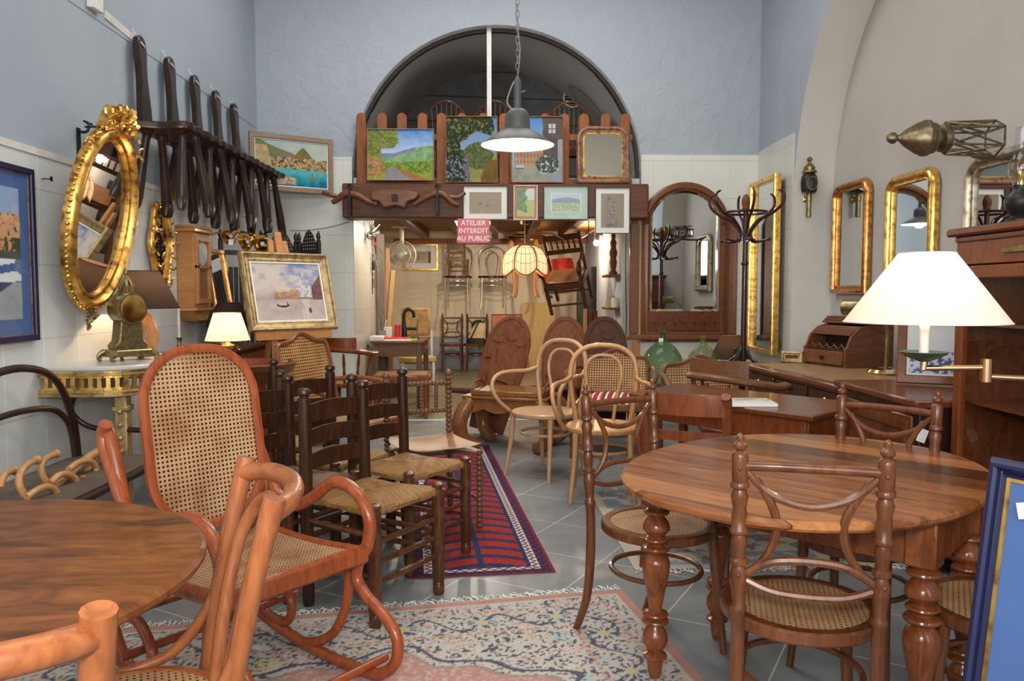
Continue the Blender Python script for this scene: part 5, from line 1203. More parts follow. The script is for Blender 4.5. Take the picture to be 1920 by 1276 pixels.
# loft things behind the glass
def spindle_back():
    t = thing('spindle_chair', 'x', 'chair'); W = M['opium']
    H = [(-.22, 0, .45), (-.24, .03, .65), (-.20, .05, .82), (-.10, .06, .91), (0, .065, .94), (.10, .06, .91), (.20, .05, .82), (.24, .03, .65), (.22, 0, .45)]
    MB().tube(H, .013, 8).build('back_hoop', W, t)
    for k in range(7):
        x = -.165+.055*k; MB().tube([(x*.8, 0, .45), (x, .05, .935-.10*(abs(x)/.2)**2-.02)], .005, 6, 1).build('spindle', W, t)
    MB().prism(ellipse(.22, .21, 24, 0, -.18), .03, T(z=.43), .006).build('seat', W, t)
    for x in (-.15, .15):
        for y in (-.32, -.03): MB().tube([(x, y, .43), (x*1.3, y*1.15, 0)], .014, 8, 1).build('leg', W, t)
    return t
sp = spindle_back(); sp.scale = (1, 1, 1.2); sp.location = (-.57, 8.75, 2.28); sp.rotation_euler.z = R(8); sp['group'] = 'spindle chairs in the loft'; sp['label'] = 'spindle-back chair in the dark loft, leftmost behind the fence'
for k, (x, lb_) in enumerate(((-.03, 'spindle-back chair in the dark loft, just left of the hanging lamp'), (.78, 'spindle-back chair in the dark loft, rightmost behind the fence'))): dup(sp, (x, 8.75, 2.28), R(5-14*k), lb_)
t = thing('loft_vent', 'round white ventilation grille on the loft wall', 'vent', M=back_wall(onY(1074, 183, 9.46).x, onY(1074, 183, 9.46).z, 9.49))
MB().lathe([(.115, 0), (.115, .02), (.10, .024), (.095, .01), (.095, 0)], 28).build('rim', M['white'], t)
mb = MB()
for k in range(7): mb.box(-.09, .09, -.078+.026*k-.006, -.078+.026*k+.006, .006, .012)
mb.build('grille', M['greyplastic'], t)
# industrial pendant lamp
t = thing('pendant_lamp', 'grey enamel industrial pendant lamp hanging on a chain', 'lamp', (.12, 5.0, 2.21))
MB().lathe([(.232, 0), (.230, .006), (.13, .075), (.082, .098), (.080, .105), (.078, .17), (.068, .205), (.045, .225), (.025, .228)], 40, cap=False).build('shade', M['lampgrey'], t)
MB().lathe([(.228, .003), (.128, .070), (.078, .093), (0, .093)], 40, cap=False).build('reflector', M['lampglow'], t)
MB().lathe([(.026, .225), (.024, .24), (.022, .40), (.012, .42), (.004, .43)], 14).tube([(.02, 0, .33), (.045, 0, .335), (.05, 0, .335)], .008, 8).build('neck', M['lampgrey'], t)
mb = MB(); z = .43; k = 0
while z < 2.56:
    mb.tube([(p[0] if k % 2 else 0, 0 if k % 2 else p[0], z+.02+p[1]) for p in ellipse(.011, .026, 10)], .003, 5, 1, True); z += .040; k += 1
mb.build('chain', M['steel'], t)
MB().tube([(.0, 0, .42), (-.03, 0, .38), (-.065, 0, .28), (-.045, 0, .235), (-.03, 0, .225)], .005, 6).tube([(.0, .01, .42), (.015, .012, .60), (-.01, .0, .85), (.0, .01, 1.2), (0, .01, 2.58)], .0045, 6).build('cable', M['greyplastic'], t)
lamp('pendant_light', (.12, 5.0, 2.24), 22, (1, .93, .82), .08)
# ------------------------------------------------------------------ workshop
t = thing('workshop_desk', 'grey-brown desk crowded with tools at the workshop entrance', 'desk', (-1.10, 8.88, 0))
MB().box(-.29, .285, -.45, .45, .735, .76, .004).build('desktop', M['deskwood'], t)
MB().box(-.26, .255, -.41, .41, .59, .735, .003).build('apron', M['deskwood'], t)
for sx in (-1, 1):
    for sy in (-1, 1): MB().box(sx*.235-.028, sx*.235+.028, sy*.39-.028, sy*.39+.028, 0, .735, .004).build('leg', M['deskwood'], t)
d = MB().box(.255, .268, -.30, .30, .61, .72, .004).build('drawer', M['deskwood'], t); MB().ball((.275, 0, .665), .014).build('knob', M['brass'], d)
def item(name, mb, m, label, cat, loc, rz=0, group=None):
    o = mb.build(name, M[m] if isinstance(m, str) else m); o.location = loc; o.rotation_euler.z = rz; return tag(o, label, cat, group)
DZ = .7605
item('paper_box', MB().box(-.07, .07, -.10, .10, 0, .05, .004), 'paper', 'flat pale box at the left front corner of the workshop desk', 'box', (-1.33, 8.58, DZ))
t = thing('pen_pot', 'grey pot of pens and brushes on the workshop desk', 'pot', (-1.31, 8.78, DZ))
MB().lathe([(.04, 0), (.045, .10), (.041, .10), (.037, .01), (0, .01)], 16).build('pot', M['greyplastic'], t)
for k, c in enumerate(('paper', 'oak', 'red', 'steel', 'greyplastic')):
    a = k*1.3; MB().tube([(.02*math.cos(a), .02*math.sin(a), .02), (.05*math.cos(a), .05*math.sin(a), .22+.015*k)], .006, 6, 1).build('pen', M[c], t)
item('folder', MB().box(-.14, .14, -.10, .10, 0, .028, .004), 'red', 'red folder lying on the workshop desk', 'folder', (-1.13, 8.68, DZ), .1)
item('papers', MB().box(-.15, .15, -.11, .11, 0, .012, .002), 'paper', 'white papers under the front of the red folder on the desk', 'papers', (-1.10, 8.555, DZ), .05)
item('tape_box', MB().box(-.045, .045, -.05, .05, 0, .13, .004).box(-.02, .02, -.052, -.049, .03, .10), 'paper', 'upright white box on the workshop desk', 'box', (-1.27, 9.0, DZ))
item('tin', MB().lathe([(.035, 0), (.035, .15), (.03, .155), (0, .155)], 18), 'red', 'red tin standing on the workshop desk', 'tin', (-1.165, 9.02, DZ))
item('bottle', MB().lathe([(.03, 0), (.03, .12), (.018, .14), (.018, .19), (0, .19)], 16), 'iron', 'black bottle standing beside the red tin on the desk', 'bottle', (-1.09, 9.06, DZ))
t = thing('spectacles', 'black-rimmed spectacles lying on the workshop desk', 'spectacles', (-.96, 8.74, DZ))
mb = MB()
for x in (-.034, .034): mb.tube([(x+p[0], 0, .022+p[1]) for p in ellipse(.027, .020, 16)], .0035, 6, 1, True)
mb.tube([(-.008, 0, .026), (.008, 0, .026)], .003, 6, 1).tube([(-.062, 0, .03), (-.06, .10, .008), (.01, .13, .006)], .003, 6).tube([(.062, 0, .03), (.06, .10, .006), (-.01, .125, .012)], .003, 6); mb.build('rims', M['black'], t)
item('note_pad', MB().box(-.055, .055, -.03, .03, 0, .022, .002), 'lime', 'lime green pad at the front edge of the workshop desk', 'pad', (-.945, 8.52, DZ))
t = thing('clamp', 'black iron clamp standing on the back of the workshop desk', 'clamp', (-1.06, 9.22, DZ))
MB().tube([(-.06, 0, 0), (-.06, 0, .16), (-.05, 0, .29), (0, 0, .33), (.05, 0, .30), (.06, 0, .23)], [.03, .02, .02, .022, .02, .02], 8).tube([(-.02, 0, .10), (.09, 0, .10)], .018, 8, 1).build('frame', M['iron'], t)
MB().tube([(.10, 0, .0), (.10, 0, .22)], .008, 8, 1).tube([(.06, 0, .22), (.14, 0, .22)], .006, 6, 1).build('screw', M['steel'], t)
# planks and tools on the left reveal
item('plank', MB().box(-.05, .05, -.012, .012, 0, 1.95, .003), wood('grey weathered plank', (.16, .15, .14), (.24, .22, .20), .6), 'tall grey plank leaning in the left corner of the workshop', 'plank', (-1.385, 9.15, .02), R(30)).rotation_euler = (R(-2), R(1), R(30))
item('plank', MB().box(-.025, .025, -.01, .01, 0, 1.55, .003), 'pine', 'thin pale lath leaning at a slant behind the workshop desk', 'lath', (-1.40, 9.42, .01)).rotation_euler = (0, R(5), R(20))
item('offcut', MB().prism([(-.05, 0), (.05, 0), (.055, .5), (.075, .75), (.06, 1.0), (.03, 1.15), (.035, 1.5), (.02, 1.8), (-.02, 1.82), (-.03, 1.4), (-.02, 1.1), (-.04, .8)], .03, Matrix(((1,0,0,0), (0,0,-1,.015), (0,1,0,0), (0,0,0,1))), .004), 'clockpine', 'shaped brown timber offcut standing behind the workshop desk', 'timber', (-1.34, 9.5, .01), R(10))
t = thing('metal_sculpture', 'spiky metal starburst wall sculpture on the left reveal', 'sculpture', M=basis((OX0+.02, 8.52, 1.90), (0, 1, 0), (0, 0, 1)))
rnd = random.Random(4); mb = MB()
for k in range(46):
    a = rnd.uniform(0, 2*PI); L = rnd.uniform(.10, .26)*(1.7 if math.sin(a) < -.3 else 1); e = rnd.uniform(.01, .11)
    mb.tube([(0, 0, .04), (L*math.cos(a)*.9, L*math.sin(a), .04+e)], [.004, .003], 5, 1)
mb.build('rods', M['steel'], t); MB().ball((0, 0, .05), .05, 12, 8).build('boss', M['chrome'], t)
for k, (z, m, lb_) in enumerate(((1.86, 'red', 'red-handled pliers hanging highest beside the grey plank'), (1.62, 'iron', 'black pliers hanging in the middle of the tool strip'), (1.42, 'steel', 'steel pliers hanging lowest beside the grey plank'))):
    t = thing('pliers', lb_, 'pliers', M=basis((OX0+.02, 8.93, z), (0, 1, 0), (0, 0, 1)))
    MB().tube([(-.035, -.08, .01), (-.02, -.02, .01), (.004, .03, .01)], .009, 6).tube([(.035, -.08, .01), (.02, -.02, .01), (-.004, .03, .01)], .009, 6).build('handles', M[m], t); MB().prism([(-.014, .02), (.014, .02), (.012, .06), (0, .095), (-.012, .06)], .014).build('jaws', M['steel'], t)
o = MB().box(-.018, .018, -.35, .33, -.004, 0, .001).build('tool_rail', M['iron']); o.matrix_world = basis((OX0+.017, 8.93, 1.62), (0, 1, 0), (0, 0, 1)); tag(o, 'black upright strip the pliers hang on', 'rail')
# ceiling fan on a bracket, framed print
t = thing('wall_fan', 'yellowed round fan hanging from the workshop ceiling joist', 'fan', (-1.28, 10.4, 1.78))
MB().box(-.13, .13, -.06, .06, .36, .385, .006).tube([(0, 0, .36), (0, .02, .10)], .028, 10, 1).ball((0, .04, 0), .07, 14, 10, None, (1, 1.3, 1)).build('body', M['plastic'], t)
mb = MB()
for r, y in ((.185, -.03), (.185, .02), (.12, -.06), (.05, -.07)): mb.tube([(p[0], y, p[1]) for p in ellipse(r, r, 32)], .004, 5, 1, True)
for k in range(40): a = 2*PI*k/40; mb.tube([(.03*math.cos(a), -.07, .03*math.sin(a)), (.12*math.cos(a), -.06, .12*math.sin(a)), (.185*math.cos(a), -.03, .185*math.sin(a)), (.185*math.cos(a), .02, .185*math.sin(a))], .0018, 4, 1)
mb.lathe([(.03, 0), (.03, .012), (0, .014)], 16, T(0, -.068, 0, rx=PI/2)); mb.build('guard', M['plastic'], t)
for k in range(3): a = 2*PI*k/3+.4; MB().prism([(p.x, p.y) for p in spline([(.02, -.01, 0), (.08, -.06, 0), (.15, -.05, 0), (.16, .02, 0), (.09, .05, 0), (.02, .015, 0)], 4, True)], .004, Matrix.Translation((0, -.03, 0)) @ Matrix.Rotation(a, 4, 'Y') @ Matrix.Rotation(PI/2, 4, 'X') @ Matrix.Rotation(.35, 4, 'X')).build('blade', M['greyplastic'], t)
def art_print(u, v):
    c = (.56, .42, .27)
    if .28 < u < .72 and .2 < v < .66 and fbm(u*18, v*16, 3) > .47 and abs(u-.5) > .03: c = (.24, .32, .30)
    if u > .86: c = (.20, .12, .07)
    if v > .74 and .3 < u < .7 and fbm(u*40, v*40, 5) > .55: c = (.30, .24, .18)
    return c
a, b = stand(757, 457, 822, 507, 13.09); picture('framed_print', 'gold-framed print on the workshop back wall behind the fan', 'picture', back_wall((a.x+b.x)/2, (a.z+b.z)/2, 13.10), b.x-a.x, a.z-b.z, 'goldbright', .035, FLAT, art_print, .09, 'matcard', 50, 'print', .03)
# upholstered chair
t = thing('upholstered_chair', 'white-framed chair with worn golden velvet back and mustard seat behind the desk', 'chair', (-1.03, 9.85, 0), R(190))
MB().box(-.185, .185, -.03, .03, .73, 1.09, .02, T(0, -.19, 0, rx=R(4))).build('backrest', M['velvet'], t)
MB().lathe([(0, .40), (.20, .40), (.245, .43), (.235, .475), (.15, .495), (0, .50)], 28).build('seat', M['velvet2'], t)
for sx in (-1, 1):
    MB().tube([(sx*.20, -.20, 0), (sx*.20, -.18, .40), (sx*.20, -.20, .80)], .016, 8).build('rear_post', M['white'], t); MB().turned((sx*.19, .18, 0), (sx*.19, .17, .42), [(.012, 0), (.016, .5), (.022, .9), (.018, 1)], 10).build('leg', M['white'], t)
# two chairs at the back wall, canvas bag
dd = dup(dc, (-.76, 12.72, 0), R(182), 'turned-post chair against the workshop back wall, nearer the desk')
dup(dc, (-.37, 12.75, 0), R(177), 'turned-post chair with the canvas bag on it at the workshop back wall')
t = thing('canvas_bag', 'cream canvas bag with black base and straps on a chair in the workshop', 'bag', (-.36, 12.72, .462), R(-10))
mb = MB(); mb.grid(lambda u, v: ((.15-.05*v)*math.copysign(abs(math.cos(2*PI*u))**.6, math.cos(2*PI*u))+.05*v, (.09-.03*v)*math.copysign(abs(math.sin(2*PI*u))**.6, math.sin(2*PI*u)), .07+.24*v+.02*math.sin(9*u)*v), 28, 8); mb.ball((.05, 0, .30), .08, 12, 8, None, (1.1, .7, .5)); mb.build('body', M['tanbag'], t)
mb = MB(); mb.grid(lambda u, v: ((.152-.004*v)*math.copysign(abs(math.cos(2*PI*u))**.6, math.cos(2*PI*u)), (.092)*math.copysign(abs(math.sin(2*PI*u))**.6, math.sin(2*PI*u)), .09*v), 28, 2); mb.tube([(-.08, -.10, .08), (-.02, -.085, .20), (.05, -.05, .36)], .012, 6).tube([(-.06, -.07, .28), (.0, -.10, .36), (.09, -.05, .37)], .018, 6); mb.build('straps', M['blackcloth'], t)
# chrome chairs hung from the cross rail
def chrome_chair():
    t = thing('chrome_chair', 'x', 'chair'); W = M['chrome']
    MB().prism(ellipse(.215, .21, 30), .03, T(z=.445), .007).build('seat_rim', M['blackwood'], t); MB().prism(ellipse(.19, .185, 30), .004, T(z=.474)).build('seat', M['clockpine'], t)
    H = [(-.17, -.19, 0), (-.16, -.17, .40), (-.18, -.18, .60), (-.19, -.20, .75), (-.15, -.215, .87), (0, -.225, .93)]; MB().tube(H+[(-x, y, z) for x, y, z in H[-2::-1]], .011, 8).build('back_hoop', W, t)
    H = [(-.05, -.18, .45), (-.08, -.185, .60), (-.09, -.20, .74), (-.06, -.21, .82), (0, -.215, .85)]; MB().tube(H+[(-x, y, z) for x, y, z in H[-2::-1]], .009, 8).build('inner_hoop', W, t)
    for sx in (-1, 1): MB().tube([(sx*.16, .14, .45), (sx*.165, .15, .2), (sx*.19, .19, 0)], .011, 8).build('leg', W, t)
    for z in (.40, .34): MB().tube([(p[0], p[1], z) for p in ellipse(.175, .17, 20)], .008, 6, 2, True).build('hoop_stretcher', W, t)
    return t
cc = chrome_chair(); cc.scale = (1.1,)*3; cc.location = (-.66, 12.62, 1.03); cc.rotation_euler.z = R(176); cc['label'] = 'chrome hoop-back chair hung from the workshop rail with a small chair on it'; cc['group'] = 'chrome chairs hung in the workshop'
dup(cc, (-.10, 12.62, 1.03), R(184), 'chrome hoop-back chair hung from the workshop rail, beside the basket lamp')
t = thing('child_chair', 'small wooden ladder-back chair standing on the hung chrome chair', 'chair', (-.66, 12.62, 1.558), R(175))
for sx in (-1, 1): MB().turned((sx*.13, .10, 0), (sx*.13, .10, .56), [(.016, 0), (.018, 1)], 8).build('rear_post', M['oak'], t); MB().turned((sx*.15, -.12, 0), (sx*.15, -.12, .27), [(.016, 0), (.018, 1)], 8).build('front_leg', M['oak'], t)
for z in (.36, .48): MB().box(-.12, .12, .09, .105, z-.02, z+.02, .003).build('slat', M['oak'], t)
MB().box(-.16, .16, -.13, .11, .235, .262, .006).build('seat', M['rush'], t)
for z in (.08, .15): MB().tube([(-.14, -.12, z), (.14, -.12, z)], .008, 6, 1).build('rung', M['oak'], t)
# hung stool with cabriole legs
t = thing('hung_stool', 'round stool with cabriole legs hung behind the basket lamp', 'stool', (.42, 12.2, 1.22))
MB().lathe([(.0, .82), (.26, .82), (.28, .86), (.275, .93), (.25, .96), (0, .965)], 32).build('seat', M['mahog'], t)
for k in range(4): a = R(35+90*k); c, s_ = math.cos(a), math.sin(a); MB().tube([(c*.24, s_*.24, .88), (c*.285, s_*.285, .74), (c*.25, s_*.25, .48), (c*.22, s_*.22, .2), (c*.245, s_*.245, .03), (c*.275, s_*.275, .0)], [.035, .038, .025, .018, .018, .02], 8).build('leg', M['clockpine'], t)
MB().tube([(0, 0, .96), (0, .3, 1.0)], .004, 6, 1).build('hook_wire', M['iron'], t)
# basket pendant
t = thing('basket_lamp', 'lit scalloped basket-weave pendant lamp in the workshop entrance', 'lamp', (.285, 8.5, 1.50))
mb = MB(); fr_ = MB(); NP = 6
def bk(a, s):
    k = (a*NP/(2*PI)) % 1; sc = math.sin(PI*k); r = .235*math.sin(PI*(.10+.47*s))*(1+.10*sc); return (r*math.cos(a), r*math.sin(a), .215*math.cos(PI*(.02+.53*s))+.075-.075*s*s*sc)
mb.grid(lambda u, v: bk(2*PI*u, v), 64, 12); mb.build('woven_panels', shade_mat('basket weave', (.82, .66, .50), .55, .05, (1.0, .66, .40)), t)
for k in range(NP): fr_.tube([bk(2*PI*k/NP, j/8) for j in range(9)], .010, 6, 2)
fr_.tube([bk(2*PI*k/64, 1.0) for k in range(64)], .009, 6, 1, True).tube([bk(2*PI*k/24, 0.02) for k in range(24)], .01, 6, 1, True)
g_ = MB()
for k in range(30): g_.tube([bk(2*PI*(k+.5)/30, j/8) for j in range(9)], .0022, 4, 1)
for j in (2, 4, 6): g_.tube([bk(2*PI*k/64, j/8) for k in range(64)], .0022, 4, 1, True)
fr_.build('frame', M['clockpine'], t); g_.build('weave', M['oak'], t)
MB().tube([(0, 0, .32), (0, 0, .52)], .004, 6, 1).lathe([(.05, .52), (.05, .64), (.01, .645)], 16, T(rz=0)).build('cord_canister', M['brassold'], t)
MB().ball((0, 0, .12), .045, 14, 10).build('bulb', M['bulb'], t)
lamp('basket_light', (.285, 8.5, 1.62), 8, (1, .74, .50), .08)
# carved armchair hung askew
CMx = Matrix.Translation((.98, 10.42, 1.10)) @ Matrix.Rotation(R(-15), 4, 'Y') @ Matrix.Rotation(R(24), 4, 'X') @ Matrix.Scale(.95, 4) @ Matrix.Rotation(R(158), 4, 'Z')
t = thing('carved_armchair', 'dark carved armchair hung askew on the workshop wall', 'chair', M=CMx)
W = M['burnt']; TP = [(.020, 0), (.03, .04), (.02, .10), (.03, .14), (.022, .2), (.034, .75), (.022, .82), (.034, .88), (.03, 1)]
for sx in (-1, 1):
    MB().turned((sx*.25, .20, 0), (sx*.25, .20, .43), TP, 12).build('front_leg', W, t); MB().box(sx*.25-.022, sx*.25+.022, -.24, -.20, 0, 1.02, .005).build('rear_post', W, t)
    MB().tube([(sx*.25, -.21, .74), (sx*.26, 0, .70), (sx*.27, .18, .72), (sx*.27, .24, .66), (sx*.26, .22, .60)], [.022, .024, .034, .04, .03], 8).turned((sx*.25, .20, .45), (sx*.26, .20, .70), TP, 10).build('arm', W, t)
MB().box(-.27, .27, -.24, .23, .38, .46, .006).build('seat_frame', W, t); MB().box(-.25, .25, -.20, .21, .46, .50, .02).build('seat', M['leather'], t)
MB().box(-.25, .25, -.235, -.205, .92, 1.0, .006).box(-.25, .25, -.235, -.205, .72, .78, .004).build('back_rail', W, t)
for k in range(5): MB().turned((-.16+.08*k, -.22, .78), (-.16+.08*k, -.22, .92), [(.008, 0), (.018, .3), (.010, .5), (.018, .7), (.008, 1)], 8).build('spindle', W, t)
for y in (-.22, .20): MB().tube([(-.25, y, .14), (.25, y, .14)], .016, 8, 1).build('stretcher', W, t)
o = item('hanging_hook', MB().tube([(0, 0, 0), (0, 0, .25)], .006, 6, 1), 'iron', 'black hook the dark carved armchair hangs from', 'hook', (1.17, 10.2, 1.98))
# bags and coat on the back wall
mb = MB(); mb.grid(lambda u, v: ((.24+.05*math.sin(PI*v))*math.cos(2*PI*u)*(1-.15*v)+.02*fbm(u*9, v*7, 3), (.09)*math.sin(2*PI*u)+.015*fbm(u*8, v*9, 5), .52*v+.02*math.sin(9*u)), 32, 10); item('red_bag', mb, 'redbag', 'bright red cloth bag hanging beside the basket lamp', 'bag', (1.00, 12.99, 1.32))
mb = MB(); mb.grid(lambda u, v: ((.17-.05*v**3-.04*(1-v)**3+.015*math.cos(10*PI*u))*math.cos(2*PI*u), (.08)*math.sin(2*PI*u), 1.05*v), 40, 12); item('black_coat', mb, 'blackcloth', 'long black coat hanging behind the dark carved armchair', 'coat', (1.31, 11.6, .62))
item('pine_board', MB().box(-.275, .275, -.012, .012, 0, 1.12, .003), 'pine', 'yellow pine board leaning on the workshop back wall', 'board', (.67, 12.93, .004)).rotation_euler = (R(-5), 0, 0)
t = thing('portfolio', 'orange board with black edge leaning behind the carved backrest', 'portfolio', (.13, 12.95, .30)); MB().box(-.24, .24, -.01, .01, 0, .62, .003).build('board', M['orange'], t); MB().frame(rect(.50, .64, 0, .31), FLAT(.014, .03), Matrix(((1,0,0,0), (0,0,-1,.012), (0,1,0,0), (0,0,0,1)))).build('edge', M['black'], t)
item('chest', MB().box(-.32, .32, -.16, .16, 0, .295, .01), 'oak', 'low wooden chest under the orange portfolio', 'chest', (.13, 12.9, .004))
item('black_bag', MB().grid(lambda u, v: (.13*math.cos(2*PI*u)*(1-.2*v), .08*math.sin(2*PI*u)*(1-.3*v), .40*v), 24, 8).tube([(-.06, 0, .39), (-.04, 0, .47), (.04, 0, .47), (.06, 0, .39)], .012, 6), 'blackcloth', 'black handbag standing before the orange portfolio', 'bag', (-.02, 12.62, .004))
o = item('socket', MB().box(-.04, .04, -.012, 0, -.055, .055, .004), 'white', 'white socket on the workshop back wall below the red bag', 'socket', (onY(1033, 556, 13.1).x, 13.115, onY(1033, 556, 13.1).z)); m_ = MB().lathe([(.03, 0), (.026, .04), (0, .042)], 14, T(0, -.012, 0, rx=PI/2)).build('plug', M['black'], None); m_.parent = o
# shelves on the right workshop wall with tins
def wall_shelf(z, y, lb_):
    o = MB().box(-.16, 0, -.30, .30, 0, .03, .003).build('shelf', M['oak']); o.location = (1.45, y, z); tag(o, lb_, 'shelf'); return o
wall_shelf(1.47, 9.45, 'upper wooden shelf on the right workshop wall'); wall_shelf(1.08, 9.45, 'lower wooden shelf with tins on the right workshop wall')
TN = [(.035, 0), (.035, .11), (.03, .115), (.0, .116)]
for k, (y, h, m, lb_, cat) in enumerate(((9.20, 1.0, 'white', 'white bottle nearest on the lower workshop shelf', 'bottle'), (9.31, .8, 'lime', 'green tin second along the lower workshop shelf', 'tin'), (9.42, 1.15, 'steel', 'steel tin in the middle of the lower workshop shelf', 'tin'), (9.55, .7, 'velvet2', 'yellow tin farthest along the lower workshop shelf', 'tin'))):
    item('tin', MB().lathe([(r, z*h) for r, z in TN], 18), m, lb_, cat, (1.37, y, 1.1105))
item('statuette', MB().lathe([(.05, 0), (.05, .03), (.03, .05), (.045, .14), (.035, .20), (.05, .26), (.03, .32), (.04, .38), (.02, .42), (.028, .47), (0, .50)], 14, None, 2), 'carved', 'carved brown statuette on the upper workshop shelf', 'statuette', (1.37, 9.35, 1.5005))
# workshop lamp and its cable
t = thing('workshop_lamp', 'bare lit workshop lamp on the right workshop wall', 'lamp', (1.36, 10.9, 1.98)); MB().lathe([(.035, 0), (.04, .06), (.02, .10)], 16, T(0, 0, .03)).box(-.03, .09, -.03, .03, .10, .15, .005).build('holder', M['iron'], t); MB().ball((0, 0, -.005), .042, 14, 10).build('bulb', M['bulb'], t)
lamp('workshop_light', (1.27, 10.85, 1.93), 50, (1, .70, .42), .06)
lamp('loft_fill', (.2, 8.35, 2.62), 11, (1, .95, .88), .06)  # added fill hidden behind the fence, brightens the loft vault
lamp('workshop_fill_rear', (-.33, 10.5, 2.12), 75, (1, .88, .70), .05)  # added fill hidden behind the sign, brightens the workshop back wall
lamp('workshop_fill_front', (-.82, 8.55, 2.13), 55, (1, .86, .66), .08)  # added fill tucked behind the beam, lights the workshop from the front
item('cable', MB().tube([onY(px, py, Y) for px, py, Y in ((925, 425, 9.3), (940, 436, 9.4), (975, 442, 9.6), (1030, 437, 9.9), (1055, 447, 10.2), (1085, 447, 10.4), (1112, 432, 10.6), (1128, 428, 10.8), (1132, 433, 10.9))], .011, 8), 'clockpine', 'orange cable slung across the workshop ceiling to the lit lamp', 'cable', (0, 0, 0))
item('wire', MB().tube([(1.40, 8.6, 2.0), (1.40, 8.62, 1.5), (1.41, 8.6, 1.0), (1.40, 8.6, .6)], .005, 6), 'black', 'thin black wire hanging beside the workshop shelves', 'wire', (0, 0, 0))
item('wire', MB().tube([onY(px, py, 7.8) for px, py in ((545, 432), (580, 431), (620, 425), (655, 415))], .005, 6), 'greyplastic', 'thin grey wire strung along the tiles under the seaside painting', 'wire', (0, 0, 0))
for k, (dx_, h) in enumerate(((0, .62), (.06, .58), (.12, .60), (.17, .52))): item('timber_piece', MB().box(-.022, .022, -.03, .03, 0, h, .004), ('clockpine', 'oak', 'redwood', 'oak')[k], ('tallest', 'second', 'third', 'shortest')[k]+' of the four short timbers standing behind the carved backrests', 'timber', (1.10+dx_, 9.9, .46), .3*k, 'short timbers in the workshop')
item('crate', MB().box(-.16, .22, -.18, .18, 0, .455, .006), 'deskwood', 'wooden crate carrying the short timbers in the workshop', 'crate', (1.16, 9.92, .004))
# ------------------------------------------------------------------ back right: big mirror, coat stand, bottles
BW_ = lambda x, z, y=YB-.014: back_wall(x, z, y)
t = thing('hall_mirror', 'large arched walnut hall mirror with coat pegs on the back wall', 'mirror', M=BW_(1.85, .83))
W = M['mirrorwood']
P = [(-.54, 0), (.54, 0), (.54, 1.13), (.50, 1.22), (.42, 1.27), (-.42, 1.27), (-.50, 1.22), (-.54, 1.13)]
MB().prism(P, .03, None, .006).build('back_board', W, t)
A = arch(.84, 1.545, .30)
MB().frame(A, [(0, .03), (0, .065), (.02, .08), (.055, .08), (.07, .055), (.085, .05), (.085, .03)]).build('arched_frame', W, t)
G_ = offset(A, .083); G_ = [(x, max(y, .27)) for x, y in G_]
MB().poly(G_, .036).build('mirror_glass', M['mirror'], t, smooth=False)
MB().frame(G_, [(0, .034), (.0, .046), (.020, .037), (.020, .034)]).build('bevelled_edge', M['mirrorold'], t)
MB().box(-.40, .40, .05, .27, .035, .068, .004).box(-.37, .37, .075, .225, .066, .074, .003).build('peg_panel', M['mahog'], t)
MB().box(-.57, .57, -.015, .03, 0, .10, .006).box(-.42, .42, -.04, -.015, 0, .05, .004).build('ledge', W, t)
for k in range(7):
    mb = MB(); mb.lathe([(.012, 0), (.008, .012), (.010, .03), (.006, .045), (0, .048)], 10, T(-.30+.10*k, .16, .07)); mb.build('peg', M['mahog'], t)
for sx_ in (-1, 1):
    mb = MB(); scrolls(mb, [(sx_*.385, y, .085) for y in (1.14, 1.19, 1.24)], .022, 3, 2, .01); mb.build('carving', M['carved'], t)
for sx in (-1, 1): MB().box(sx*.49-.042, sx*.49+.042, .04, 1.14, .03, .042, .004).build('side_panel', W, t)
# dark bentwood coat stand
t = thing('coat_stand', 'tall dark bentwood coat stand before the big arched mirror', 'coat stand', (1.957, 6.2, 0))
W = M['blackwood']; W2 = wood('dark red bentwood', (.030, .009, .009), (.062, .018, .016), .22, coat=.6)
MB().tube([(0, 0, .12), (0, 0, 1.0), (0, 0, 1.93)], [.024, .023, .020], 12, 2).lathe([(.024, 0), (.03, .008), (.03, .02), (.024, .028)], 14, T(z=1.50)).build('pole', W2, t)
mb = MB(); mb.lathe([(.012, 1.93), (.03, 1.945), (.026, 1.96), (.033, 1.985), (.033, 2.01), (.022, 2.045), (.006, 2.06)], 14); mb.build('finial', M['carved'], t)
MB().tube([(p[0], p[1], 1.915) for p in ellipse(.165, .165, 24)], .010, 8, 2, True).build('top_ring', W2, t)
for k in range(6):
    a = 2*PI*k/6+.42; c, s_ = math.cos(a), math.sin(a)
    MB().tube([(r*c, r*s_, z) for r, z in ((.255, 2.075), (.295, 2.045), (.29, 1.975), (.215, 1.905), (.12, 1.855), (.052, 1.775), (.050, 1.715), (.095, 1.685), (.185, 1.70))], [.007, .010, .011, .012, .012, .012, .012, .010, .009], 9).ball((.19*c, .19*s_, 1.70), .015).build('hook', W2, t)
for z, r in ((.70, .20),): MB().tube([(p[0], p[1], z) for p in ellipse(r, r, 28)], .013, 8, 2, True).tube([(-r, 0, z), (r, 0, z)], .009, 8, 1).tube([(0, -r, z), (0, r, z)], .009, 8, 1).build('umbrella_ring', W, t)
for k in range(4):
    a = 2*PI*k/4+.6; c, s_ = math.cos(a), math.sin(a)
    MB().tube([(r*c, r*s_, z) for r, z in ((.03, .86), (.06, .78), (.16, .70), (.22, .55), (.19, .30), (.20, .14), (.30, .015))], [.013, .014, .014, .014, .013, .013, .012], 9).build('leg', W, t)
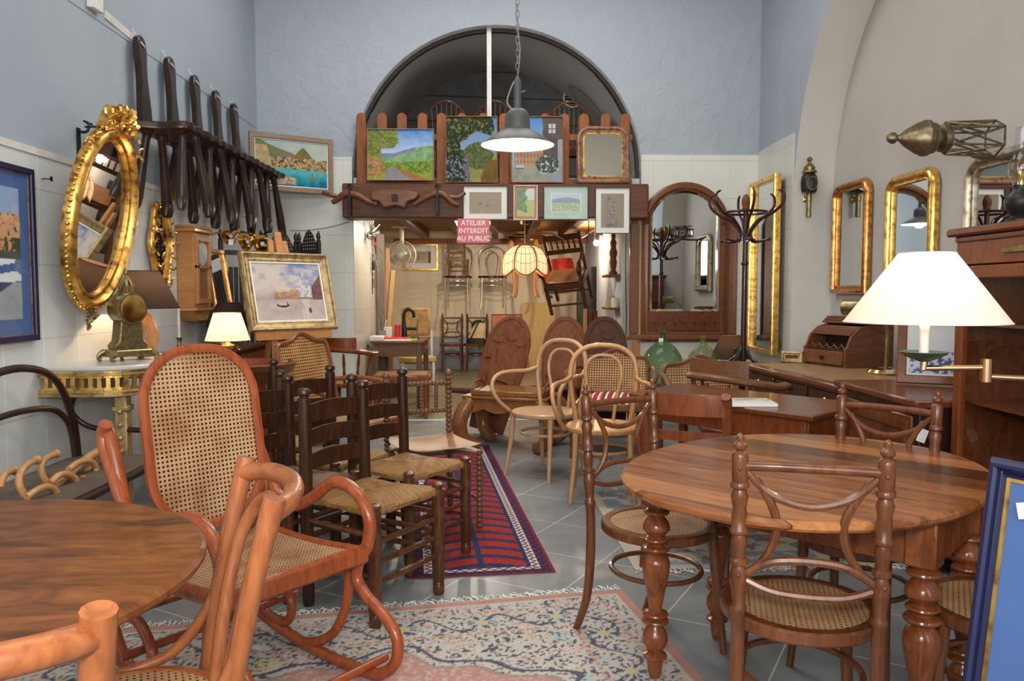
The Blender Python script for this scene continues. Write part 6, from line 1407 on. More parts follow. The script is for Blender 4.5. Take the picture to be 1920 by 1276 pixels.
# pier mirror, carriage lamp, three wall mirrors
mirror('pier_mirror', 'tall narrow gilt mirror on the tiled pier beside the coat stand', basis((2.535, 7.39, 1.535), (0, -1, 0), (0, 0, 1)), rect(.72, 1.64), 'goldbright', .045, FLAT, .06)
MB().box(-.3, .3, .7, .76, -.054, 0, .003).box(-.3, .3, -.76, -.70, -.054, 0, .003).build('wall_batten', M['oak'], [o for o in COL.objects if o.name == 'pier_mirror'][0])
t = thing('carriage_lamp', 'small oval-glazed brass carriage lamp on the white arch pier', 'wall lamp', M=back_wall(2.705, 1.94, AY0+AR))
MB().lathe([(.016, 0), (.022, .005), (.020, .12), (.026, .17), (.024, .20), (.05, .205), (.058, .215)], 16, T(0, 0, .075, rx=-PI/2)).build('candle_tube', M['brassold'], t)
MB().lathe([(.052, .205), (.070, .235), (.074, .29), (.068, .345), (.045, .375)], 8, T(0, 0, .075, rx=-PI/2)).build('body', M['iron'], t)
MB().lathe([(.044, .37), (.062, .385), (.06, .40), (.045, .405), (.048, .43), (.03, .455), (.012, .465), (.012, .48), (.022, .49), (.024, .505), (.010, .52), (0, .523)], 16, T(0, 0, .075, rx=-PI/2)).build('chimney_cap', M['brassold'], t)
MB().frame(ellipse(.048, .062, 24, 0, .285), FLAT(.010, .012), T(z=.142)).build('window_rim', M['brassold'], t); MB().poly(ellipse(.04, .054, 24, 0, .285), .147).build('lens', M['lampglass'], t); MB().tube([(0, .16, .0), (0, .16, .05)], .014, 8, 1).ball((0, .16, .0), .028, 10, 8, None, (1, 1, .4)).build('bracket', M['brass'], t)
def wm(name, label, y0, y1, z0, z1, fm, fw, r, **kw): return mirror(name, label, right_wall((y0+y1)/2, (z0+z1)/2, XN-.012), rrect(abs(y1-y0), z1-z0, r, True), fm, fw, ROUND, .06, **kw)
wm('wall_mirror', 'gilt round-cornered mirror on the taupe wall, farthest of the three, above the roll-top box', 6.78, 6.14, 1.27, 2.20, 'goldred', .075, .12)
wm('wall_mirror', 'gilt round-cornered mirror directly above the big white lampshade', 5.85, 5.20, 1.22, 2.135, 'goldbright', .085, .12)
wm('wall_mirror', 'worn silver-gilt rounded mirror above the glazed cabinet', 4.86, 4.12, 1.30, 2.11, 'silverwood', .09, .15)
t = thing('brass_lantern', 'large brass lantern mounted sideways on the taupe wall above the silver mirror', 'lantern', (2.62, 4.35, 2.14), 0)
LM = Matrix.Translation((0, 0, 0)) @ Matrix.Rotation(R(-90), 4, 'Y') @ Matrix.Rotation(0, 4, 'Z')
LM = basis((0, 0, 0), (0, 0, 1), (0, -1, 0)); LM = basis((-.10, .02, 0), (0, .0, 1), (-.0, -1, -.0)) 
mb = MB(); mb.lathe([(0, -.06), (.018, -.055), (.032, -.03), (.030, -.015), (.014, 0), (.02, .012), (.05, .05), (.085, .11), (.095, .14), (.10, .145), (.10, .165), (.085, .18), (.085, .20), (.05, .205), (.05, .23), (.075, .24), (.08, .27)], 20, LM @ T(z=-.30)); mb.build('cap', M['bronze'], t)
mb = MB(); 
for k in range(6):
    a, b = 2*PI*k/6, 2*PI*(k+1)/6
    p, q = Vector((.088*math.cos(a), .088*math.sin(a), -.03)), Vector((.10*math.cos(a), .10*math.sin(a), .25)); p2, q2 = Vector((.088*math.cos(b), .088*math.sin(b), -.03)), Vector((.10*math.cos(b), .10*math.sin(b), .25))
    for u, v in ((p, q), (p, q2), (q, p2), (p, p2), (q, q2)): mb.tube([LM @ u, LM @ v], .006, 6, 1)
mb.build('cage', M['bronze'], t); MB().lathe([(.083, -.03), (.095, .25)], 6, LM).build('glass', M['lampglass'], t)
MB().tube([(-.0, .02, -.08), (.10, .05, -.10), (.32, .06, -.10)], .014, 8).lathe([(.06, 0), (.06, .012), (.02, .02)], 16, basis((.325, .06, -.10), (0, 0, 1), (0, 1, 0)) @ Matrix.Rotation(PI, 4, 'X')).build('bracket', M['bronze'], t)
# bench with demijohns
t = thing('low_bench', 'low wooden bench carrying the glass demijohns against the back wall', 'bench', (1.72, 7.15, 0))
MB().box(-.52, .62, -.28, .32, .37, .405, .006).build('top', M['oak'], t)
for sx in (-.46, .56):
    for sy in (-.22, .26): MB().box(sx-.025, sx+.025, sy-.025, sy+.025, 0, .37, .004).build('leg', M['oak'], t)
def demijohn(name, label, loc, h, r, m, neck=.03):
    o = MB().lathe([(r*.62, 0), (r*.86, .02*h/.5), (r*.98, .22*h), (r, .32*h), (r*.93, .50*h), (r*.66, .68*h), (neck*1.5, .82*h), (neck, .88*h), (neck*.95, .96*h), (neck*1.25, .965*h), (neck*1.25, .99*h), (neck, h)], 32, None, 4).build(name, M[m]); o.location = loc
    return tag(o, label, 'demijohn')
demijohn('demijohn', 'largest green glass demijohn, below the left of the arched mirror', (1.50, 7.10, .4055), .535, .195, 'bot_green', .030)
demijohn('demijohn', 'pale olive glass demijohn beside the large green one', (1.905, 7.22, .4055), .475, .17, 'bot_pale', .028)
demijohn('demijohn', 'yellow glass demijohn behind the cane-backed armchair', (1.93, 6.70, 0), .66, .19, 'bot_yellow', .028)
item('paper_label', MB().box(-.02, .02, -.001, 0, -.03, .03), 'paper', 'small white label on the neck of the green demijohn', 'label', (1.475, 7.058, .84), R(-15))
item('green_bottle', MB().lathe([(.05, 0), (.055, .01), (.055, .07), (.03, .10), (.028, .15), (.036, .155), (.036, .17), (.028, .175)], 20), 'bot_dark', 'small dark green bottle beside the dark-shaded lamp', 'bottle', (2.15, 6.98, .4055)).scale = (1, 1, 2.2)
table_lamp('corner_lamp', 'table lamp with dark brown shade in the corner below the arched mirror', (2.16, 7.25, .4055), (.265, .475, .175, .085), [(.06, 0), (.06, .015), (.02, .03), (.05, .10), (.04, .18), (.015, .24), (.012, .27)], 'brassold', 'shade_dark', 9, (1, .62, .28))
# ------------------------------------------------------------------ right: desk, box, chest, cabinet
t = thing('pedestal_desk', 'dark pedestal writing desk with tan leather top along the right wall', 'desk', (2.30, 5.08, 0), R(4))
MB().box(-.42, .42, -.78, .78, .72, .755, .008).build('desktop', M['mahog'], t); MB().box(-.35, .35, -.70, .70, .7551, .758).build('leather_inlay', M['leathertop'], t)
MB().box(-.38, .38, -.74, -.24, .03, .72, .004).box(-.38, .38, .24, .74, .03, .72, .004).box(-.38, .38, -.26, .26, .58, .72, .004).build('carcass', M['mahog'], t)
def drw(y0, y1, z0, z1):
    d = MB().box(-.395, -.38, y0, y1, z0, z1, .005).build('drawer', M['blackwood'], t); MB().lathe([(.008, 0), (.016, .012), (.012, .02), (0, .022)], 12, T(-.395, (y0+y1)/2, (z0+z1)/2, ry=-PI/2)).build('knob', M['brass'], d)
for y0, y1 in ((-.72, -.26), (-.23, .23), (.26, .72)): drw(y0, y1, .60, .70)
for y0, y1 in ((-.72, -.26), (.26, .72)):
    for z in (.06, .24, .42): drw(y0, y1, z, z+.16)
MB().box(-.40, .40, -.76, -.22, 0, .03, .004).box(-.40, .40, .22, .76, 0, .03, .004).build('plinth', M['mahog'], t)
t = thing('rolltop_box', 'small tabletop roll-top wooden box with an open slatted front on the leather desk', 'box', M=basis((2.335, 5.555, .7585), (-.95, -.31, 0), (.31, -.95, 0)))
# local +x points out of the front, +y along the front
WB = wood('striped walnut box', (.13, .050, .022), (.25, .105, .045), .35, (3, 14, 14))
so = [(0, 0), (-.42, 0), (-.42, .30), (-.22, .30), (-.12, .275), (-.05, .22), (-.015, .14), (0, .13)]
for y in (-.215, .195): MB().prism(so, .02, Matrix(((1,0,0,0), (0,0,1,y), (0,1,0,0), (0,0,0,1)))).build('side', WB, t)
MB().box(-.42, -.40, -.2, .2, 0, .30).box(-.41, 0, -.2, .2, 0, .012).box(-.41, -.02, -.2, .2, .115, .127).box(-.20, -.185, -.2, .2, .127, .25).build('carcass', M['darkhole'], t)
MB().box(-.44, -.18, -.235, .235, .30, .318, .004).box(-.43, -.19, -.225, .225, .318, .336, .004).box(-.42, -.20, -.215, .215, .336, .352, .004).build('stepped_top', WB, t)
mb = MB()
for k in range(7): a = .12+.13*k; mb.box(-.20+.175*math.sin(a*1.0)-.01, -.20+.175*math.sin(a)+.012, -.195, .195, .275-.13*(1-math.cos(a))-.004, .285-.13*(1-math.cos(a)), .003)
mb.build('tambour', WB, t)
d = MB().box(-.012, .008, -.19, .19, .015, .112, .004).build('drawer', WB, t); MB().lathe([(.006, 0), (.014, .008), (.018, .02), (0, .024)], 12, T(.008, 0, .064, ry=PI/2)).build('knob', M['iron'], d)
mb = MB()
for k in range(5): mb.tube([(-.06, -.19+.075*k+.0375+p[0], .16+p[1]) for p in [(.036*math.cos(a), .03*math.sin(a)) for a in [PI+PI*i/8 for i in range(9)]]], .006, 6, 1)
mb.build('scalloped_rail', WB, t)
t = thing('gilt_frame', 'small gilt frame standing on the desk, half behind the roll-top box', 'frame', M=lean(basis((2.20, 5.80, .80), (.8, -.6, 0), (0, 0, 1)), R(-12)))
MB().frame(rect(.16, .09), ROUND(.035, .02)).build('moulding', M['goldold'], t); MB().box(-.05, .05, -.02, .02, 0, .004).build('picture', M['darkhole'], t)
t = thing('brass_desk_lamp', 'brass desk lamp with tubular hood on the leather desk', 'lamp', (2.50, 4.98, .7585), R(200))
MB().lathe([(.11, 0), (.115, .012), (.10, .03), (.02, .036)], 28).build('base', M['brass'], t)
MB().tube([(0, 0, .03), (0, 0, .16), (.0, 0, .26), (.03, 0, .36), (.10, 0, .42), (.18, 0, .43)], .012, 10).build('stem', M['brassold'], t)
MB().lathe([(.0, -.13), (.045, -.13), (.05, -.12), (.05, .12), (.045, .13), (0, .13)], 18, T(.20, 0, .43, rx=R(90), rz=R(30))).build('hood', M['brassold'], t)
item('price_tag', MB().box(-.025, .025, -.001, .001, -.012, .012), 'paper', 'white price tag on the base of the brass desk lamp', 'tag', (2.465, 4.862, .785), R(0))
t = thing('side_cabinet', 'dark mahogany side chest between the desk and the glazed cabinet', 'chest', (2.22, 3.85, 0))
MB().box(-.33, .40, -.40, .42, .05, .765, .005).build('body', M['blackwood'], t); MB().box(-.36, .42, -.42, .44, .765, .80, .008).build('top', M['mahog'], t)
d = MB().box(-.345, -.33, -.36, .38, .10, .72, .006).frame(rect(.70, .58), FLAT(.05, .01), basis((-.345, .01, .41), (0, -1, 0), (0, 0, 1))).build('door', M['mahog'], t); MB().ball((-.352, -.28, .45), .014).build('knob', M['brass'], d)
for y in (-.34, .36):
    for x in (-.28, .35): MB().box(x-.025, x+.025, y-.025, y+.025, 0, .05, .004).build('foot', M['mahog'], t)
item('price_tag', MB().box(-.02, .02, -.001, .001, -.03, .03), 'paper', 'white price tag hanging on the near corner of the dark side chest', 'tag', (1.905, 3.447, .64), 0).rotation_euler = (0, R(20), 0)
def art_small(u, v):
    c = mx((.56, .66, .80), (.78, .80, .82), v*1.3-.2+.3*fbm(u*9, v*9, 2))
    if v < .45 and fbm(u*20, v*20, 6) > .5: c = (.08, .12, .30)
    return c
picture('small_print', 'small blue and white print in brown wood frame leaning beside the glazed cabinet', 'picture', lean(basis((2.30, 4.02, .985), (.88, -.47, 0), (0, 0, 1)), R(-14)), .40, .37, 'redwood', .045, FLAT, art_small, .012, n=50, mat='print', depth=.02)
# glazed cabinet
t = thing('glazed_cabinet', 'tall mahogany glazed display cabinet cut off at the right edge', 'cabinet', (2.29, 2.78, 0))
W = M['redwood']
MB().box(-.26, .30, -.64, -.61, .06, 1.50).box(-.26, .30, .60, .63, .06, 1.50).box(-.26, .30, -.64, .63, .02, .08).box(-.26, .30, -.64, .63, 1.46, 1.50).build('carcass', M['mahog'], t)
MB().box(.27, .30, -.61, .60, .08, 1.46).build('back_panel', M['oak'], t)
MB().box(-.28, .32, -.66, .65, 1.50, 1.525, .006).box(-.305, .335, -.69, .68, 1.525, 1.56, .01).box(-.275, .30, -.65, .64, 1.40, 1.50, .004).build('cornice', W, t)
for k, (y0, y1) in enumerate(((-.63, -.005), (.005, .62))):
    d = MB().frame(rect(y1-y0, 1.30), FLAT(.055, .025), basis((-.26, (y0+y1)/2, .745), (0, -1, 0), (0, 0, 1))).build('door', W, t)
    MB().add([(-.272, y0+.05, .13), (-.272, y1-.05, .13), (-.272, y1-.05, 1.36), (-.272, y0+.05, 1.36)], [(0, 1, 2, 3)]).build('door_glass', M['pane'], d); MB().ball((-.292, y1-.03 if k == 0 else y0+.03, .75), .012).build('knob', M['brass'], d)
for z in (.44, .80, 1.14): MB().box(-.24, .28, -.61, .60, z, z+.012).build('shelf', M['mahog'], t)
mb = MB(); scrolls(mb, [(-.28, y, 1.452) for y in (.18, .24, .30, .36)], .02, 4, 1, .004); 
mb2 = MB(); mb2.prism([(-.10, -.012), (.10, -.012), (.12, 0), (.10, .012), (-.10, .012), (-.12, 0)], .012, basis((-.276, .20, 1.45), (0, -1, 0), (0, 0, 1)), .003); mb2.build('brass_mount', M['brassold'], t)
for y in (-.60, .59): MB().box(-.25, -.17, y-.04, y+.04, 0, .02).box(.22, .30, y-.04, y+.04, 0, .02).build('foot', M['mahog'], t)
t = thing('oil_lamp', 'glass oil lamp standing on the glazed cabinet at the right edge', 'oil lamp', (2.095, 3.13, 1.5605))
MB().lathe([(.05, 0), (.05, .015), (.03, .03), (.05, .06), (.055, .10), (.03, .13), (.03, .15)], 20, None, 2).build('font', M['iron'], t)
MB().lathe([(.028, .15), (.03, .17), (.045, .20), (.045, .24), (.026, .29), (.024, .38)], 20, None, 2).build('chimney', M['lampglass'], t); MB().lathe([(.012, .15), (.012, .20), (.004, .21)], 10).build('burner', M['brass'], t)
# captain's chair at the desk
def captain(W, lab, loc, rz):
    t = thing('captains_chair', lab, 'chair', loc, rz)
    n = 18; pth = [(.30*math.sin(a), -.02-.27*math.cos(a), .72+.05*max(0, math.cos(a))) for a in [-PI*.62+PI*1.24*i/n for i in range(n+1)]]
    MB().tube([(pth[0][0]*.93, pth[0][1]+.05, .705)]+pth+[(pth[-1][0]*.93, pth[-1][1]+.05, .705)], [.034]+[.040]*(n+1)+[.034], 10, 2, flat=.62, up=(0, 0, 1)).build('arm_rail', W, t)
    mb = MB()
    o = [(.30*math.sin(a)*k, (-.02-.27*math.cos(a))*k, z) for z in (.75, .875) for k in (1.03, .94) for a in [-.9+1.8*i/12 for i in range(13)]]
    k = 13; fs = []
    for i in range(12): fs += [(i, i+1, 2*k+i+1, 2*k+i), (k+i, k+i+1, 3*k+i+1, 3*k+i), (2*k+i, 2*k+i+1, 3*k+i+1, 3*k+i), (i, i+1, k+i+1, k+i)]
    mb.add(o, fs).build('crest', W, t)
    for i in range(7): a = -1.5+3.0*i/6; MB().turned((.24*math.sin(a), -.02-.20*math.cos(a), .44), (.30*math.sin(a), -.02-.27*math.cos(a), .73), [(.010, 0), (.016, .3), (.010, .5), (.015, .7), (.009, 1)], 8).build('spindle', W, t)
    MB().prism(ellipse(.25, .24, 28, p=2.5), .035, T(z=.415), .01).build('seat', W, t)
    for sx in (-1, 1):
        for sy in (-1, 1): MB().turned((sx*.21, sy*.20, 0), (sx*.15, sy*.15, .42), [(.012, 0), (.02, .4), (.014, .5), (.02, .7), (.016, 1)], 10).build('leg', W, t)
captain(M['oak'], 'brown wooden tub chair with thick curved rail, at the leather-topped desk', (1.52, 4.86, 0), R(-60))
captain(M['redwood'], 'red wooden spindle tub chair in front of the workshop desk', (-1.45, 7.35, 0), R(-20))
# ------------------------------------------------------------------ cane-backed carved chairs
def cane_armchair(W, wname, label, loc, rz, seatm, long_=0, bw=.54, zt=.95):
    t = thing(wname, label, 'daybed' if long_ else 'chair', loc, rz)
    L = .25+long_
    O = [(-bw*.42, .0), (bw*.42, .0), (bw*.50, .18), (bw*.50, zt-.60), (bw*.44, zt-.53), (bw*.25, zt-.515), (bw*.10, zt-.475), (0, zt-.46), (-bw*.10, zt-.475), (-bw*.25, zt-.515), (-bw*.44, zt-.53), (-bw*.50, zt-.60), (-bw*.50, .18)]
    O = [(p.x, p.y) for p in spline([(a, b, 0) for a, b in O], 4, True)]
    Mb = basis((0, -.26, .46), (-1, 0, 0), (0, -.20, .98))
    MB().frame(O, [(0, -.016), (0, .010), (.012, .020), (.028, .014), (.032, 0), (.028, -.016)], Mb).build('back_frame', W, t)
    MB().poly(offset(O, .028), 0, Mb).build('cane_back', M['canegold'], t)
    mb = MB(); scrolls(mb, [(x, zt-.47, .014) for x in (-.03, 0, .03)], .018, 6, 1, .004); mb.build('crest_carving', W, t)
    MB().box(-bw*.52, bw*.52, -.29, L, .37, .43, .012).build('seat_frame', W, t)
    if seatm == 'canegold': MB().add([(-bw*.47, -.24, .434), (bw*.47, -.24, .434), (bw*.47, L-.04, .434), (-bw*.47, L-.04, .434)], [(0, 1, 2, 3)], None, [(0, 0), (bw, 0), (bw, L), (0, L)]).build('seat', M['leathertop'], t)
    else: MB().grid(lambda u, v: ((u-.5)*bw*.96, -.25+v*(L+.24), .43+.06*(math.sin(PI*u)*math.sin(PI*v))**.5), 14, 14).build('seat', M[seatm], t)
    for sx in (-1, 1):
        MB().tube([(sx*bw*.49, -.31, .66), (sx*bw*.56, -.15, .675), (sx*bw*.60, .02, .66), (sx*bw*.62, .10, .63), (sx*bw*.58, .13, .57), (sx*bw*.53, .08, .50), (sx*bw*.51, .04, .42)], [.016, .018, .019, .024, .02, .016, .018], 9).build('arm', W, t)
        for y in [-.27, L-.03]+([L*.45] if long_ else []): MB().tube([(sx*bw*.49, y, .40), (sx*bw*.53, y+(.03 if y > 0 else -.02), .32), (sx*bw*.50, y+(.01 if y > 0 else -.02), .14), (sx*bw*.50, y+(.03 if y > 0 else -.05), .0)], [.028, .028, .017, .016], 8).build('leg', W, t)
    return t
M['carvedbeech'] = wood('carved reddish beech', (.19, .062, .020), (.31, .115, .040), .25, coat=.4)
cane_armchair(M['carvedbeech'], 'cane_armchair', 'carved reddish armchair with tall cane back behind the ladder-back chairs, before the easel', (-1.02, 5.24, 0), face(.90, -.36), 'leathertop', 0, .60, 1.03)
t = thing('cane_bench', 'low reddish wooden bench seat in front of the workshop desk', 'bench', (-1.0, 8.08, 0), R(3))
MB().box(-.30, .30, -.26, .26, .39, .45, .014).build('seat_frame', M['carvedbeech'], t); MB().add([(-.26, -.22, .4515), (.26, -.22, .4515), (.26, .22, .4515), (-.26, .22, .4515)], [(0, 1, 2, 3)]).build('seat', M['leathertop'], t)
for sx in (-1, 1):
    for sy in (-1, 1): MB().turned((sx*.25, sy*.21, 0), (sx*.25, sy*.21, .40), [(.014, 0), (.018, .1), (.024, .8), (.03, .9), (.03, 1)], 10).build('leg', M['carvedbeech'], t)
    MB().box(sx*.25-.012, sx*.25+.012, -.20, .20, .10, .13, .003).build('stretcher', M['carvedbeech'], t)
cane_armchair(M['oak'], 'cane_armchair', 'carved cane-back armchair with red striped seat between the pale bentwood armchairs and the carved slabs', (.90, 6.17, 0), face(-.25, -.97), 'stripe', 0, .56, .83)
cane_armchair(M['oak'], 'cane_armchair', 'wide carved cane-back chair in front of the demijohns', (1.56, 5.60, 0), face(.10, -.99), 'stripe', 0, .60, .82)
# carved slab chairs
AN1 = [(-.12, .20), (-.10, .22), (-.10, .34), (-.13, .40), (-.10, .46), (-.115, .54), (-.15, .53), (-.155, .55), (-.115, .585), (-.07, .64), (-.075, .60), (-.06, .565), (-.055, .48), (-.02, .45), (.08, .44), (.13, .41), (.15, .36), (.14, .28), (.17, .22), (.15, .20), (.115, .27), (.09, .33), (-.03, .34), (-.06, .29), (-.03, .22), (-.05, .20), (-.085, .27), (-.085, .22)]
AN2 = [(-.14, .20), (-.14, .42), (-.10, .50), (0, .52), (.08, .50), (.12, .52), (.16, .48), (.165, .36), (.145, .24), (.13, .24), (.135, .36), (.10, .38), (.09, .20), (.04, .20), (.04, .33), (-.06, .33), (-.07, .20)]
AN3 = [(-.10, .30), (-.14, .40), (-.10, .47), (-.02, .48), (.06, .52), (.10, .60), (.13, .58), (.11, .50), (.14, .42), (.08, .36), (.07, .26), (.04, .26), (.02, .36), (-.06, .36), (-.07, .26)]
def slab_chair(label, loc, rz, an, m, w_=.42, h=1.13, tilt=0, mir=1):
    t = thing('carved_slab_chair', label, 'chair', loc, rz, 'carved slab chairs')
    Mb = basis((0, -.05, .02), (-1, 0, 0), (0, -.26, .96)) @ Matrix.Rotation(tilt, 4, 'Z')
    P = [(-w_*.40, 0), (w_*.40, 0), (w_*.52, h*.55), (w_*.52, h*.72)]+[(w_*.52*math.cos(a), h*.72+h*.28*math.sin(a)) for a in [PI*i/16 for i in range(1, 16)]]+[(-w_*.52, h*.72), (-w_*.52, h*.55)]
    MB().prism(P, .035, Mb, .008).frame(offset(P, .02), [(0, .035), (.006, .042), (.02, .042), (.026, .035)], Mb).build('backrest', M[m], t)
    k = h/1.13
    a_ = MB().prism([(mir*x*1.1, (y+.14)*k) for x, y in an], .024, Mb @ T(z=.034), .006)
    for x, y, r in ((-.10, .88, .06), (.03, .93, .07), (.12, .87, .05)): a_.prism(ellipse(r, r*.7, 14, x, y*k), .010, Mb @ T(z=.034), .003)
    a_.build('relief', M['carved'] if m == 'carved' else M['burnt'], t)
    MB().prism([(-.20, 0), (.20, 0), (.20, .30), (.24, .50), (.18, .56), (-.18, .56), (-.24, .50), (-.20, .30)], .045, basis((0, -.16, .33), (1, 0, 0), (0, .96, .16)), .012).build('seat_slab', M['burnt'], t)
    return t
slab_chair('carved slab chair with a leaping antelope relief, leftmost of the three', (-.13, 7.05, 0), R(160), AN1, 'carved', .42, 1.10, R(-10))
slab_chair('carved slab chair with an animal relief, middle of the three', (.56, 7.20, 0), R(170), AN2, 'carved', .40, 1.07, R(-2), -1)
slab_chair('darkest-topped carved slab chair, rightmost of the three', (1.02, 7.15, 0), R(182), AN3, 'burnt', .40, 1.07)
# big white lamp on a swing arm
t = thing('swing_arm_lamp', 'lit lamp with big white shade on a brass swing arm', 'lamp', (1.80, 2.08, 0))
LW = Matrix.Translation((-1.80, -2.08, 0)); c0 = Vector((1.212, 2.2, 0))
mb = MB(); n = 48; vs = []
for r, z in ((.215, 1.197), (.074, 1.392)): vs += [LW @ Vector((c0.x+r*math.cos(2*PI*k/n), c0.y+r*math.sin(2*PI*k/n), z)) for k in range(n)]
mb.add(vs, [(k, (k+1) % n, n+(k+1) % n, n+k) for k in range(n)]).build('shade', M['shade_big'], t)
mb = MB()
for r, z in ((.215, 1.197), (.074, 1.392)): mb.tube([LW @ Vector((c0.x+r*math.cos(2*PI*k/n), c0.y+r*math.sin(2*PI*k/n), z)) for k in range(n)], .002, 6, 1, True)
mb.build('shade_rim', M['cream'], t)
LC = LW @ Matrix.Translation(c0)
MB().lathe([(.013, 1.10), (.013, 1.21), (.018, 1.215), (.018, 1.24)], 14, LC).build('candle_tube', M['candle'], t)
MB().lathe([(.022, 1.195), (.018, 1.19), (.024, 1.20), (.02, 1.21)], 14, LC).ball((0, 0, 1.265), .03, 14, 10, LC, (1, 1, 1.3)).build('bulb', M['bulb'], t)
MB().lathe([(.012, 1.085), (.045, 1.098), (.066, 1.113), (.062, 1.114), (.04, 1.103), (.012, 1.10)], 28, LC).build('drip_pan', M['greenmetal'], t)
MB().tube([LW @ Vector((1.212, 2.2, 1.062)), LW @ Vector((1.215, 2.2, 1.09))], .010, 10, 1).tube([LW @ Vector((1.212, 2.2, 1.066)), LW @ Vector((1.372, 2.17, 1.07))], .008, 10, 1).tube([LW @ Vector((1.375, 2.17, 1.03)), LW @ Vector((1.375, 2.17, 1.095))], .015, 12, 1).tube([LW @ Vector((1.375, 2.17, 1.045)), LW @ Vector((1.80, 2.08, 1.03))], .008, 10, 1).build('swing_arm', M['copper'], t)
MB().tube([(0, 0, .03), (0, 0, 1.12)], .012, 10, 1).build('pole', M['copper'], t); MB().lathe([(.13, 0), (.135, .012), (.10, .025), (.02, .035)], 28).build('base', M['copper'], t)
lamp('swing_lamp_light', (1.212, 2.2, 1.29), 3.6, (1, .80, .58), .03)
# blue framed picture
def art_village(u, v):
    if v > .86: return (.16, .28, .52)
    k = int(u*5); m_ = h2(k, int(v*6), 3)
    c = mx((.72, .76, .84), (.22, .32, .62), m_)
    if (u*11 % 1) < .25 and (v*9 % 1) < .45: c = (.06, .07, .20)
    return c
e = Vector((math.cos(R(66)), -math.sin(R(66)), 0)); g = Vector((-.14*math.sin(R(66)), -.14*math.cos(R(66)), -1)).normalized()
PW, PH = .62, .955; P0 = Vector((.9766, 1.5, .959)); PC = P0+e*PW/2+g*PH/2
picture('blue_picture', 'large picture with navy frame, gold fillet and blue mount leaning at the right edge', 'picture', basis(PC, e, -g), PW, PH, 'mat_navy', .035, ROUND, art_village, .10, 'mat_blue', 60, 'print', .03, True, (.008, 'goldbright'))
o = MB().box(-.02, .02, -.015, .015, 0, .001).build('price_tag', M['paper']); o.matrix_world = basis(P0+e*.085+g*.085+e.cross(-g)*.021, e, -g) @ Matrix.Rotation(.3, 4, 'Z'); tag(o, 'white price tag stuck on the glass of the blue framed picture', 'tag')

a = onX(196, 26, XL+.003); b = onX(262, 82, XL+.003)
o = MB().bar(a, b, .012, .05, up=(0, 0, 1), bev=.002).build('cable_cover', M['cream']); tag(o, 'pale slanting cable cover high on the left wall above the hung chairs', 'cable cover')
a = onX(178, 3, XL+.02); o = MB().box(-.02, .02, -.06, .06, -.05, .06, .004).build('junction_box', M['white']); o.location = a; tag(o, 'small white junction box at the top of the left wall', 'junction box')
# ------------------------------------------------------------------ rugs
def rug(name, label, cx, cy, rz, w_, d, fn, n, fringe=None, z=.0008):
    t = thing(name, label, 'rug', (cx, cy, z), rz)
    m = int(n*d/w_); mb = MB(); mb.grid(lambda u, v: ((u-.5)*w_, (v-.5)*d, .003+.0015*vn(u*9, v*9, 4)), n, m, None, None, fn); mb.build('pile', M['wool'], t)
    MB().box(-w_/2, w_/2, -d/2, d/2, 0, .0028).build('backing', M['rushbrown'] if 0 else M['oak'], t, smooth=False)
    if fringe:
        mb = MB(); rnd = random.Random(3)
        for sy in fringe:
            k = int(w_/.009)
            for i in range(k):
                x = -w_/2+(i+.5)*w_/k; L = rnd.uniform(.03, .065); mb.tube([(x, sy*d/2, .005), (x+rnd.uniform(-.012, .012), sy*(d/2+L*.5), .004), (x+rnd.uniform(-.025, .025), sy*(d/2+L), .003)], .0022, 4, 1)
        mb.build('fringe', M['candle'], t)['kind'] = 'stuff'
    return t
def kilim(u, v, W_=.66, D_=3.0):
    x = u*W_; y = v*D_; ex = min(x, W_-x); ey = min(y, D_-y); e = min(ex, ey*1.2)
    n = fbm(u*60, v*160, 3); red = mx((.21, .016, .014), (.33, .032, .026), n); blue = mx((.012, .020, .060), (.026, .036, .095), n)
    if e < .012: return (.17, .02, .03)
    s = (y if ex < ey*1.2 else x)
    if e < .062: return mx((.030, .016, .055), (.13, .018, .04), 1 if (int(s/.02)+int(e/.017)) % 3 == 0 else 0)
    if e < .10:
        z_ = abs(((s/.045) % 1)-.5)*2; q = (e-.062)/.038; return (.56, .52, .47) if abs(q-.15-.7*z_) > .22 else (.10, .025, .06)
    if e < .118: return blue
    cx = abs(x-W_/2); row = (y/.128) % 1; k = cx
    if cx < .012: return blue
    st = .5+.28*math.cos((cx/.19)*PI)*1.0; st = round(st*7)/7
    edge = .15+.13*abs(((cx/.045) % 1)-.5)
    arc = (row+.55*(cx/.2)**2) % 1
    return red if edge < arc < .84 else blue
rug('kilim_runner', 'narrow red and navy kilim runner in the aisle by the rush chairs', -.24, 4.97, R(6.6), .66, 3.02, kilim, 170, None)
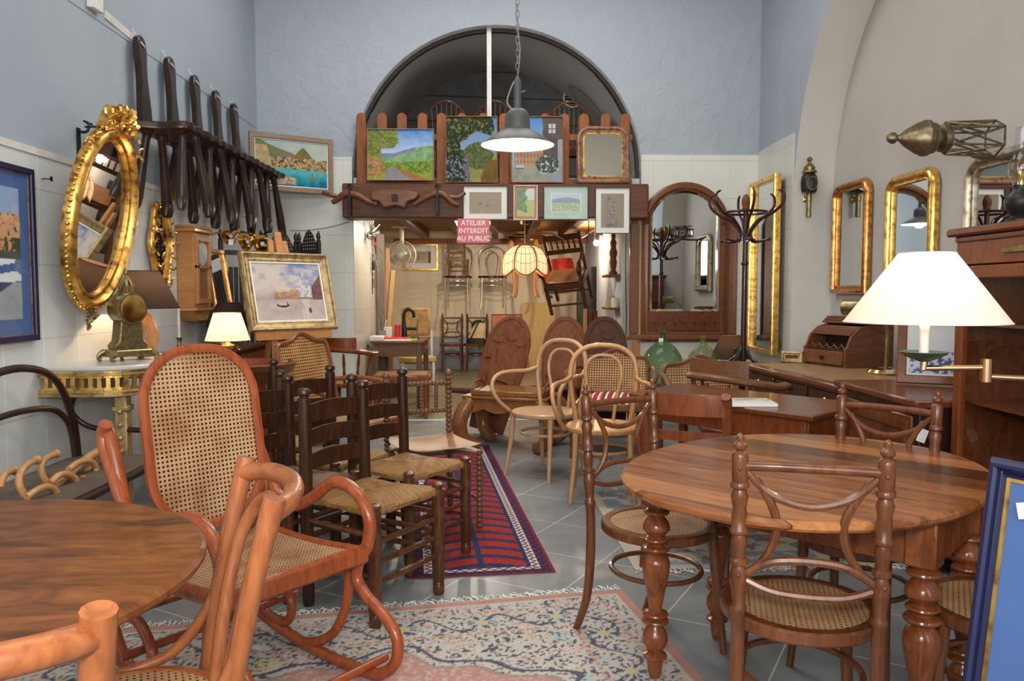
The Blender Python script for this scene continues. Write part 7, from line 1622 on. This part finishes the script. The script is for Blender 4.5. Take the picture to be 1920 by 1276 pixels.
def persian(u, v, W_=2.3, D_=1.75):
    x, y = u*W_, v*D_; ex = min(x, W_-x); ey = min(y, D_-y); e = min(ex, ey); s = y if ex < ey else x
    n = fbm(x*40, y*40, 2, 3); n2 = fbm(x*85, y*85, 8, 2); cream = mx((.42, .38, .32), (.52, .48, .42), n); pink = mx((.37, .19, .16), (.46, .25, .21), n); ink = (.085, .085, .12); teal = (.34, .43, .40); rose = (.45, .26, .22)
    def flor(bg, dn=.6):
        if n2 > dn+.115: return ink
        if n2 < .30: return rose if vn(x*22, y*22, 5) > .5 else teal
        return bg
    if e < .035: return pink
    if e < .055: return cream
    if e < .115: return flor(mx(cream, (.44, .42, .40), .3), .52)
    if e < .13: return pink if (s*30) % 1 > .3 else cream
    if e < .30:
        p = s/.30; q = (e-.215)/.085; a = (p % 1-.5)*2; r = math.hypot(a*1.7, q)
        if r < .28: return (.48, .40, .22)
        if r < .60: return mx(cream, teal, .6) if math.sin(8*math.atan2(q, a)) > -.2 else ink
        if abs(q-.75*math.sin(p*2*PI)) < .10: return ink
        return flor(mx(cream, (.40, .40, .42), .15), .52)
    if e < .315: return pink if (s*30) % 1 > .3 else cream
    if e < .36: return flor(cream, .50)
    cx, cy = (x-W_/2)/(W_/2-.36), (y-D_/2)/(D_/2-.36); r = max(abs(cx), abs(cy))+.0*cx
    lob = math.hypot(cx, cy*1.0)*(1+.07*math.cos(7*math.atan2(cy, cx))+.06*math.sin(13*math.atan2(cy, cx)))
    if lob < .92:
        if lob > .885: return ink
        if lob > .80: return flor(cream, .56) if lob > .83 else (.30, .22, .20)
        return pink if n2 < .60 else mx(pink, cream, .6)
    if r > .78 and vn(x*5, y*5, 12) > .45: return flor(teal if vn(x*8, y*8, 3) > .35 else (.50, .44, .24), .55)
    return flor(cream, .52)
ux = Vector((.983, .185, 0)); uy = Vector((-.185, .983, 0)); c_ = Vector((.53, 3.29, 0))-ux*1.15-uy*.875
rug('oriental_rug', 'cream and pink floral oriental rug with fringe in the foreground', c_.x, c_.y, math.atan2(.185, .983), 2.3, 1.75, persian, 330, (1,))
def beige(u, v, W_=1.7, D_=1.6):
    x, y = u*W_, v*D_; ex = min(x, W_-x); ey = min(y, D_-y); e = min(ex, ey); n2 = fbm(x*16, y*16, 4); n = fbm(x*30, y*30, 7)
    if e < .05: return (.46, .42, .34)
    if e < .22: return mx((.16, .21, .27), (.26, .31, .35), n) if n2 < .56 else (.52, .44, .34)
    return mx((.46, .42, .32), (.56, .50, .40), n) if n2 < .58 else ((.18, .26, .34) if n > .5 else (.36, .16, .12))
rug('floral_rug', 'beige rug with blue border under the dark table and the oval dining table', 1.45, 4.36, R(2), 1.7, 1.6, beige, 150, (-1,))
